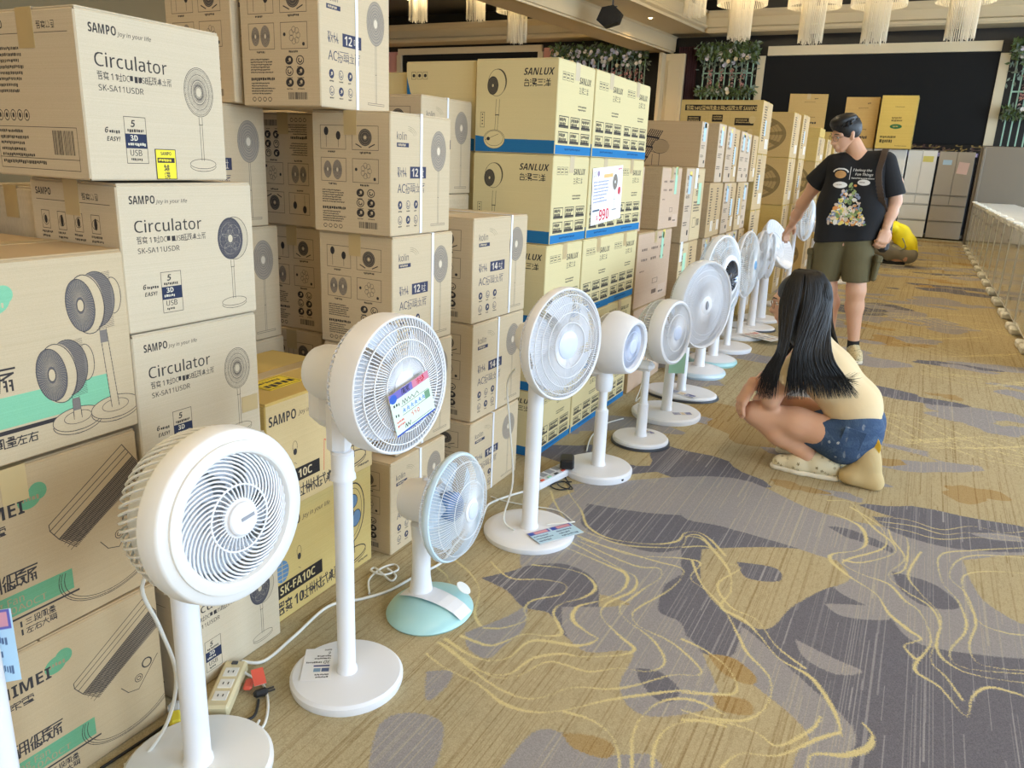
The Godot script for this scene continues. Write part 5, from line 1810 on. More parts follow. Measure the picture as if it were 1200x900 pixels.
func tag_print() -> void:
	var cv := Canvas.new(260, 200, Color8(214, 234, 214))
	cv.rect(0, 0, 260, 36, Color8(118, 108, 178))
	cv.rect(150, 0, 110, 36, Color8(206, 128, 150))
	cv.oval(24, 26, 22, 20, Color8(60, 96, 186))
	cv.sign("風扇", 80, 6, 24, 3, Color8(40, 40, 60), SIGNS)
	cv.sign("市場", 178, 6, 24, 3, Color8(190, 30, 40), SIGNS)
	cv.rect(0, 192, 260, 8, Color8(60, 84, 170))
	cv.fine(16, 52, 34, 2, 46, INK, rng, 0.34)
	cv.path([Vector2(70, 72), Vector2(76, 54), Vector2(84, 74), Vector2(92, 54), Vector2(100, 74), Vector2(112, 56), Vector2(120, 72), Vector2(136, 58), Vector2(146, 74), Vector2(170, 58), Vector2(178, 72)], 3, INK)
	cv.line(Vector2(60, 80), Vector2(240, 80), 1.5, INK)
	for k in 7:
		cv.path([Vector2(64 + k * 26, 112), Vector2(72 + k * 26, 92), Vector2(80 + k * 26, 112), Vector2(66 + k * 26, 102), Vector2(84 + k * 26, 100)], 2.5, Color8(70, 110, 190))
	cv.line(Vector2(60, 120), Vector2(240, 120), 1.5, INK)
	cv.path([Vector2(120, 130), Vector2(112, 138), Vector2(122, 142), Vector2(120, 152)], 3, Color8(206, 70, 70))
	cv.path([Vector2(136, 130), Vector2(130, 138), Vector2(142, 142), Vector2(138, 152)], 3, Color8(206, 70, 70))
	cv.ring(156, 142, 6, 9, 3, Color8(206, 70, 70))
	cv.fine(16, 132, 50, 2, 18, Color8(206, 70, 70), rng)
	cv.path([Vector2(60, 180), Vector2(66, 164), Vector2(72, 182), Vector2(80, 166), Vector2(88, 182), Vector2(96, 164)], 4, INK)
	cv.line(Vector2(100, 184), Vector2(240, 184), 1.5, INK)
	cv.rect(212, 84, 34, 38, Color8(110, 150, 120))
	M.tag = tex_mat(cv.im, 0.5)
	cv = Canvas.new(150, 60, Color8(184, 214, 232))
	for k in 2:
		cv.rect(k * 76, 0, 70, 16, Color8(104, 100, 170))
		cv.rect(k * 76 + 20, 2, 44, 12, Color8(214, 150, 160))
		cv.oval(k * 76 + 9, 8, 7, 7, Color8(50, 80, 170))
		cv.fine(k * 76 + 6, 22, 58, 3, 12, Color8(90, 110, 140), rng)
	M.blue_card = tex_mat(cv.im, 0.5)
	cv = Canvas.new(120, 160, Color8(238, 236, 236))
	cv.fine(12, 10, 60, 2, 12, INK, rng)
	cv.rect(12, 40, 30, 18, Color8(96, 112, 150))
	cv.rect(46, 40, 28, 18, Color8(130, 160, 190))
	cv.rect(12, 66, 64, 7, Color8(70, 76, 130))
	cv.word("3D", 12, 96, 16, INK, sans, 1.0, 0.2)
	cv.fine(46, 84, 60, 1, 14, INK, rng)
	cv.fine(12, 104, 90, 2, 12, INK, rng)
	cv.word("6", 14, 142, 14, INK, sans, 1.0, 0.2)
	cv.word("SAMPO", 12, 156, 8, INK, bold, 0.8)
	M.base_print = tex_mat(cv.im, 0.4)
	cv = Canvas.new(200, 56, Color8(232, 230, 228))
	cv.rect(0, 6, 70, 40, Color8(104, 108, 150))
	cv.rect(76, 6, 40, 40, Color8(206, 178, 132))
	cv.rect(122, 6, 60, 40, Color8(90, 96, 150))
	cv.fine(4, 12, 180, 2, 16, Color8(236, 234, 230), rng)
	M.strip_print = tex_mat(cv.im, 0.4)
	cv = Canvas.new(360, 240, Color8(244, 242, 244))
	cv.word("DC", 14, 36, 22, Color8(120, 110, 140), sans)
	cv.oval(66, 24, 14, 12, Color8(150, 130, 160))
	cv.rect(130, 30, 110, 16, Color8(232, 184, 120))
	cv.fine(300, 10, 50, 1, 16, Color8(190, 60, 80), rng)
	for k in 7:
		cv.fine(16, 56 + k * 14, 180, 1, 12, Color8(110, 120, 160), rng)
	small_fan(cv, 270, 70, 30, 34, Color8(236, 236, 240), 190)
	cv.oval(326, 112, 18, 18, Color8(196, 70, 80))
	cv.word("$", 60, 226, 22, Color8(206, 40, 56), bold)
	cv.word("990", 92, 228, 48, Color8(206, 40, 56), bold, 1.1)
	cv.rect(14, 176, 80, 8, Color8(80, 90, 110))
	M.poster = tex_mat(cv.im, 0.6)
	cv = Canvas.new(300, 180, Color8(236, 232, 226))
	for k in 12:
		cv.rect(20 + (k % 4) * 68, 14 + (k / 4) * 54, rng.randf_range(24, 60), rng.randf_range(18, 40), [Color8(206, 120, 110), Color8(190, 176, 150), Color8(160, 170, 186), Color8(216, 190, 170)][k % 4])
	cv.fine(16, 60, 260, 6, 18, Color8(150, 140, 140), rng)
	M.flyer = tex_mat(cv.im, 0.5)

func lay(called: String, label: String, at: Vector3, w: float, h: float, m: Material, turn: float, tilt := 0.0) -> void:
	var o := card(called, w, h, 0.0012, m, self, M.paper)
	o.transform = Transform3D(Basis(Vector3.UP, turn) * Basis(Vector3.RIGHT, -PI / 2 + tilt), at)
	tag(o, label, "paper")

func deg(a: float) -> float:
	return deg_to_rad(a)

func set_fans() -> void:
	fan_materials()
	tag_print()
	var g := "white fans shown along the aisle"
	# tag and pole of a fan at the very edge
	var t := thing("circulator_fan", "white fan pole with a light blue price card, beside the green-banded cartons", "fan", v3(-1.25, 0, -0.58), 0, g)
	round_base(t, 0.13, 0.028, M.white)
	rod(t, "pole", 0.028, 0.028, 0.027, 0.56, M.white)
	var hd := head_at(t, v3(0.0, 0.6, 0.26), deg(92), 0.05)
	circulator_head(hd)
	var pc := card("price_card", 0.1, 0.14, 0.001, M.blue_card, t, M.paper)
	pc.transform = Transform3D(Basis(Vector3.UP, deg(50)), v3(-0.04, 0.47, -0.022))
	# 1: circulator with curved vanes
	t = thing("circulator_fan", "white circulator fan with curved vanes and thick pole, beside the power strip", "fan", v3(-1.196, 0, -0.932), 0, g)
	round_base(t, 0.155, 0.03, M.white_warm)
	rod(t, "pole", 0.0275, 0.0265, 0.03, 0.46, M.white)
	var nk := MB.new()
	nk.lathe([p2(0, 0.44), p2(0.03, 0.44), p2(0.034, 0.455), p2(0.034, 0.5), p2(0.026, 0.54), p2(0, 0.55)], 24)
	obj("neck", nk, M.white_warm, t)
	hd = head_at(t, v3(0.184, 0.655, 0.01), deg(3), deg(6))
	circulator_head(hd)
	hd.scale = Vector3.ONE * 0.94
	var cd := MB.new()
	cd.tube(spline([v3(-0.08, 0.49, -0.02), v3(-0.1, 0.43, 0.02), v3(-0.085, 0.33, 0.0), v3(-0.06, 0.22, -0.01), v3(-0.085, 0.1, 0.0), v3(-0.12, 0.02, 0.04), v3(-0.15, 0.004, 0.07)], 6), 0.0042, 8)
	obj("power_cord", cd, M.cord_white, t)
	# 2: stand fan with tag
	t = thing("stand_fan", "white stand fan wearing a green price tag on its grille", "fan", v3(-1.122, 0, -1.336), 0, g)
	round_base(t, 0.142, 0.03, M.white)
	rod(t, "pole", 0.0225, 0.0225, 0.03, 0.585, M.white)
	rod(t, "collar", 0.027, 0.027, 0.56, 0.63, M.white)
	nk = MB.new()
	var fx := Transform3D(Basis(Vector3.UP, deg(-14)), v3(0, 0, 0))
	nk.rbox(v3(-0.012, 0.69, 0), v3(0.062, 0.15, 0.055), 0.02, fx)
	nk.rbox(v3(-0.055, 0.745, 0), v3(0.1, 0.14, 0.075), 0.03, fx)
	obj("neck", nk, M.white, t)
	hd = head_at(t, v3(0.186, 0.825, 0.02), deg(6), deg(3))
	stand_head(hd, 0.152, 96, [0.42, 0.66, 0.84], 0.032, M.white, 0.062)
	motor(hd, 0.066, -0.09, -0.265, M.white)
	var tg := card("price_tag", 0.13, 0.098, 0.0012, M.tag, t, M.paper)
	tg.transform = hd.transform * Transform3D(Basis(Vector3(0, 0, 1), deg(14)), v3(0.0, -0.036, 0.026))
	var bp := card("base_print", 0.075, 0.13, 0.0006, M.base_print, t)
	bp.transform = Transform3D(Basis(Vector3.UP, deg(215)) * Basis(Vector3.RIGHT, -PI / 2), v3(-0.078, 0.0312, 0.02))
	# 3: desk fan
	t = thing("desk_fan", "small desk fan with a pale blue foot and wire grille", "fan", v3(-1.129, 0, -1.725), 0, g)
	var db := MB.new()
	db.lathe([p2(0, 0.05), p2(0.05, 0.047), p2(0.09, 0.036), p2(0.115, 0.018), p2(0.122, 0.006), p2(0.118, 0.0), p2(0, 0)], 44, Transform3D(Basis(), v3(0.01, 0, 0.01)), 1.02, 1.16)
	obj("base", db, M.teal, t)
	var sp := MB.new()
	var ribs: Array = []
	for i in 9:
		var u := i / 8.0
		var x := lerpf(-0.075, 0.135, u)
		var rr := absf(x - 0.01) / 0.124
		var y := 0.052 * sqrt(maxf(0.0, 1.0 - rr * rr * 0.86)) + 0.004
		ribs.append([v3(x, y, 0.05 - 0.01 * u), v3(x, y, -0.03 + 0.01 * u)])
	for i in 8:
		sp.flat(ribs[i][0], ribs[i + 1][1], ribs[i + 1][0])
		sp.flat(ribs[i][0], ribs[i][1], ribs[i + 1][1])
	obj("control_strip", sp, M.white, t)
	for k in 4:
		var kb := MB.new()
		kb.lathe([p2(0, 0.058), p2(0.0045, 0.057), p2(0.006, 0.045), p2(0, 0.045)], 12, Transform3D(Basis(), v3(0.062 + 0.006 * k, -0.006 - 0.0022 * k, 0.03 - 0.013 * k)))
		obj("button", kb, M.white if k < 3 else M.blue_disc, t)
	var nm := MB.new()
	nm.lathe([p2(0, 0.03), p2(0.04, 0.03), p2(0.034, 0.06), p2(0.028, 0.1), p2(0.027, 0.2), p2(0.032, 0.27), p2(0, 0.29)], 28, Transform3D(Basis(), v3(-0.03, 0, 0)))
	obj("neck", nm, M.white, t)
	hd = head_at(t, v3(0.085, 0.35, 0.0), deg(-1), deg(3))
	wire_head(hd, 0.152, 100, M.pale_blue, M.blade_pale, M.hub_blue, 0.034, 0.05, 0.06)
	motor(hd, 0.064, -0.045, -0.175, M.white)
	obj("blade_ring", turned([p2(0, 0.012), p2(0.03, 0.01), p2(0.042, -0.002), p2(0.042, -0.03), p2(0, -0.03)], 24), M.blade_blue, hd)
	var kn := MB.new()
	kn.lathe([p2(0, 0.076), p2(0.008, 0.075), p2(0.009, 0.066), p2(0.004, 0.064), p2(0.004, 0.05)], 14, Transform3D(Basis(), v3(0, 0, -0.1)))
	obj("swing_knob", kn, M.white, hd)
	var os := MB.new()
	os.lathe([p2(0, 0.045), p2(0.018, 0.044), p2(0.019, 0.042), p2(0, 0.042)], 20, Transform3D(Basis(Vector3(0, 0, 1), -0.5), v3(0.065, 0.028, -0.055)), 1.3, 1.0)
	obj("round_sticker", os, M.paper, t)
	# 4: tall stand fan
	t = thing("stand_fan", "tall white stand fan with a pale blue hub and price card on its foot", "fan", v3(-1.09, 0, -2.317), 0, g)
	round_base(t, 0.165, 0.026, M.white)
	rod(t, "pole", 0.0285, 0.0275, 0.026, 0.62, M.white)
	hd = head_at(t, v3(0.116, 0.726, 0.032), deg(16), deg(2))
	stand_head(hd, 0.187, 120, [0.4, 0.58, 0.74, 0.88], 0.047, M.hub_blue, 0.03, 0.0013, 0.014, 96)
	motor(hd, 0.057, -0.06, -0.2, M.white_warm)
	nk = MB.new()
	nk.rbox(v3(-0.02, 0.64, 0), v3(0.06, 0.1, 0.05), 0.016)
	obj("neck", nk, M.white, t)
	cd = MB.new()
	cd.tube(spline([v3(-0.06, 0.62, 0.05), v3(-0.085, 0.56, 0.055), v3(-0.075, 0.4, 0.04), v3(-0.06, 0.2, 0.03), v3(-0.08, 0.06, 0.05), v3(-0.03, 0.03, 0.06)], 6), 0.0035, 8)
	obj("power_cord", cd, M.cord_white, t)
	# 5: circulator with smooth drum
	t = thing("circulator_fan", "white circulator fan with a smooth plain drum on a two-step pole", "fan", v3(-1.096, 0, -3.001), 0, g)
	round_base(t, 0.15, 0.036, M.white)
	rod(t, "pole", 0.0285, 0.0275, 0.036, 0.29, M.white)
	rod(t, "inner_pole", 0.018, 0.018, 0.285, 0.42, M.white)
	nk = MB.new()
	nk.lathe([p2(0, 0.375), p2(0.032, 0.375), p2(0.037, 0.39), p2(0.037, 0.43), p2(0.03, 0.46), p2(0, 0.46)], 24)
	nk.rbox(v3(-0.02, 0.475, 0), v3(0.1, 0.09, 0.06), 0.02)
	obj("neck", nk, M.white, t)
	hd = head_at(t, v3(0.128, 0.583, 0.015), deg(8), deg(-2))
	obj("front_rim", turned([p2(0.09, -0.025), p2(0.093, -0.006), p2(0.1, 0.0), p2(0.107, 0.0), p2(0.112, -0.006), p2(0.124, -0.05), p2(0.134, -0.105), p2(0.132, -0.115), p2(0.12, -0.115), p2(0.1, -0.03), p2(0.09, -0.025)], 56), M.white, hd)
	var gg := MB.new()
	spokes(gg, 64, 0.03, 0.094, -0.012, -0.022, 0.5, 0.0014, 0.002, 5)
	gg.ring(0.062, 0.0016, -0.015, Transform3D(), 44, 5)
	obj("front_grille", gg, M.hub_blue, hd)
	disc(hd, "hub_cap", 0.031, -0.01, 0.006, M.hub_blue)
	spinner(hd, 7, 0.09, -0.055, M.hub_blue, 0.03, 0.6)
	rear(hd, 60, 0.125, -0.11, 0.06, -0.175, 0.0022, M.white_warm, 2)
	motor(hd, 0.062, -0.12, -0.19, M.white)
	var us := MB.new()
	us.rbox(v3(0.135, 0.016, 0.06), v3(0.012, 0.006, 0.012), 0.001, Transform3D())
	obj("socket", us, M.black, t)
	# 6: circulator on a side arm
	t = thing("circulator_fan", "white circulator fan with ribbed drum on an offset arm and dark-edged foot", "fan", v3(-1.061, 0, -3.474), 0, g)
	round_base(t, 0.135, 0.034, M.white, 1.0, 1.0, true)
	rod(t, "pole", 0.026, 0.025, 0.034, 0.2, M.white)
	rod(t, "inner_pole", 0.0175, 0.0175, 0.195, 0.37, M.white)
	nk = MB.new()
	nk.rbox(v3(-0.04, 0.385, 0), v3(0.15, 0.05, 0.06), 0.018)
	nk.rbox(v3(-0.085, 0.43, 0), v3(0.05, 0.1, 0.05), 0.018)
	obj("arm", nk, M.white, t)
	hd = head_at(t, v3(0.138, 0.568, 0.026), deg(12), deg(2))
	obj("front_rim", turned([p2(0.13, -0.012), p2(0.132, -0.003), p2(0.138, 0.0), p2(0.146, -0.004), p2(0.149, -0.015), p2(0.151, -0.065), p2(0.149, -0.07), p2(0.14, -0.07), p2(0.135, -0.02), p2(0.13, -0.012)], 56), M.white, hd)
	gg = MB.new()
	spokes(gg, 96, 0.033, 0.134, -0.002, -0.01, 0.25, 0.0013, 0.002, 5)
	gg.ring(0.085, 0.0022, -0.004, Transform3D(), 48, 5)
	obj("front_grille", gg, M.white, hd)
	disc(hd, "hub_cap", 0.035, 0.0, 0.01, M.hub_blue)
	spinner(hd, 7, 0.12, -0.04, M.blade_white, 0.035, 0.6)
	rear(hd, 72, 0.146, -0.068, 0.075, -0.165, 0.0022, M.white_warm, 3)
	motor(hd, 0.075, -0.13, -0.175, M.white_warm)
	bp = card("base_print", 0.12, 0.03, 0.0006, M.strip_print, t)
	bp.transform = Transform3D(Basis(Vector3.UP, deg(-20)) * Basis(Vector3.RIGHT, -PI / 2), v3(0.0, 0.0366, -0.075))
	# 7: big dished head with an oval badge
	t = thing("stand_fan", "large white stand fan with dished grille and small oval badge", "fan", v3(-1.079, 0, -3.955), 0, g)
	round_base(t, 0.185, 0.034, M.white)
	rod(t, "pole", 0.0275, 0.0265, 0.034, 0.5, M.white)
	hd = head_at(t, v3(0.172, 0.634, 0.06), deg(20), deg(2))
	big_head(hd, 0.222)
	bp = card("base_print", 0.11, 0.05, 0.0006, M.strip_print, t)
	bp.transform = Transform3D(Basis(Vector3.UP, deg(35)) * Basis(Vector3.RIGHT, -PI / 2), v3(0.1, 0.0352, 0.02))
	var gt := card("price_tag", 0.085, 0.11, 0.001, M.green_slip, t, M.paper)
	gt.transform = Transform3D(Basis(Vector3.UP, deg(30)), v3(0.045, 0.31, 0.04))
	# 8: chrome centre
	t = thing("stand_fan", "white stand fan with a dark chrome centre and black-edged foot", "fan", v3(-1.124, 0, -4.4), 0, g)
	round_base(t, 0.17, 0.03, M.white, 1.25, 0.92, true)
	rod(t, "pole", 0.026, 0.025, 0.03, 0.56, M.white)
	hd = head_at(t, v3(0.18, 0.728, 0.036), deg(12), deg(2))
	ring_head(hd, 0.222, M.chrome, M.charcoal)
	bp = card("base_print", 0.2, 0.06, 0.0006, M.strip_print, t)
	bp.transform = Transform3D(Basis(Vector3.UP, deg(-18)) * Basis(Vector3.RIGHT, -PI / 2), v3(0.03, 0.0318, 0.08))
	# 9, 10: low desk fans between the stand fans
	for q in [[v3(-1.161, 0, -4.945), M.pale_blue, "low fan with a glittering light blue foot behind the chrome-centred fan", 0.155, 0.165], [v3(-1.159, 0, -5.303), M.teal, "low fan with a white and teal foot behind the light blue foot", 0.145, 0.16]]:
		t = thing("desk_fan", q[2], "fan", q[0], 0, g)
		var lb := MB.new()
		lb.lathe([p2(0, 0.06), p2(0.05, 0.058), p2(0.12, 0.05), p2(q[4], 0.036)], 44)
		obj("base", lb, M.white, t)
		var lr := MB.new()
		lr.lathe([p2(q[4] - 0.006, 0.039), p2(q[4] + 0.006, 0.03), p2(q[4] + 0.01, 0.016), p2(q[4], 0.0), p2(0, 0)], 44)
		obj("foot_ring", lr, q[1], t)
		rod(t, "pole", 0.034, 0.03, 0.055, 0.4, M.white)
		hd = head_at(t, v3(0.06, 0.5, 0.0), deg(6), 0.0)
		wire_head(hd, q[3], 60, q[1], M.blade_white, M.hub_blue)
		motor(hd, 0.055, -0.05, -0.15, M.white)
	# 11: clear guard with blue disc
	t = thing("stand_fan", "stand fan with clear guard and blue disc on its hub", "fan", v3(-1.175, 0, -5.8), 0, g)
	round_base(t, 0.185, 0.034, M.white)
	rod(t, "pole", 0.026, 0.025, 0.034, 0.5, M.white)
	hd = head_at(t, v3(0.085, 0.64, 0.01), deg(5), deg(2))
	wire_head(hd, 0.235, 90, M.white, M.clear, M.blue_disc, 0.045, 0.05, 0.08, M.wire, 0.0012)
	motor(hd, 0.06, -0.05, -0.18, M.white)
	# 12: behind it
	t = thing("stand_fan", "stand fan with a thin white guard, its foot covered by a flyer", "fan", v3(-1.193, 0, -6.33), 0, g)
	round_base(t, 0.19, 0.03, M.white)
	rod(t, "pole", 0.024, 0.023, 0.03, 0.52, M.white)
	hd = head_at(t, v3(0.1, 0.66, 0.0), deg(2), 0.0)
	wire_head(hd, 0.19, 80, M.white, M.blade_white, M.white, 0.04, 0.04, 0.07, M.wire, 0.0012)
	motor(hd, 0.055, -0.05, -0.16, M.white)
	# 13: with dark rimmed foot
	t = thing("stand_fan", "stand fan with a flaring white foot on a black ring", "fan", v3(-1.18, 0, -6.73), 0, g)
	round_base(t, 0.18, 0.028, M.white, 1.1, 0.9, true)
	rod(t, "pole", 0.034, 0.024, 0.028, 0.52, M.white)
	hd = head_at(t, v3(0.08, 0.62, 0.0), deg(0), 0.0)
	wire_head(hd, 0.185, 70, M.white, M.blade_white, M.white, 0.04, 0.04, 0.07, M.wire, 0.0012)
	motor(hd, 0.055, -0.05, -0.16, M.white)
	# 14: smooth dish under the man's hand
	t = thing("dish_fan", "white fan with a smooth tilted dish under the man's hand", "fan", v3(-1.19, 0, -7.17), 0, g)
	round_base(t, 0.17, 0.03, M.white)
	rod(t, "pole", 0.05, 0.034, 0.03, 0.46, M.white)
	hd = head_at(t, v3(0.1, 0.69, 0.02), deg(12), deg(27))
	obj("dish", turned([p2(0, -0.14), p2(0.06, -0.13), p2(0.15, -0.06), p2(0.215, -0.006), p2(0.225, 0.0), p2(0.23, -0.006), p2(0.2, -0.06), p2(0.12, -0.16), p2(0.05, -0.21), p2(0, -0.215)], 52), M.white_gloss, hd)
	gg = MB.new()
	spokes(gg, 40, 0.03, 0.216, -0.03, -0.006, 0.1, 0.0008, -0.012, 4)
	gg.ring(0.12, 0.0014, -0.028, Transform3D(), 44, 5)
	obj("front_grille", gg, M.clear, hd)
	disc(hd, "hub_cap", 0.035, -0.03, 0.01, M.white)
	# 15..17: far ones in clear guards
	var far := [[v3(-1.12, 0, -8.1), 0.86, 0.2, "fan with a thin grey guard beyond the tilted dish", 8.0], [v3(-1.0, 0, -8.7), 0.76, 0.3, "tall fan with a wide clear guard behind the man's arm", 5.0], [v3(-1.0, 0, -9.5), 0.98, 0.3, "tall fan wrapped in white film beyond the man's arm", 10.0], [v3(-0.92, 0, -10.4), 0.74, 0.24, "far fan half hidden by the man's olive shorts", 6.0]]
	for q in far:
		t = thing("stand_fan", q[3], "fan", q[0], 0, g)
		round_base(t, 0.19, 0.03, M.white)
		rod(t, "pole", 0.024, 0.023, 0.03, q[1] - 0.12, M.white)
		hd = head_at(t, v3(0.1, q[1], 0.0), deg(q[4]), 0.0)
		wire_head(hd, q[2], 64, M.white, M.clear, M.white, 0.05, 0.05, 0.08, M.wire, 0.0015)
		motor(hd, 0.055, -0.05, -0.16, M.white)
		if "film" in q[3]:
			obj("film_cover", turned([p2(0.0, 0.062), p2(q[2] * 0.6, 0.058), p2(q[2] * 0.97, 0.02), p2(q[2] + 0.012, -0.01), p2(q[2] * 0.9, -0.06), p2(q[2] * 0.4, -0.09)], 40), M.white_warm, hd)

func big_head(h: Node3D, r: float) -> void:
	obj("front_rim", turned([p2(r * 0.93, -0.012), p2(r * 0.95, 0.0), p2(r * 0.975, 0.004), p2(r, -0.004), p2(r * 1.01, -0.05), p2(r * 0.99, -0.066), p2(r * 0.95, -0.066), p2(r * 0.93, -0.012)], 64), M.white_gloss, h)
	var g := MB.new()
	spokes(g, 140, r * 0.2, r * 0.945, -0.004, -0.008, 0.12, 0.0014, 0.003, 4)
	for q in [0.55, 0.68, 0.8]:
		g.ring(r * q, 0.0014, -0.004, Transform3D(), 60, 5)
	obj("front_grille", g, M.white, h)
	obj("hub_cap", turned([p2(0, 0.0), p2(r * 0.14, -0.0005), p2(r * 0.2, -0.003), p2(r * 0.22, -0.007), p2(r * 0.2, -0.01), p2(0, -0.01)], 40), M.white, h)
	var b := MB.new()
	b.lathe([p2(0, 0.004), p2(0.014, 0.0035), p2(0.018, 0.0), p2(0, 0.0)], 24, Transform3D(TURN, Vector3.ZERO), 0.75, 1.3)
	obj("badge", b, M.grey_plastic, h)
	obj("inner_disc", turned([p2(0, -0.012), p2(r * 0.4, -0.016), p2(r * 0.92, -0.04), p2(r * 0.92, -0.045), p2(0, -0.045)], 40), M.white, h)
	rear(h, 96, r * 0.97, -0.062, 0.06, -0.12, 0.0017, M.white_warm, 2)
	motor(h, 0.06, -0.11, -0.2, M.white_warm)

func ring_head(h: Node3D, r: float, centre: Material, dark: Material) -> void:
	obj("front_rim", turned([p2(r * 0.95, -0.004), p2(r * 0.96, 0.002), p2(r, 0.002), p2(r * 1.012, -0.006), p2(r * 1.01, -0.03), p2(r * 0.97, -0.034), p2(r * 0.95, -0.004)], 64), M.white_gloss, h)
	var g := MB.new()
	spokes(g, 110, r * 0.5, r * 0.96, 0.036, 0.0, 0.25, 0.0013, 0.008, 5)
	for q in [0.5, 0.75]:
		g.ring(r * q, 0.0015, 0.03 - 0.03 * (q - 0.3) + 0.01, Transform3D(), 60, 5)
	obj("front_grille", g, M.wire, h)
	obj("white_ring", turned([p2(r * 0.38, 0.034), p2(r * 0.42, 0.046), p2(r * 0.5, 0.043), p2(r * 0.54, 0.03), p2(r * 0.38, 0.026)], 44), M.white_gloss, h)
	obj("hub_cap", turned([p2(0, 0.048), p2(r * 0.09, 0.046), p2(r * 0.12, 0.03), p2(r * 0.34, 0.036), p2(r * 0.39, 0.046), p2(r * 0.41, 0.036), p2(0, 0.02)], 44), centre, h)
	var f := MB.new()
	spokes(f, 26, r * 0.11, r * 0.38, 0.036, 0.042, 0.5, 0.003, 0.0, 3)
	obj("hub_vanes", f, dark, h)
	spinner(h, 5, r * 0.85, -0.02, M.clear, 0.04, 0.4)
	rear(h, 90, r * 0.98, -0.03, 0.06, -0.1, 0.0015, M.wire, 2)
	motor(h, 0.06, -0.06, -0.19, M.white_warm)

# ---------------------------------------------------------------- people: bodies as one skin over tapered bones
class Field:
	var a := PackedVector3Array()
	var b := PackedVector3Array()
	var ra := PackedFloat32Array()
	var rb := PackedFloat32Array()
	var ec := PackedVector3Array()     # ellipsoids: centre, radii, sign
	var er := PackedVector3Array()
	var eb: Array[Basis] = []
	var cutn := PackedVector3Array()
	var cutd := PackedFloat32Array()
	var holes: Array = []              # ellipsoids taken away
	var k := 0.03
	func bone(p: Vector3, q: Vector3, r0: float, r1: float) -> void:
		a.append(p); b.append(q); ra.append(r0); rb.append(r1)
	func chain(pts: Array, rad: Array) -> void:
		for i in pts.size() - 1:
			bone(pts[i], pts[i + 1], rad[i], rad[i + 1])
	func egg(c: Vector3, r: Vector3, bs := Basis()) -> void:
		ec.append(c); er.append(r); eb.append(bs.inverse())
	func hole(c: Vector3, r: Vector3, bs := Basis()) -> void:
		holes.append([c, r, bs.inverse()])
	func cut(n: Vector3, at: Vector3) -> void:      # keep the side the normal points away from
		cutn.append(n.normalized()); cutd.append(n.normalized().dot(at))
	func d(p: Vector3) -> float:
		var m := 1e9
		for i in a.size():
			var A := a[i]
			var ab := b[i] - A
			var l2 := ab.length_squared()
			var t := clampf((p - A).dot(ab) / l2, 0.0, 1.0) if l2 > 1e-10 else 0.0
			var e := (A + ab * t).distance_to(p) - lerpf(ra[i], rb[i], t)
			var h := maxf(k - absf(m - e), 0.0) / k
			m = minf(m, e) - h * h * k * 0.25
		for i in ec.size():
			var q := eb[i] * (p - ec[i])
			var r := er[i]
			var g := Vector3(q.x / r.x, q.y / r.y, q.z / r.z).length()
			var e := (g - 1.0) * minf(r.x, minf(r.y, r.z))
			var h := maxf(k - absf(m - e), 0.0) / k
			m = minf(m, e) - h * h * k * 0.25
		for o in holes:
			var q: Vector3 = o[2] * (p - o[0])
			var r: Vector3 = o[1]
			m = maxf(m, -(Vector3(q.x / r.x, q.y / r.y, q.z / r.z).length() - 1.0) * minf(r.x, minf(r.y, r.z)))
		for i in cutn.size():
			m = maxf(m, cutn[i].dot(p) - cutd[i])
		return m
	func bounds() -> AABB:
		var lo := Vector3.ONE * 1e9
		var hi := -lo
		for i in a.size():
			for q in [[a[i], ra[i]], [b[i], rb[i]]]:
				lo = lo.min(q[0] - Vector3.ONE * q[1])
				hi = hi.max(q[0] + Vector3.ONE * q[1])
		for i in ec.size():
			var r := maxf(er[i].x, maxf(er[i].y, er[i].z))
			lo = lo.min(ec[i] - Vector3.ONE * r)
			hi = hi.max(ec[i] + Vector3.ONE * r)
		return AABB(lo - Vector3.ONE * 0.03, hi - lo + Vector3.ONE * 0.06)

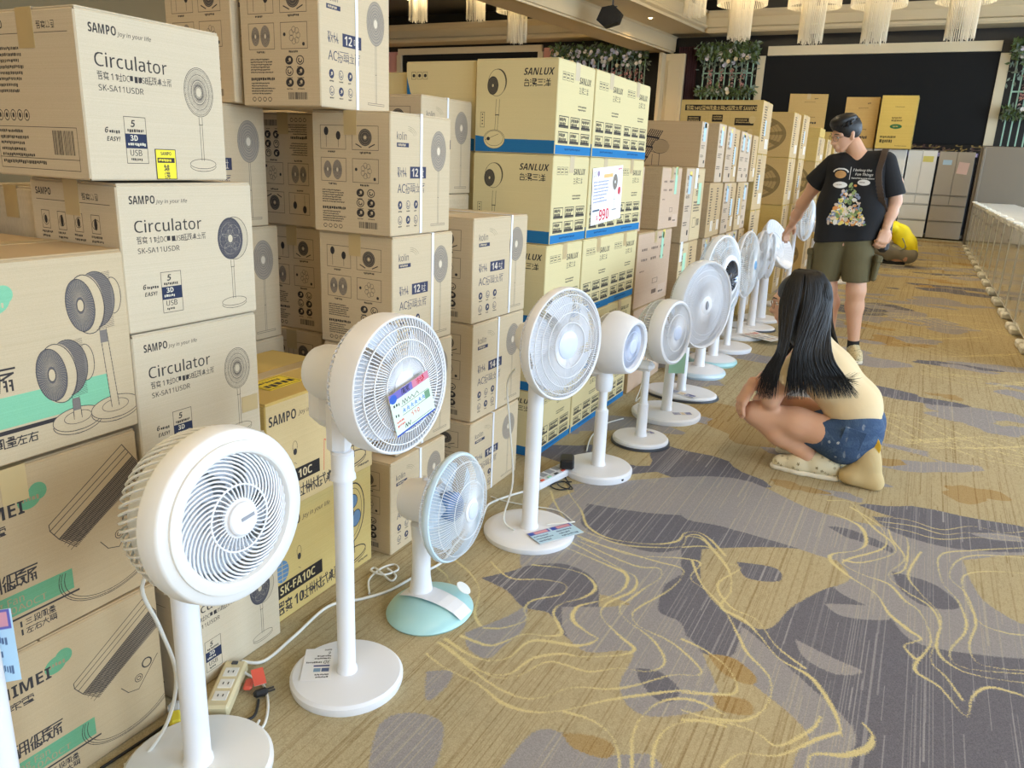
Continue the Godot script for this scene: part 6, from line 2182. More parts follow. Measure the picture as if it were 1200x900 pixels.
# surface nets
func skin(mb: MB, f: Field, cell: float, xf := Transform3D()) -> void:
	var box := f.bounds()
	var nx := int(box.size.x / cell) + 2
	var ny := int(box.size.y / cell) + 2
	var nz := int(box.size.z / cell) + 2
	var o := box.position
	var val := PackedFloat32Array()
	val.resize(nx * ny * nz)
	val.fill(1.0)
	var B := 4
	var reach := cell * B * 0.9 + cell * 1.8
	for bz in range(0, nz, B):
		for by in range(0, ny, B):
			for bx in range(0, nx, B):
				var c := o + Vector3(bx + B * 0.5, by + B * 0.5, bz + B * 0.5) * cell
				var dc := f.d(c)
				if absf(dc) > reach + 0.02:
					if dc < 0.0:
						for z in range(bz, mini(bz + B, nz)):
							for y in range(by, mini(by + B, ny)):
								for x in range(bx, mini(bx + B, nx)):
									val[(z * ny + y) * nx + x] = -1.0
					continue
				for z in range(bz, mini(bz + B, nz)):
					for y in range(by, mini(by + B, ny)):
						for x in range(bx, mini(bx + B, nx)):
							val[(z * ny + y) * nx + x] = f.d(o + Vector3(x, y, z) * cell)
	var at := PackedInt32Array()
	at.resize(nx * ny * nz)
	at.fill(-1)
	var pos := PackedVector3Array()
	var sx := 1
	var sy := nx
	var sz := nx * ny
	var offs := PackedInt32Array([0, sx, sy, sx + sy, sz, sz + sx, sz + sy, sz + sx + sy])
	var ov := [Vector3(0, 0, 0), Vector3(1, 0, 0), Vector3(0, 1, 0), Vector3(1, 1, 0), Vector3(0, 0, 1), Vector3(1, 0, 1), Vector3(0, 1, 1), Vector3(1, 1, 1)]
	var ea := PackedInt32Array([0, 2, 4, 6, 0, 1, 4, 5, 0, 1, 2, 3])
	var eb := PackedInt32Array([1, 3, 5, 7, 2, 3, 6, 7, 4, 5, 6, 7])
	for z in nz - 1:
		for y in ny - 1:
			for x in nx - 1:
				var i := (z * ny + y) * nx + x
				var s := 0
				for q in 8:
					if val[i + offs[q]] < 0.0:
						s += 1
				if s == 0 or s == 8:
					continue
				var sum := Vector3.ZERO
				var cnt := 0
				for e in 12:
					var va := val[i + offs[ea[e]]]
					var vb := val[i + offs[eb[e]]]
					if (va < 0.0) != (vb < 0.0):
						sum += (ov[ea[e]] as Vector3).lerp(ov[eb[e]], va / (va - vb))
						cnt += 1
				at[i] = pos.size()
				pos.append(o + (Vector3(x, y, z) + sum / cnt) * cell)
	var nor := PackedVector3Array()
	nor.resize(pos.size())
	var quads := PackedInt32Array()
	for z in range(1, nz - 1):
		for y in range(1, ny - 1):
			for x in range(1, nx - 1):
				var i := (z * ny + y) * nx + x
				var v0 := val[i] < 0.0
				for ax in 3:
					var st: int = [sx, sy, sz][ax]
					if v0 == (val[i + st] < 0.0):
						continue
					var u: int = [sy, sz, sx][ax]
					var w: int = [sz, sx, sy][ax]
					var q0 := at[i]
					var q1 := at[i - u]
					var q2 := at[i - u - w]
					var q3 := at[i - w]
					if q0 < 0 or q1 < 0 or q2 < 0 or q3 < 0:
						continue
					var n := (pos[q1] - pos[q0]).cross(pos[q2] - pos[q0])
					var want := Vector3.ZERO
					want[ax] = 1.0 if v0 else -1.0
					if n.dot(want) < 0.0:
						n = -n
					for q in [q0, q1, q2, q3]:
						nor[q] += n
					quads.append_array(PackedInt32Array([q0, q1, q2, q3]))
	for i in nor.size():
		nor[i] = (xf.basis * nor[i]).normalized()
		pos[i] = xf * pos[i]
	for i in range(0, quads.size(), 4):
		var q0 := quads[i]
		var q1 := quads[i + 1]
		var q2 := quads[i + 2]
		var q3 := quads[i + 3]
		mb.tri(pos[q0], pos[q1], pos[q2], nor[q0], nor[q1], nor[q2])
		mb.tri(pos[q0], pos[q2], pos[q3], nor[q0], nor[q2], nor[q3])

func cloth(called: String, f: Field, cell: float, m: Material, parent: Node) -> void:
	var mb := MB.new()
	skin(mb, f, cell)
	obj(called, mb, m, parent)

# head in its own axes: face towards +z, crown up, centre of the skull at the origin; 0.22 m tall
func head_field() -> Field:
	var f := Field.new()
	f.k = 0.018
	f.egg(v3(0, 0.012, -0.012), v3(0.073, 0.094, 0.09))
	f.egg(v3(0, -0.03, 0.026), v3(0.058, 0.07, 0.058))
	f.bone(v3(0, -0.088, 0.05), v3(0, -0.094, 0.066), 0.024, 0.016)       # chin
	f.bone(v3(-0.045, -0.05, 0.0), v3(-0.02, -0.09, 0.045), 0.02, 0.02)   # jaw
	f.bone(v3(0.045, -0.05, 0.0), v3(0.02, -0.09, 0.045), 0.02, 0.02)
	f.bone(v3(0, 0.004, 0.078), v3(0, -0.034, 0.1), 0.009, 0.012)         # nose
	f.bone(v3(-0.012, -0.037, 0.088), v3(0.012, -0.037, 0.088), 0.008, 0.008)
	f.bone(v3(-0.016, -0.062, 0.08), v3(0.016, -0.062, 0.08), 0.007, 0.007)   # lips
	f.bone(v3(-0.013, -0.07, 0.079), v3(0.013, -0.07, 0.079), 0.007, 0.007)
	f.bone(v3(-0.05, 0.016, 0.058), v3(-0.014, 0.02, 0.08), 0.01, 0.01)    # brows
	f.bone(v3(0.05, 0.016, 0.058), v3(0.014, 0.02, 0.08), 0.01, 0.01)
	f.hole(v3(-0.032, 0.0, 0.086), v3(0.018, 0.011, 0.014))
	f.hole(v3(0.032, 0.0, 0.086), v3(0.018, 0.011, 0.014))
	for s in [-1.0, 1.0]:
		f.bone(v3(s * 0.075, 0.014, -0.012), v3(s * 0.079, -0.03, -0.006), 0.012, 0.008)   # ears
	return f

func face_bits(parent: Node, xf: Transform3D, glasses: Material) -> void:
	for s in [-1.0, 1.0]:
		var e := MB.new()
		e.lathe([p2(0, 0.011), p2(0.006, 0.0094), p2(0.01, 0.005), p2(0.011, 0.0), p2(0.008, -0.008), p2(0, -0.011)], 14, xf * Transform3D(Basis(Vector3.RIGHT, PI / 2), v3(s * 0.032, 0.0, 0.068)))
		obj("eye", e, M.eye_white, parent)
		var pu := MB.new()
		pu.lathe([p2(0, 0.0118), p2(0.003, 0.0114), p2(0.0045, 0.0106), p2(0, 0.009)], 12, xf * Transform3D(Basis(Vector3.RIGHT, PI / 2), v3(s * 0.032, 0.0, 0.068)))
		obj("iris", pu, M.black, parent)
		var br := MB.new()
		br.tube(PackedVector3Array([xf * v3(s * 0.015, 0.021, 0.09), xf * v3(s * 0.032, 0.026, 0.085), xf * v3(s * 0.05, 0.021, 0.07)]), [0.002, 0.0032, 0.0016], 6)
		obj("eyebrow", br, M.hair, parent)
	var g := MB.new()
	for s in [-1.0, 1.0]:
		var loop := PackedVector3Array()
		for i in 24:
			var a := TAU * i / 24
			loop.append(xf * v3(s * 0.034 + cos(a) * 0.025, -0.004 + sin(a) * 0.019, 0.1 - absf(s * 0.034 + cos(a) * 0.025) * 0.25))
		g.tube(loop, 0.0012, 5, true)
		g.tube(PackedVector3Array([xf * v3(s * 0.059, 0.002, 0.086), xf * v3(s * 0.079, 0.006, 0.04), xf * v3(s * 0.08, 0.004, -0.01)]), 0.0013, 5)
	g.tube(PackedVector3Array([xf * v3(-0.01, 0.002, 0.099), xf * v3(0, 0.005, 0.101), xf * v3(0.01, 0.002, 0.099)]), 0.0012, 5)
	obj("glasses", g, glasses, parent)

# hand: wrist at the origin, fingers along +z, palm facing -y, thumb on +x * side
func hand_field(side: float, curl: float) -> Field:
	var f := Field.new()
	f.k = 0.012
	f.bone(v3(0, 0, -0.02), v3(0, 0, 0.012), 0.025, 0.024)
	f.chain([v3(-0.022, 0, 0.02), v3(-0.03, 0, 0.078)], [0.016, 0.013])
	f.chain([v3(-0.006, 0.002, 0.02), v3(-0.01, 0.003, 0.085)], [0.017, 0.013])
	f.chain([v3(0.01, 0.002, 0.02), v3(0.012, 0.003, 0.085)], [0.017, 0.013])
	f.chain([v3(0.024, 0, 0.02), v3(0.031, 0, 0.08)], [0.016, 0.013])
	var len := [0.062, 0.078, 0.084, 0.074]
	for i in 4:
		var x: float = (-0.031 + 0.0207 * i)
		var p := v3(x, 0.002, 0.08)
		var dirx := x * 1.6
		var ang := 0.25
		var rr := 0.0092
		for j in 3:
			var l: float = len[i] * [0.45, 0.3, 0.25][j]
			ang += curl * [0.5, 0.9, 0.5][j]
			var q := p + v3(dirx * l, -sin(ang) * l, cos(ang) * l)
			f.bone(p, q, rr, rr - 0.001)
			p = q
			rr -= 0.001
	# the root of the hand is mirrored by side
	f.chain([v3(0.028, -0.006, 0.01), v3(0.05, -0.014, 0.036), v3(0.058, -0.02, 0.062), v3(0.058, -0.026, 0.082)], [0.017, 0.0125, 0.0105, 0.0085])
	if side < 0.0:
		for i in f.a.size():
			f.a[i] = f.a[i] * Vector3(-1, 1, 1)
			f.b[i] = f.b[i] * Vector3(-1, 1, 1)
	return f

func aim(at: Vector3, fwd: Vector3, up: Vector3) -> Transform3D:
	var z := fwd.normalized()
	var x := up.cross(z).normalized()
	return Transform3D(Basis(x, z.cross(x), z), at)

func people_materials() -> void:
	M.skin = mat(214, 166, 136, 0.55)
	M.skin.subsurf_scatter_enabled = true
	M.skin.subsurf_scatter_strength = 0.08
	M.hair = mat(17, 15, 16, 0.5)
	M.eye_white = mat(232, 228, 222, 0.2)
	M.shirt_black = mat(24, 24, 27, 0.9)
	M.olive = mat(98, 90, 62, 0.9)
	M.beige_top = mat(222, 198, 156, 0.9)
	M.denim = denim()
	M.sock = mat(40, 38, 38, 0.9)
	M.vest = mat(246, 226, 24, 0.7)
	M.vest_grey = mat(160, 160, 120, 0.5)
	M.grey_cloth = mat(136, 130, 116, 0.9)
	M.leather = mat(66, 52, 44, 0.4)
	M.bag_black = mat(30, 26, 26, 0.5)
	M.sole = mat(224, 216, 196, 0.7)
	M.gold_frame = mat(150, 110, 80, 0.3, 0.5)
	M.dark_frame = mat(60, 46, 44, 0.3, 0.3)
	M.yellow_thread = mat(226, 184, 60, 0.8)
	M.tote = mat(198, 174, 126, 0.95)
	var cv := Canvas.new(256, 256, Color8(214, 202, 164))
	for i in 120:
		cv.oval(rng.randf() * 256, rng.randf() * 256, rng.randf_range(3, 9), rng.randf_range(2, 6), [Color8(92, 80, 52), Color8(64, 54, 44), Color8(150, 130, 84)][i % 3], rng.randf() * 3)
	M.shoe_print = tex_mat(cv.im, 0.8, true)
	M.shoe_print.uv1_triplanar = true
	M.shoe_print.uv1_scale = Vector3(7, 7, 7)
	cv = Canvas.new(256, 256, Color8(220, 210, 180))
	for i in 46:
		var c := Vector2(rng.randf() * 256, rng.randf() * 256)
		for k in 5:
			cv.line(c, c + Vector2(8, 0).rotated(TAU * k / 5 + i), 3.4, Color8(110, 92, 52))
	M.star_shoe = tex_mat(cv.im, 0.8, true)
	M.star_shoe.uv1_triplanar = true
	M.star_shoe.uv1_scale = Vector3(5, 5, 5)

func denim() -> StandardMaterial3D:
	var cv := Canvas.new(256, 256, Color8(62, 82, 112))
	for i in 60:
		cv.oval(rng.randf() * 256, rng.randf() * 256, rng.randf_range(6, 26), rng.randf_range(4, 14), Color8(62, 82, 112).lerp(Color8(104, 126, 152), rng.randf() * 0.6), rng.randf() * 3)
	for i in 6:
		cv.oval(rng.randf() * 256, rng.randf() * 256, rng.randf_range(4, 9), rng.randf_range(3, 6), Color8(196, 200, 200), rng.randf() * 3)
	for i in 1400:
		var x := rng.randf() * 256
		var y := rng.randf() * 256
		cv.line(Vector2(x, y), Vector2(x + 4, y + 5), 1.0, Color8(84, 104, 134) if i % 2 else Color8(48, 66, 96))
	var m := tex_mat(cv.im, 0.9, true)
	m.uv1_triplanar = true
	m.uv1_scale = Vector3(4, 4, 4)
	return m

func shoe(parent: Node, heel: Vector3, toe: Vector3, m: Material, sole: Material) -> void:
	var f := Field.new()
	f.k = 0.03
	var d := (toe - heel)
	f.chain([heel + v3(0, 0.05, 0), heel + d * 0.25 + v3(0, 0.05, 0), heel + d * 0.6 + v3(0, 0.042, 0), heel + d * 0.95 + v3(0, 0.032, 0)], [0.036, 0.038, 0.042, 0.034])
	f.bone(heel + d * 0.12 + v3(0, 0.085, 0), heel + d * 0.3 + v3(0, 0.075, 0), 0.032, 0.034)
	f.cut(Vector3.DOWN, heel + v3(0, 0.02, 0))
	cloth("shoe", f, 0.008, m, parent)
	var s := Field.new()
	s.k = 0.02
	s.chain([heel + v3(0, 0.014, 0), heel + d * 0.6 + v3(0, 0.014, 0), heel + d * 0.98 + v3(0, 0.014, 0)], [0.038, 0.045, 0.036])
	s.cut(Vector3.DOWN, heel + v3(0, 0.001, 0))
	s.cut(Vector3.UP, heel + v3(0, 0.023, 0))
	cloth("sole", s, 0.007, sole, parent)

func woman() -> void:
	var t := thing("person", "crouching person with long black hair, beige top and denim shorts", "person", v3(-0.36, 0, -3.6))
	var O := v3(0.36, 0, 3.6)
	var q := func(x: float, y: float, z: float) -> Vector3: return Vector3(x, y, z) + O
	var body := MB.new()
	var f := Field.new()
	f.k = 0.03
	for s in [[-3.505, 0.0], [-3.735, -0.012]]:
		var z: float = s[0]
		var e: float = s[1]
		f.chain([q.call(-0.19, 0.2 + e, z), q.call(-0.36, 0.225 + e, z), q.call(-0.545, 0.245 + e, z)], [0.078, 0.068, 0.05])
		f.chain([q.call(-0.548, 0.235 + e, z), q.call(-0.43, 0.16 + e, z), q.call(-0.3, 0.09 + e * 0.5, z), q.call(-0.26, 0.055, z)], [0.048, 0.047, 0.032, 0.031])
	f.chain([q.call(-0.14, 0.24, -3.62), q.call(-0.27, 0.42, -3.62), q.call(-0.36, 0.55, -3.62)], [0.09, 0.085, 0.07])
	f.bone(q.call(-0.375, 0.6, -3.615), q.call(-0.415, 0.68, -3.605), 0.046, 0.044)
	f.chain([q.call(-0.36, 0.55, -3.485), q.call(-0.42, 0.43, -3.47), q.call(-0.478, 0.325, -3.465)], [0.045, 0.04, 0.034])
	f.chain([q.call(-0.478, 0.325, -3.465), q.call(-0.515, 0.345, -3.56), q.call(-0.53, 0.355, -3.66)], [0.034, 0.034, 0.026])
	f.chain([q.call(-0.39, 0.54, -3.75), q.call(-0.45, 0.42, -3.76), q.call(-0.495, 0.345, -3.745)], [0.045, 0.04, 0.034])
	f.chain([q.call(-0.495, 0.345, -3.745), q.call(-0.535, 0.378, -3.62), q.call(-0.572, 0.372, -3.49)], [0.034, 0.032, 0.025])
	skin(body, f, 0.0105)
	skin(body, hand_field(-1.0, 0.28), 0.0045, aim(q.call(-0.575, 0.368, -3.48), Vector3(-0.36, -0.9, 0.16), Vector3(-0.8, 0.3, 0.5)))
	skin(body, hand_field(1.0, 0.3), 0.0055, aim(q.call(-0.532, 0.356, -3.665), Vector3(-0.25, -0.3, -0.9), Vector3(-0.3, 0.9, 0)))
	var hx := aim(q.call(-0.455, 0.755, -3.595), Vector3(-0.96, -0.2, 0.12), Vector3.UP)
	skin(body, head_field(), 0.0055, hx)
	obj("body", body, M.skin, t)
	face_bits(t, hx, M.gold_frame)
	# top
	f = Field.new()
	f.k = 0.05
	for z in [-3.57, -3.67]:
		f.chain([q.call(-0.105, 0.24, z), q.call(-0.15, 0.315, z), q.call(-0.27, 0.44, z), q.call(-0.345, 0.545, z)], [0.085, 0.103, 0.1, 0.076])
	f.bone(q.call(-0.36, 0.555, -3.5), q.call(-0.375, 0.55, -3.74), 0.052, 0.052)
	f.cut(Vector3(0.55, -0.83, 0), q.call(-0.09, 0.25, -3.6))
	cloth("top", f, 0.0095, M.beige_top, t)
	for z in [[-3.485, -3.468], [-3.75, -3.762]]:
		f = Field.new()
		f.chain([q.call(-0.355, 0.55, z[0]), q.call(-0.44, 0.4, z[1])], [0.057, 0.062])
		f.cut(Vector3(-0.5, -0.86, 0), q.call(-0.43, 0.412, -3.6))
		cloth("sleeve", f, 0.0085, M.beige_top, t)
	# shorts
	f = Field.new()
	f.k = 0.05
	for z in [-3.53, -3.71]:
		f.chain([q.call(-0.12, 0.235, z), q.call(-0.16, 0.19, z), q.call(-0.325, 0.222, z)], [0.094, 0.104, 0.086])
	f.bone(q.call(-0.125, 0.22, -3.57), q.call(-0.125, 0.22, -3.67), 0.112, 0.112)
	f.cut(Vector3(-0.98, 0.2, 0), q.call(-0.335, 0.22, -3.6))
	f.cut(Vector3(-0.35, 0.94, 0), q.call(-0.1, 0.325, -3.6))
	cloth("shorts", f, 0.0095, M.denim, t)
	# back pocket with worn patch
	var pk := MB.new()
	pk.rbox(Vector3.ZERO, v3(0.09, 0.085, 0.006), 0.002, Transform3D(Basis(Vector3(0, 0, 1), deg(-12)) * Basis(Vector3.UP, deg(10)), q.call(-0.125, 0.225, -3.427)))
	obj("pocket", pk, M.denim, t)
	shoe(t, q.call(-0.185, 0, -3.505), q.call(-0.42, 0, -3.505), M.star_shoe, M.sole)
	shoe(t, q.call(-0.2, 0, -3.735), q.call(-0.435, 0, -3.735), M.star_shoe, M.sole)
	# hair: a cap and a long fall, then locks over it
	f = Field.new()
	f.k = 0.045
	var hc: Vector3 = hx.origin
	f.egg(hc + v3(0.026, 0.022, 0), v3(0.106, 0.106, 0.096))
	for s in [0.0, 0.05, -0.06]:
		f.chain([hc + v3(0.04, 0.0, s * 0.5), q.call(-0.385, 0.63, -3.6 + s * 1.4), q.call(-0.33, 0.53, -3.6 + s * 1.8), q.call(-0.29, 0.45, -3.6 + s * 1.9)], [0.066, 0.06, 0.05, 0.032])
	f.hole(hc + v3(-0.115, -0.05, 0.0), v3(0.08, 0.105, 0.08))
	var hb := MB.new()
	skin(hb, f, 0.008)
	obj("hair", hb, M.hair, t)
	var lk := MB.new()
	var r := RandomNumberGenerator.new()
	r.seed = 5
	for i in 1300:
		var u := r.randf()
		var far := i % 5 == 0
		if not far and u > 0.2 and u < 0.3:
			u -= 0.12
		var side := -1.0 if far else 1.0
		var phi := lerpf(2.12, -0.55, u) + r.randf_range(-0.12, 0.12)
		var cc := hc + v3(0.026, 0.022, 0)
		var out := v3(cos(phi), 0, side * sin(phi))
		var top := cc + out * v3(0.02, 0, 0.02) + v3(r.randf_range(-0.03, 0.03), 0.113, 0)
		var rise := cc + out * v3(0.084, 0, 0.075) + v3(0, 0.09, 0)
		var ear := cc + out * v3(0.126, 0, 0.114) + v3(0, r.randf_range(-0.03, 0.0), 0)
		var z1 := (-3.398 - 0.06 * u * u) if not far else (-3.8 + 0.1 * u * u)
		var z2 := (-3.388 - 0.07 * u * u) if not far else (-3.8 + 0.12 * u * u)
		var sh: Vector3 = q.call(lerpf(-0.475, -0.262, u), 0.575, z1 - 0.02 * r.randf())
		var lo: Vector3 = q.call(lerpf(-0.515, -0.19, u), 0.475, z2 - 0.02 * r.randf())
		var end: Vector3 = q.call(lerpf(-0.535, -0.13, u) + r.randf_range(-0.012, 0.012), 0.335 + 0.06 * u + 0.12 * pow(r.randf(), 2.2), z2 - 0.012 * r.randf())
		lk.tube(spline([top, rise, ear, sh, lo, end], 5), _taper(26, r.randf_range(0.0022, 0.004)), 4)
	var lo := obj("hair_lock", lk, M.hair, t)
	lo.set_meta("kind", "stuff")
	# cloth bag hanging behind her
	var bg := thing("tote_bag", "beige cloth bag with yellow tassel hanging behind the crouching person", "bag", v3(-0.06, 0, -3.5))
	f = Field.new()
	f.k = 0.05
	f.chain([v3(0.0, 0.24, -0.02), v3(0.0, 0.15, 0.0), v3(-0.04, 0.05, 0.02)], [0.015, 0.03, 0.038])
	f.chain([v3(0.0, 0.2, -0.02), v3(0.02, 0.1, 0.0), v3(0.04, 0.035, 0.01)], [0.015, 0.03, 0.034])
	f.bone(v3(-0.07, 0.04, 0.02), v3(0.05, 0.025, 0.01), 0.025, 0.025)
	f.cut(Vector3.DOWN, v3(0, 0.001, 0))
	cloth("bag_body", f, 0.008, M.tote, bg)
	var sp := MB.new()
	sp.tube(spline([v3(-0.02, 0.24, -0.02), v3(-0.01, 0.3, -0.06), v3(-0.06, 0.4, -0.08), v3(-0.2, 0.52, -0.06)], 6), 0.007, 6)
	obj("strap", sp, M.tote, bg)
	var ts := MB.new()
	for i in 9:
		ts.tube(spline([v3(0.0, 0.26, 0.01), v3(0.012 + 0.004 * i, 0.2, 0.02), v3(-0.004 + 0.005 * i, 0.13, 0.03 - 0.003 * i)], 4), 0.0025, 4)
	obj("tassel", ts, M.yellow_thread, bg)

func _taper(n: int, r: float) -> PackedFloat32Array:
	var out := PackedFloat32Array()
	for i in n:
		var t := i / float(n - 1)
		out.append(r * (1.0 - 0.93 * t * t))
	return out

func man() -> void:
	var t := thing("person", "standing person in a black printed T-shirt and olive cargo shorts", "person", v3(-0.47, 0, -6.1))
	var O := v3(0.47, 0, 6.1)
	var q := func(x: float, y: float, z: float) -> Vector3: return Vector3(x, y, z) + O
	var body := MB.new()
	var f := Field.new()
	f.k = 0.035
	# legs
	f.chain([q.call(-0.4, 0.8, -6.1), q.call(-0.365, 0.5, -6.07), q.call(-0.36, 0.38, -6.1), q.call(-0.325, 0.1, -6.12)], [0.085, 0.062, 0.06, 0.037])
	f.chain([q.call(-0.585, 0.8, -6.12), q.call(-0.565, 0.5, -6.12), q.call(-0.53, 0.38, -6.16), q.call(-0.51, 0.1, -6.22)], [0.085, 0.062, 0.06, 0.037])
	# trunk and neck
	f.chain([q.call(-0.49, 0.85, -6.1), q.call(-0.48, 1.1, -6.1), q.call(-0.49, 1.36, -6.1)], [0.1, 0.1, 0.085])
	f.chain([q.call(-0.49, 1.42, -6.1), q.call(-0.54, 1.5, -6.095)], [0.062, 0.058])
	# arm reaching down to the fan
	f.chain([q.call(-0.665, 1.36, -6.12), q.call(-0.755, 1.21, -6.17), q.call(-0.835, 1.07, -6.25), q.call(-0.88, 0.985, -6.37), q.call(-0.925, 0.9, -6.49)], [0.052, 0.048, 0.04, 0.038, 0.027])
	# hanging arm
	f.chain([q.call(-0.3, 1.385, -6.1), q.call(-0.235, 1.25, -6.12), q.call(-0.215, 1.13, -6.12), q.call(-0.225, 1.05, -6.09), q.call(-0.24, 0.945, -6.05)], [0.052, 0.048, 0.041, 0.038, 0.028])
	skin(body, f, 0.012)
	skin(body, hand_field(-1.0, 0.3), 0.006, aim(q.call(-0.928, 0.895, -6.495), Vector3(-0.42, -0.8, -0.42), Vector3(-0.65, 0.6, -0.2)))
	skin(body, hand_field(1.0, 0.55), 0.006, aim(q.call(-0.241, 0.94, -6.048), Vector3(-0.1, -0.98, 0.12), Vector3(0.5, 0.0, 0.86)))
	var hx := aim(q.call(-0.595, 1.565, -6.075), Vector3(-0.78, -0.33, 0.53), Vector3(0.05, 1, 0.1))
	skin(body, head_field(), 0.006, hx)
	obj("body", body, M.skin, t)
	face_bits(t, hx, M.dark_frame)
	# hair
	f = Field.new()
	f.k = 0.02
	f.egg(v3(0, 0.03, -0.018), v3(0.083, 0.096, 0.098))
	f.egg(v3(0, 0.085, 0.035), v3(0.068, 0.045, 0.06))
	f.egg(v3(0.02, 0.112, 0.0), v3(0.055, 0.026, 0.07))
	f.hole(v3(0, -0.045, 0.105), v3(0.1, 0.1, 0.075))
	f.hole(v3(0, -0.12, -0.02), v3(0.12, 0.09, 0.13))
	var hm := MB.new()
	skin(hm, f, 0.006, hx)
	var r := RandomNumberGenerator.new()
	r.seed = 9
	for i in 150:
		var a := r.randf() * TAU
		var e := r.randf_range(0.15, 1.25)
		var n := v3(cos(a) * sin(e), cos(e), sin(a) * sin(e))
		var p := v3(n.x * 0.078, 0.032 + n.y * 0.092, -0.014 + n.z * 0.094)
		hm.tube(PackedVector3Array([hx * p, hx * (p + n * 0.01 + v3(0.006, 0.002, 0.008)), hx * (p + n * 0.012 + v3(0.012, -0.004, 0.018))]), [0.006, 0.005, 0.001], 4)
	obj("hair", hm, M.hair, t)
	# shirt
	f = Field.new()
	f.k = 0.07
	for s in [-0.075, 0.075]:
		f.chain([q.call(-0.495 + s, 0.85, -6.1), q.call(-0.485 + s * 1.1, 1.08, -6.095), q.call(-0.48 + s * 1.1, 1.3, -6.1)], [0.135, 0.135, 0.118])
	f.bone(q.call(-0.63, 1.365, -6.12), q.call(-0.335, 1.4, -6.1), 0.066, 0.066)
	f.cut(Vector3(0.12, -0.99, 0), q.call(-0.49, 0.84, -6.1))
	f.hole(q.call(-0.52, 1.49, -6.085), v3(0.08, 0.05, 0.09), Basis(Vector3(0, 0, 1), 0.25))
	var shirt_f := f
	cloth("t_shirt", f, 0.011, M.shirt_black, t)
	f = Field.new()
	f.chain([q.call(-0.645, 1.362, -6.12), q.call(-0.775, 1.2, -6.18)], [0.072, 0.084])
	f.cut(Vector3(-0.6, -0.77, -0.2), q.call(-0.757, 1.215, -6.18))
	cloth("sleeve", f, 0.01, M.shirt_black, t)
	f = Field.new()
	f.chain([q.call(-0.315, 1.385, -6.1), q.call(-0.225, 1.14, -6.12)], [0.074, 0.086])
	f.cut(Vector3(0.3, -0.95, 0.0), q.call(-0.225, 1.165, -6.12))
	cloth("sleeve", f, 0.01, M.shirt_black, t)
	# print on the chest: laid on the cloth
	var cvp := shirt_print()
	var pm := MB.new()
	var W := 22
	var H := 30
	var pts := []
	var nv := []
	for j in H + 1:
		for i in W + 1:
			var x := lerpf(-0.635, -0.345, i / float(W))
			var y := lerpf(1.37, 0.93, j / float(H))
			var p: Vector3 = q.call(x, y, -5.85)
			for st in 60:
				var d := shirt_f.d(p)
				if d < 0.003:
					break
				p.z -= maxf(d * 0.8, 0.001)
				if p.z < -0.02:
					break
			var g := Vector3(shirt_f.d(p + v3(0.01, 0, 0)) - shirt_f.d(p - v3(0.01, 0, 0)), shirt_f.d(p + v3(0, 0.01, 0)) - shirt_f.d(p - v3(0, 0.01, 0)), shirt_f.d(p + v3(0, 0, 0.01)) - shirt_f.d(p - v3(0, 0, 0.01))).normalized()
			pts.append(p + g * 0.003)
			nv.append(g)
	for j in H:
		for i in W:
			var k0 := j * (W + 1) + i
			var k1 := k0 + 1
			var k2 := k1 + W + 1
			var k3 := k0 + W + 1
			var u0 := Vector2(i / float(W), j / float(H))
			var u1 := Vector2((i + 1) / float(W), j / float(H))
			var u2 := Vector2((i + 1) / float(W), (j + 1) / float(H))
			var u3 := Vector2(i / float(W), (j + 1) / float(H))
			pm.tri(pts[k0], pts[k1], pts[k2], nv[k0], nv[k1], nv[k2], u0, u1, u2)
			pm.tri(pts[k0], pts[k2], pts[k3], nv[k0], nv[k2], nv[k3], u0, u2, u3)
	obj("shirt_print", pm, cvp, t)
	# shorts
	f = Field.new()
	f.k = 0.022
	f.chain([q.call(-0.425, 0.88, -6.1), q.call(-0.4, 0.76, -6.1), q.call(-0.372, 0.54, -6.075)], [0.12, 0.108, 0.094])
	f.chain([q.call(-0.555, 0.88, -6.1), q.call(-0.585, 0.76, -6.11), q.call(-0.592, 0.54, -6.115)], [0.12, 0.112, 0.1])
	f.cut(Vector3(0.08, -1, 0), q.call(-0.48, 0.552, -6.1))
	f.cut(Vector3.UP, q.call(-0.48, 0.93, -6.1))
	cloth("shorts", f, 0.011, M.olive, t)
	for s in [[-0.277, 0.665, -6.08, -6.0], [-0.69, 0.675, -6.12, 2.0]]:
		var pk := MB.new()
		var px := Transform3D(Basis(Vector3.UP, deg(24 if s[0] > -0.5 else -20)) * Basis(Vector3(0, 0, 1), deg(s[3])), q.call(s[0], s[1], s[2]))
		pk.rbox(v3(0, 0, 0), v3(0.035, 0.17, 0.13), 0.012, px)
		pk.rbox(v3(0, 0.07, 0), v3(0.046, 0.05, 0.138), 0.01, px)
		obj("cargo_pocket", pk, M.olive, t)
	# socks, shoes
	for s in [[-0.325, -6.12], [-0.51, -6.22]]:
		var so := MB.new()
		so.tube(PackedVector3Array([q.call(s[0], 0.06, s[1]), q.call(s[0] - 0.004, 0.13, s[1] + 0.005)]), 0.042, 14)
		obj("sock", so, M.sock, t)
	shoe(t, q.call(-0.335, 0, -6.17), q.call(-0.27, 0, -5.93), M.shoe_print, M.sole)
	shoe(t, q.call(-0.51, 0, -6.28), q.call(-0.5, 0, -6.03), M.shoe_print, M.sole)
	# shoulder bag
	var bg := thing("shoulder_bag", "black shoulder bag on a brown strap carried by the standing person", "bag", v3(-0.27, 0.8, -6.2))
	var bm := MB.new()
	bm.rbox(v3(0.03, 0.1, 0.03), v3(0.07, 0.24, 0.2), 0.02)
	obj("bag_body", bm, M.bag_black, bg)
	var stp := MB.new()
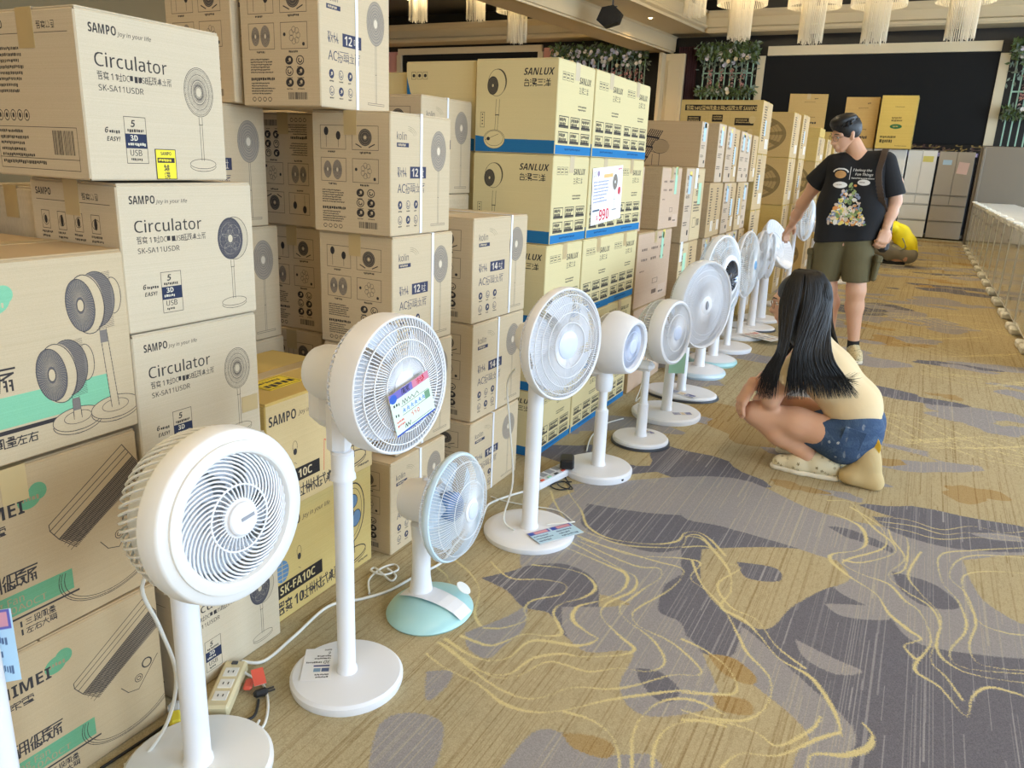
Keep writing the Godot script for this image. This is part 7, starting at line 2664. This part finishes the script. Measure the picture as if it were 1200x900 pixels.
	var path := spline([v3(0.02, 0.22, 0.1), v3(-0.03, 0.36, 0.235), v3(-0.065, 0.5, 0.25), v3(-0.06, 0.6, 0.215), v3(-0.055, 0.672, 0.11), v3(-0.06, 0.6, 0.0), v3(-0.05, 0.42, -0.06), v3(0.02, 0.2, -0.05)], 6)
	for i in path.size() - 1:
		var d := (path[i + 1] - path[i]).normalized()
		stp.rbox(Vector3.ZERO, v3(0.04, (path[i + 1] - path[i]).length() + 0.006, 0.005), 0.001, Transform3D(Basis(Vector3.RIGHT if absf(d.x) < 0.8 else Vector3.BACK, d, (Vector3.RIGHT).cross(d).normalized()).orthonormalized(), (path[i] + path[i + 1]) / 2))
	obj("strap", stp, M.leather, bg)

func shirt_print() -> StandardMaterial3D:
	# small cheerful shapes heaped up in green, white, orange and yellow, with two lines of lettering
	var ground := Color8(24, 24, 27)
	var W := 290
	var H := 440
	var cv := Canvas.new(W, H, ground)
	cv.word("I belong the", 132, 52, 16, Color8(222, 220, 214), bold, 0.95, 0.2)
	cv.word("Fun Things", 150, 80, 17, Color8(222, 220, 214), bold, 0.95, 0.2)
	cv.fine(130, 92, 140, 1, 18, Color8(206, 204, 198), rng)
	cv.rect(116, 24, 4, 84, Color8(220, 216, 210))
	cv.oval(58, 76, 36, 26, Color8(196, 150, 96))
	cv.ring(58, 62, 46, 24, 9, Color8(226, 224, 218), 0, PI * 1.05, PI * 1.95)
	for q in [[66, 146, 46, 22], [214, 124, 40, 20]]:
		cv.oval(q[0], q[1], q[2], q[3], Color8(230, 228, 224))
		cv.fine(q[0] - 26, q[1] - 5, 50, 1, 16, Color8(150, 140, 134), rng)
	var r := RandomNumberGenerator.new()
	r.seed = 31
	var tones := [Color8(150, 168, 112), Color8(228, 226, 218), Color8(232, 214, 190), Color8(222, 150, 84), Color8(226, 206, 110), Color8(118, 140, 92), Color8(206, 190, 176), Color8(140, 150, 176)]
	for i in 230:
		var t := r.randf()
		var y := lerpf(140, 405, sqrt(t))
		var half := lerpf(34, 122, (y - 140) / 265.0)
		var x := 140 + r.randf_range(-half, half)
		cv.oval(x, y, r.randf_range(5, 20), r.randf_range(4, 15), tones[r.randi() % 8], r.randf() * 3)
		if i % 5 == 0:
			cv.oval(x, y, 3.5, 3.5, Color8(60, 50, 46))
	var pm := tex_mat(cv.im, 0.9)
	pm.metallic_specular = 0.5
	return pm

func crouched_worker() -> void:
	var t := thing("person", "crouching person in a yellow vest and grey trousers beyond the standing person", "person", v3(-0.33, 0, -13.2))
	var body := MB.new()
	var f := Field.new()
	f.k = 0.04
	for z in [0.12, -0.12]:
		f.chain([v3(0.16, 0.16, z), v3(-0.03, 0.2, z), v3(-0.24, 0.24, z)], [0.1, 0.085, 0.06])
		f.chain([v3(-0.24, 0.23, z), v3(-0.1, 0.14, z), v3(0.05, 0.08, z)], [0.058, 0.06, 0.045])
	f.chain([v3(0.15, 0.25, 0), v3(0.03, 0.45, 0), v3(-0.1, 0.57, 0)], [0.13, 0.12, 0.08])
	f.chain([v3(-0.1, 0.55, 0.17), v3(-0.2, 0.38, 0.18), v3(-0.34, 0.34, 0.1)], [0.05, 0.042, 0.03])
	f.chain([v3(-0.1, 0.55, -0.17), v3(-0.2, 0.38, -0.18), v3(-0.34, 0.34, -0.1)], [0.05, 0.042, 0.03])
	f.bone(v3(-0.13, 0.6, 0), v3(-0.17, 0.64, 0), 0.05, 0.05)
	skin(body, f, 0.018)
	skin(body, hand_field(-1.0, 0.4), 0.009, aim(v3(-0.34, 0.34, 0.1), Vector3(-0.9, -0.35, -0.2), Vector3.UP))
	skin(body, hand_field(1.0, 0.4), 0.009, aim(v3(-0.34, 0.34, -0.1), Vector3(-0.9, -0.35, 0.2), Vector3.UP))
	var hx := aim(v3(-0.22, 0.7, 0.0), Vector3(-0.85, -0.5, 0.0), Vector3.UP)
	skin(body, head_field(), 0.009, hx)
	obj("body", body, M.skin, t)
	face_bits(t, hx, M.dark_frame)
	f = Field.new()
	f.k = 0.03
	f.egg(v3(0, 0.03, -0.022), v3(0.084, 0.095, 0.096))
	f.cut(Vector3(0, -0.7, 0.72), v3(0, 0.03, 0.06))
	var hm := MB.new()
	skin(hm, f, 0.01, hx)
	obj("hair", hm, M.hair, t)
	f = Field.new()
	f.k = 0.05
	for z in [-0.06, 0.06]:
		f.chain([v3(0.17, 0.22, z), v3(0.12, 0.33, z), v3(0.02, 0.47, z), v3(-0.09, 0.56, z)], [0.125, 0.135, 0.125, 0.09])
	f.bone(v3(-0.1, 0.555, 0.17), v3(-0.1, 0.555, -0.17), 0.065, 0.065)
	f.cut(Vector3(-0.3, -0.95, 0), v3(0.1, 0.17, 0))
	cloth("vest", f, 0.016, M.vest, t)
	var st := MB.new()
	st.tube(spline([v3(-0.06, 0.3, 0.2), v3(0.05, 0.25, 0.205), v3(0.12, 0.3, 0.2), v3(0.06, 0.42, 0.19)], 6), 0.012, 6)
	obj("reflective_band", st, M.vest_grey, t)
	f = Field.new()
	f.k = 0.05
	for z in [0.12, -0.12]:
		f.chain([v3(0.18, 0.17, z * 0.8), v3(-0.03, 0.21, z), v3(-0.25, 0.245, z)], [0.125, 0.105, 0.08])
		f.chain([v3(-0.25, 0.235, z), v3(-0.08, 0.13, z)], [0.075, 0.07])
	cloth("trousers", f, 0.016, M.grey_cloth, t)
	shoe(t, v3(0.12, 0, 0.12), v3(-0.14, 0, 0.12), M.black, M.sole)
	shoe(t, v3(0.1, 0, -0.12), v3(-0.16, 0, -0.12), M.black, M.sole)

func set_people() -> void:
	people_materials()
	woman()
	man()
	crouched_worker()

# ---------------------------------------------------------------- cords, strips, papers on the floor
func cord(called: String, label: String, pts: Array, r: float, m: Material, ends := 0) -> void:
	var mb := MB.new()
	mb.tube(spline(pts, 7), r, 8)
	var t := obj(called, mb, m)
	tag(t, label, "cable")

func set_clutter() -> void:
	M.beige_strip = mat(214, 200, 160, 0.45)
	M.orange = mat(222, 92, 70, 0.5)
	M.yellow_plug = mat(216, 200, 56, 0.5)
	var R := 0.0045
	cord("extension_cord", "thick white extension cord running from the beige strip past the desk fan", [v3(-1.386, 0.02, -1.235), v3(-1.354, R, -1.282), v3(-1.364, R, -1.405), v3(-1.383, R, -1.569), v3(-1.323, R, -1.655), v3(-1.282, R, -1.737), v3(-1.262, R, -1.86), v3(-1.24, R, -1.967), v3(-1.27, R, -2.102), v3(-1.29, R, -2.234), v3(-1.304, R, -2.355), v3(-1.33, R, -2.448), v3(-1.3, R, -2.559), v3(-1.24, 0.012, -2.66)], 0.0045, M.cord_white)
	cord("coiled_cord", "white cord coiled up beside the desk fan and kraft carton", [v3(-1.324, R, -1.688), v3(-1.375, R, -1.752), v3(-1.385, R, -1.83), v3(-1.364, R, -1.872), v3(-1.334, R, -1.85), v3(-1.347, 0.011, -1.793), v3(-1.395, 0.012, -1.79), v3(-1.398, 0.012, -1.81), v3(-1.37, 0.014, -1.80), v3(-1.313, R, -1.783), v3(-1.318, R, -1.817), v3(-1.36, 0.012, -1.829)], 0.0034, M.cord_white)
	cord("looped_cord", "thin white cord looping from the beige power strip", [v3(-1.361, 0.03, -1.2), v3(-1.333, R, -1.217), v3(-1.29, R, -1.212), v3(-1.228, R, -1.167), v3(-1.181, R, -1.108), v3(-1.176, R, -1.066), v3(-1.2, R, -1.11)], 0.0036, M.cord_white)
	cord("black_cord", "black cord with a plug lying behind the circulator fan", [v3(-1.254, R, -1.162), v3(-1.222, R, -1.115), v3(-1.24, R, -1.085), v3(-1.29, R, -1.082), v3(-1.335, R, -1.06), v3(-1.37, R, -1.0), v3(-1.375, R, -0.93), v3(-1.38, R, -0.83)], 0.0034, M.cord_black)
	cord("fan_cord", "white cord from the plain drum circulator to the colourful strip", [v3(-1.235, 0.02, -2.93), v3(-1.24, R, -3.06), v3(-1.224, R, -3.161), v3(-1.16, R, -3.23), v3(-1.12, R, -3.17)], 0.0034, M.cord_white)
	cord("fan_cord", "white cord trailing behind the offset-arm circulator", [v3(-1.23, R, -3.2), v3(-1.287, R, -3.4), v3(-1.298, R, -3.62), v3(-1.251, R, -3.76)], 0.0034, M.cord_white)
	cord("fan_cord", "thin white cord across the foot of the tall stand fan", [v3(-1.36, R, -2.514), v3(-1.297, R, -2.505), v3(-1.19, R, -2.518), v3(-1.081, R, -2.54), v3(-0.99, 0.012, -2.475), v3(-0.97, 0.03, -2.43), v3(-1.04, 0.031, -2.36)], 0.0025, M.cord_white)
	cord("fan_cord", "white cord hanging between the dished fan and the brown cartons", [v3(-1.25, 0.42, -4.2), v3(-1.29, 0.25, -4.2), v3(-1.3, 0.08, -4.18), v3(-1.3, R, -4.1), v3(-1.31, R, -4.25)], 0.0028, M.cord_white)
	cord("adapter_cord", "tangled black adapter cord beside the colourful power strip", [v3(-1.2, 0.02, -2.88), v3(-1.189, R, -2.861), v3(-1.127, R, -2.773), v3(-1.155, R, -2.724), v3(-1.203, R, -2.744), v3(-1.173, 0.008, -2.806), v3(-1.111, R, -2.763), v3(-1.15, 0.01, -2.74), v3(-1.19, R, -2.79), v3(-1.14, 0.008, -2.82)], 0.0026, M.cord_black)
	# beige strip
	var d := v3(-1.39, 0, -1.222) - v3(-1.3, 0, -1.075)
	var t := thing("power_strip", "beige power strip with one plug, leaning by the circulator carton", "power strip", v3(-1.342, 0, -1.145), atan2(d.x, d.z))
	var mb := MB.new()
	mb.rbox(v3(0, 0.016, 0), v3(0.058, 0.032, 0.18), 0.006)
	obj("strip_body", mb, M.beige_strip, t)
	for k in 3:
		var so := MB.new()
		so.rbox(v3(0, 0.0325, -0.05 + 0.045 * k), v3(0.034, 0.002, 0.034), 0.001)
		obj("socket", so, M.cord_white, t)
		for s in [-1, 1]:
			var sl := MB.new()
			sl.rbox(v3(s * 0.006, 0.0338, -0.05 + 0.045 * k), v3(0.0024, 0.001, 0.009), 0.0003)
			obj("slot", sl, M.black, t)
	var sw := MB.new()
	sw.rbox(v3(0, 0.034, 0.075), v3(0.016, 0.005, 0.012), 0.002)
	obj("switch", sw, M.charcoal, t)
	var pl := thing("plug", "white plug with an orange and pink tag beside the beige strip", "plug", v3(-1.31, 0.006, -1.185), 0.6)
	mb = MB.new()
	mb.rbox(v3(0, 0.006, 0), v3(0.022, 0.012, 0.04), 0.005)
	obj("plug_body", mb, M.orange, pl)
	var ptag := card("paper_tag", 0.03, 0.045, 0.001, M.orange, pl, M.paper)
	ptag.transform = Transform3D(Basis(Vector3.UP, 0.4) * Basis(Vector3.RIGHT, -1.1), v3(0.024, 0.024, -0.005))
	pl = thing("plug", "black two-pin plug on the carpet behind the circulator fan", "plug", v3(-1.262, 0.002, -1.178), -0.5)
	mb = MB.new()
	mb.rbox(v3(0, 0.01, 0), v3(0.02, 0.018, 0.036), 0.006)
	obj("plug_body", mb, M.black, pl)
	for s in [-1, 1]:
		mb = MB.new()
		mb.rbox(v3(s * 0.005, 0.01, -0.026), v3(0.0016, 0.006, 0.016), 0.0005)
		obj("pin", mb, M.chrome, pl)
	pl = thing("plug", "yellow plug in clear wrap behind the circulator foot", "plug", v3(-1.355, 0.002, -1.005), 0.9)
	mb = MB.new()
	mb.rbox(v3(0, 0.014, 0), v3(0.03, 0.026, 0.05), 0.008)
	obj("plug_body", mb, M.yellow_plug, pl)
	mb = MB.new()
	mb.rbox(v3(0, 0.016, -0.042), v3(0.034, 0.03, 0.03), 0.01)
	obj("clear_wrap", mb, M.clear, pl)
	# colourful strip
	d = v3(-1.18, 0, -2.96) - v3(-1.23, 0, -2.69)
	t = thing("power_strip", "white power strip with coloured switches between the stand fan and circulator", "power strip", v3(-1.235, 0, -2.8), atan2(d.x, d.z))
	mb = MB.new()
	mb.rbox(v3(0, 0.016, 0), v3(0.075, 0.032, 0.25), 0.006)
	obj("strip_body", mb, M.white, t)
	for k in 4:
		var so := MB.new()
		so.rbox(v3(0.012, 0.0325, -0.085 + 0.05 * k), v3(0.034, 0.002, 0.034), 0.001)
		obj("socket", so, M.grey_plastic, t)
		var bt := MB.new()
		bt.rbox(v3(-0.024, 0.034, -0.085 + 0.05 * k), v3(0.012, 0.004, 0.02), 0.001)
		obj("switch", bt, [M.orange, M.green_slip, M.charcoal, M.orange][k], t)
	var ad := thing("power_adapter", "black power adapter plugged into the white strip", "adapter", v3(-1.2, 0.035, -2.9), 0.4)
	mb = MB.new()
	mb.rbox(v3(0, 0.024, 0), v3(0.06, 0.045, 0.085), 0.008)
	obj("adapter_body", mb, M.black, ad)
	lay("price_card", "light blue price card lying on the tall stand fan's foot", v3(-0.985, 0.0305, -2.315), 0.19, 0.085, M.blue_card, deg(60))
	lay("flyer", "printed flyer covering the foot of a fan beyond the crouching person", v3(-1.0, 0.036, -6.27), 0.3, 0.2, M.flyer, deg(-25))
	# price sheet on the blue-banded cartons
	var po := card("price_poster", 0.4, 0.262, 0.0008, M.poster, self, M.paper)
	po.transform = Transform3D(Basis(Vector3.UP, PI / 2) * Basis(Vector3(0, 0, 1), deg(3)), v3(-1.4025, 1.155, -3.68))
	tag(po, "white price poster with red 990 on the blue-banded cartons", "poster")

# ---------------------------------------------------------------- appliances
func refrigerator(label: String, x0: float, x1: float, z: float, h: float, m: Material, stickers: Array) -> void:
	var t := thing("refrigerator", label, "refrigerator", v3((x0 + x1) / 2, 0, z - 0.33), 0, "refrigerators before the stage")
	var w := x1 - x0
	var mb := MB.new()
	mb.rbox(v3(0, h / 2 + 0.01, -0.02), v3(w, h - 0.02, 0.6), 0.01)
	obj("cabinet", mb, m, t)
	for q in [[0.0, 0.5, 0.51, 1.0], [0.5, 1.0, 0.51, 1.0], [0.0, 0.5, 0.395, 0.505], [0.5, 1.0, 0.395, 0.505], [0.0, 1.0, 0.215, 0.39], [0.0, 1.0, 0.015, 0.21]]:
		var dm := MB.new()
		var a: float = -w / 2 + w * q[0] + 0.003
		var b: float = -w / 2 + w * q[1] - 0.003
		dm.rbox(v3((a + b) / 2, h * (q[2] + q[3]) / 2, 0.3), v3(b - a, h * (q[3] - q[2]) - 0.008, 0.05), 0.006)
		var door := obj("door" if q[2] > 0.5 else "drawer", dm, m, t)
		var hm := MB.new()
		hm.rbox(v3((a + b) / 2, h * q[3] - 0.012, 0.326), v3(b - a - 0.02, 0.012, 0.008), 0.002)
		obj("handle", hm, M.fridge_grip, door)
	for s in stickers:
		var c := card("sticker", s[2], s[3], 0.002, M[s[4]], t)
		c.position = v3(-w / 2 + w * s[0], h * s[1], 0.3272)
		c.rotation.z = deg(s[5])

func set_appliances() -> void:
	M.fridge_white = mat(228, 228, 222, 0.3)
	M.fridge_silver = mat(172, 164, 150, 0.35, 0.2)
	M.fridge_dark = mat(34, 32, 32, 0.25)
	M.fridge_grip = mat(170, 164, 150, 0.3, 0.4)
	M.energy_yellow = mat(214, 204, 110, 0.6)
	M.pink_paper = mat(226, 196, 184, 0.8)
	refrigerator("white refrigerator with a yellow energy sticker, standing before the stage", -0.58, -0.02, -19.5, 1.86, M.fridge_white, [[0.72, 0.9, 0.2, 0.12, "energy_yellow", 0.0]])
	refrigerator("silver refrigerator with a pink sheet and blue label", 0.02, 0.69, -19.5, 1.84, M.fridge_silver, [[0.26, 0.88, 0.17, 0.1, "blue_slip", 0.0], [0.72, 0.82, 0.2, 0.24, "pink_paper", -6.0]])
	refrigerator("dark refrigerator between the silver one and the grey cabinet", 0.74, 1.3, -19.5, 1.84, M.fridge_dark, [[0.3, 0.86, 0.12, 0.1, "blue_slip", 0.0]])
	refrigerator("white refrigerator carrying the tall yellow carton", -1.27, -0.61, -19.45, 1.86, M.fridge_white, [])
	refrigerator("silver refrigerator carrying the tall brown carton", -1.99, -1.3, -19.45, 1.86, M.fridge_silver, [])
	# grey cabinet
	M.cabinet_grey = mat(122, 112, 96, 0.5)
	var t := thing("freezer_cabinet", "tall plain grey cabinet at the end of the freezer row", "cabinet", v3(1.2, 0, -18.45))
	var mb := MB.new()
	mb.rbox(v3(0, 0.97, 0), v3(0.94, 1.9, 0.62), 0.012)
	obj("cabinet_body", mb, M.cabinet_grey, t)
	mb = MB.new()
	mb.rbox(v3(-0.42, 0.97, 0.325), v3(0.05, 1.86, 0.03), 0.006)
	obj("edge_post", mb, M.cabinet_grey, t)
	mb = MB.new()
	mb.rbox(v3(0, 0.015, 0), v3(0.9, 0.028, 0.58), 0.004)
	obj("plinth", mb, M.black, t)
	# wrapped chest freezers
	M.freezer = mat(230, 230, 224, 0.3)
	M.freezer_side = mat(234, 234, 228, 0.3)
	M.foam = mat(232, 230, 218, 0.9)
	M.film = mat(236, 240, 240, 0.08)
	M.film.transparency = BaseMaterial3D.TRANSPARENCY_ALPHA
	M.film.albedo_color.a = 0.22
	var words := ["first", "second", "third", "fourth", "fifth", "sixth", "seventh", "eighth", "ninth", "tenth", "eleventh", "twelfth", "thirteenth"]
	for k in 13:
		var z := -17.35 + 0.875 * k
		var x := lerpf(0.735, 0.845, k / 12.0)
		var f := thing("chest_freezer", "white chest freezer in film and foam, %s from the grey cabinet" % words[k], "freezer", v3(x + 0.36, 0, z), 0, "wrapped chest freezers in a row")
		mb = MB.new()
		mb.rbox(v3(0, 0.44, 0), v3(0.68, 0.76, 0.84), 0.012)
		obj("body", mb, M.freezer_side, f)
		mb = MB.new()
		mb.rbox(v3(0, 0.845, 0), v3(0.7, 0.045, 0.85), 0.012)
		var lid := obj("lid", mb, M.freezer, f)
		mb = MB.new()
		mb.rbox(v3(-0.352, 0.83, 0), v3(0.012, 0.03, 0.3), 0.004)
		obj("handle", mb, M.freezer, lid)
		for s in [-1.0, 1.0]:
			mb = MB.new()
			mb.rbox(v3(0, 0.03, s * 0.33), v3(0.78, 0.058, 0.18), 0.012)
			obj("foam_foot", mb, M.foam, f)
			mb = MB.new()
			mb.rbox(v3(-0.33, 0.875, s * 0.36), v3(0.09, 0.03, 0.1), 0.01)
			obj("foam_corner", mb, M.foam, f)
		mb = MB.new()
		mb.rbox(v3(-0.349, 0.46, 0), v3(0.003, 0.72, 0.83), 0.001)
		obj("film", mb, M.film, f)
		mb = MB.new()
		mb.rbox(v3(-0.346, 0.68, 0.3), v3(0.012, 0.03, 0.02), 0.003)
		obj("lock", mb, M.black, f)
		mb = MB.new()
		mb.rbox(v3(-0.344, 0.2, -0.25), v3(0.012, 0.05, 0.02), 0.003)
		obj("drain_cap", mb, M.charcoal, f)

# ---------------------------------------------------------------- under the ceiling
func chandelier(label: String, at: Vector3, bottom: float, r_in: float, outer: bool, power := 1.0) -> void:
	var t := thing("chandelier", label, "chandelier", at, 0, "crystal strand chandeliers")
	var top := 5.295 - at.y
	var cp := MB.new()
	cp.lathe([p2(0, top), p2(0.3, top), p2(0.3, top - 0.03), p2(0.52 if outer else 0.26, top - 0.06), p2(0.52 if outer else 0.26, top - 0.1), p2(0, top - 0.1)], 32)
	obj("canopy", cp, M.chrome, t)
	var st := MB.new()
	for k in 46:
		var a := TAU * k / 46
		var y := bottom - at.y + 0.05 * sin(k * 2.4) * 0.6 + 0.02
		st.tube(PackedVector3Array([v3(cos(a) * r_in, top - 0.1, sin(a) * r_in), v3(cos(a) * r_in, y, sin(a) * r_in)]), 0.0075, 4)
		if k % 2 == 0:
			st.tube(PackedVector3Array([v3(cos(a) * r_in * 0.6, top - 0.1, sin(a) * r_in * 0.6), v3(cos(a) * r_in * 0.6, y - 0.04, sin(a) * r_in * 0.6)]), 0.0075, 4)
	var o1 := obj("inner_strands", st, M.crystal, t)
	o1.set_meta("kind", "stuff")
	if outer:
		var ou := MB.new()
		for k in 84:
			var a := TAU * k / 84
			ou.tube(PackedVector3Array([v3(cos(a) * 0.48, top - 0.1, sin(a) * 0.48), v3(cos(a) * 0.48, bottom - at.y + 0.62, sin(a) * 0.48)]), 0.0075, 4)
		var o2 := obj("outer_strands", ou, M.crystal, t)
		o2.set_meta("kind", "stuff")
	var bl := MB.new()
	bl.lathe([p2(0, top - 0.22), p2(0.05, top - 0.2), p2(0.06, top - 0.15), p2(0.04, top - 0.1), p2(0, top - 0.1)], 16)
	obj("bulb", bl, M.lamp, t)
	var l := OmniLight3D.new()
	l.name = "glow"
	l.light_color = Color(1.0, 0.92, 0.77)
	l.light_energy = (CHANDELIER_ENERGY if outer else CHANDELIER_ENERGY * 0.5) * power
	l.light_size = 0.35
	l.omni_range = 30.0
	l.shadow_enabled = true
	t.add_child(l, true)
	l.position = v3(0, top - 0.3, 0)

func trellis(label: String, x0: float, x1: float, z: float, ytop: float, ymid: float, pale: bool) -> void:
	var t := thing("flower_trellis", label, "trellis", v3((x0 + x1) / 2, 0, z), 0, "mint flower trellises on the back wall")
	var w := x1 - x0
	var bars := MB.new()
	var n := int(w / 0.13)
	for i in n + 1:
		bars.rbox(v3(-w / 2 + w * i / n, ytop / 2, 0), v3(0.03, ytop - 0.01, 0.03), 0.004)
	for y in [0.3, ymid * 0.5, ymid + 0.45]:
		bars.rbox(v3(0, y, 0.0), v3(w, 0.035, 0.035), 0.004)
	obj("lattice", bars, M.mint, t)
	var r := RandomNumberGenerator.new()
	r.seed = int(absf(x0) * 100)
	var fo := MB.new()
	fo.colored = true
	for i in 2000:
		var low := i % 4 == 0
		var c := v3(r.randf_range(-w / 2 - 0.12, w / 2 + 0.12), 0, 0.05 + r.randf() * 0.25)
		if low:
			c.y = ymid + r.randf_range(-0.09, 0.1)
		else:
			c.y = ytop - 0.18 - absf(r.randfn()) * 0.12 + r.randf_range(0, 0.26) - (0.6 * r.randf() if i % 9 == 0 else 0.0)
		var d := v3(r.randfn(), r.randfn() - 0.5, r.randfn()).normalized()
		var u := d.cross(v3(r.randfn(), r.randfn(), r.randfn())).normalized()
		fo.col = (Color8(98, 118, 70) if i % 3 else Color8(128, 142, 124)).srgb_to_linear()      # fern, and grey-green eucalyptus
		var l := r.randf_range(0.08, 0.17)
		fo.flat(c, c + d * l * 0.5 + u * l * 0.22, c + d * l)
		fo.flat(c, c + d * l, c + d * l * 0.5 - u * l * 0.22)
	var f1 := obj("foliage", fo, M.leaf, t)
	f1.set_meta("kind", "stuff")
	var bl := MB.new()
	bl.colored = true
	for i in (90 if pale else 24):
		var low := i % 6 == 0
		var c := v3(r.randf_range(-w / 2, w / 2), (ymid + r.randf_range(-0.05, 0.08)) if low else ytop - 0.3 + r.randf_range(-0.22, 0.2), 0.22 + r.randf() * 0.12)
		bl.col = [Color8(226, 218, 206), Color8(214, 206, 214), Color8(222, 206, 168), Color8(190, 190, 206)][i % 4].srgb_to_linear()
		for k in 5:
			var a := TAU * k / 5 + i
			var e := v3(cos(a), sin(a), 0.35) * 0.055
			var s := v3(-sin(a), cos(a), 0.0) * 0.028
			bl.flat(c, c + e * 0.7 + s, c + e)
			bl.flat(c, c + e, c + e * 0.7 - s)
	var f2 := obj("blossom", bl, M.leaf, t)
	f2.set_meta("kind", "stuff")
	var ga := MB.new()
	ga.colored = true
	for i in n:
		if i % 2 == 0 and not pale:
			continue
		var x := -w / 2 + w * (i + 0.5) / n
		for k in 60:
			var y := ytop - 0.55 - r.randf() * (ytop - ymid - 0.6)
			var c := v3(x + r.randfn() * 0.03, y, 0.09 + r.randf() * 0.06)
			ga.col = [Color8(214, 150, 142), Color8(226, 196, 186), Color8(206, 182, 150), Color8(222, 160, 150)][r.randi() % 4].srgb_to_linear()
			var d := v3(r.randfn(), r.randfn(), r.randfn()).normalized() * 0.045
			var u := d.cross(v3(0.3, 1, 0.2)).normalized() * 0.025
			ga.flat(c - d, c + u, c + d)
			ga.flat(c - d, c + d, c - u)
	var f3 := obj("garland", ga, M.leaf, t)
	f3.set_meta("kind", "stuff")

func hang_things() -> void:
	M.crystal = mat(238, 230, 208, 0.15)
	M.crystal.transparency = BaseMaterial3D.TRANSPARENCY_ALPHA
	M.crystal.albedo_color.a = 0.75
	M.mint = mat(170, 208, 184, 0.6)
	M.leaf = mat(255, 255, 255, 0.7)
	M.leaf.vertex_color_use_as_albedo = true
	chandelier("two-tier strand chandelier over the first flower trellis", v3(-3.93, 4.0, -17.0), 3.8, 0.22, true)
	chandelier("two-tier strand chandelier next to the trellis chandelier", v3(-2.56, 4.0, -17.0), 3.7, 0.22, true)
	chandelier("two-tier strand chandelier above the big black display", v3(-1.43, 4.0, -17.0), 3.67, 0.22, true)
	chandelier("two-tier strand chandelier above the tall yellow carton's display end", v3(-0.02, 4.0, -17.0), 3.68, 0.24, true)
	chandelier("two-tier strand chandelier in the side bay beside the beam", v3(-8.95, 4.0, -17.0), 3.88, 0.22, true)
	chandelier("single-tier strand chandelier in front of the pink panel", v3(-11.66, 4.4, -17.0), 4.42, 0.22, false)
	chandelier("single-tier strand chandelier before the second display", v3(-10.05, 4.4, -17.0), 4.38, 0.22, false)
	chandelier("single-tier strand chandelier at the tray corner by the lit downlight", v3(-4.88, 4.3, -17.0), 4.27, 0.22, false)
	for z in [-12.0, -8.0, -4.0, 0.0, 3.4]:
		for x in [-3.4, 0.6]:
			chandelier("two-tier strand chandelier in the tray above the aisle", v3(x, 4.0, z), 3.75, 0.22, true, 2.2 if z < -6.0 else 1.0)
	for z in [-11.0, -6.0, -1.0]:
		chandelier("two-tier strand chandelier in the side bay behind the cartons", v3(-8.6, 4.0, z), 3.75, 0.22, true, 1.6)
	trellis("mint trellis with hanging garlands beside the big black display", -5.75, -4.5, -21.4, 4.3, 3.2, false)
	trellis("mint trellis with pink plumes beyond the grey cabinet", 1.2, 2.6, -21.4, 4.25, 2.75, false)
	trellis("wide trellis crowded with white blossom in the side bay", -9.9, -7.35, -21.4, 4.35, 2.7, true)
	# loudspeaker
	var t := thing("loudspeaker", "black angular loudspeaker hung under the cream beam", "speaker", v3(-6.41, 4.2, -16.35), 0.5)
	var mb := MB.new()
	mb.prism(PackedVector2Array([Vector2(-0.24, -0.08), Vector2(-0.08, -0.2), Vector2(0.2, -0.12), Vector2(0.26, 0.06), Vector2(0.1, 0.2), Vector2(-0.14, 0.16)]), 0.34, Transform3D(Basis(Vector3.UP, -0.3), v3(0, 0, -0.17)))
	obj("cabinet", mb, M.black, t)
	mb = MB.new()
	mb.rbox(v3(0.0, 0.27, 0), v3(0.03, 0.16, 0.03), 0.004)
	mb.rbox(v3(0.0, 0.2, 0), v3(0.2, 0.02, 0.05), 0.004)
	obj("bracket", mb, M.charcoal, t)

# ---------------------------------------------------------------- scene
const WINDOW_ENERGY := 3.1
const LAMP_ENERGY := 2.6
const CHANDELIER_ENERGY := 4.0

func _ready() -> void:
	rng.seed = 2024
	# camera
	var cam := Camera3D.new()
	cam.name = "camera"
	cam.fov = rad_to_deg(2.0 * atan(450.0 / 910.0))
	add_child(cam)
	var depth := Vector3(495, 242, -910).normalized()        # the aisle seen in camera axes
	var up := Vector3(150, 3240, 910).normalized()
	up = (up - depth * up.dot(depth)).normalized()
	var right := depth.cross(up)
	cam.transform = Transform3D(Basis(right, up, -depth).transposed(), Vector3(0, 1.3, 0))
	cam.near = 0.05
	cam.far = 100.0
	cam.current = true
	# sky and exposure
	var we := WorldEnvironment.new()
	we.name = "surroundings"
	var env := Environment.new()
	env.background_mode = Environment.BG_SKY
	var sky := Sky.new()
	var psm := ProceduralSkyMaterial.new()
	psm.sky_top_color = Color(0.62, 0.72, 0.86)
	psm.sky_horizon_color = Color(0.82, 0.86, 0.9)
	psm.ground_bottom_color = Color(0.4, 0.4, 0.38)
	psm.ground_horizon_color = Color(0.7, 0.7, 0.7)
	sky.sky_material = psm
	env.sky = sky
	env.tonemap_mode = Environment.TONE_MAPPER_LINEAR
	env.tonemap_exposure = 1.0
	env.sdfgi_enabled = true
	env.ssao_enabled = true
	env.ssil_enabled = true
	we.environment = env
	add_child(we)
	# structure, then things
	build_room()
	light_room()
	make_faces()
	make_labels()
	stack_cartons()
	set_fans()
	set_people()
	set_appliances()
	set_clutter()
	hang_things()
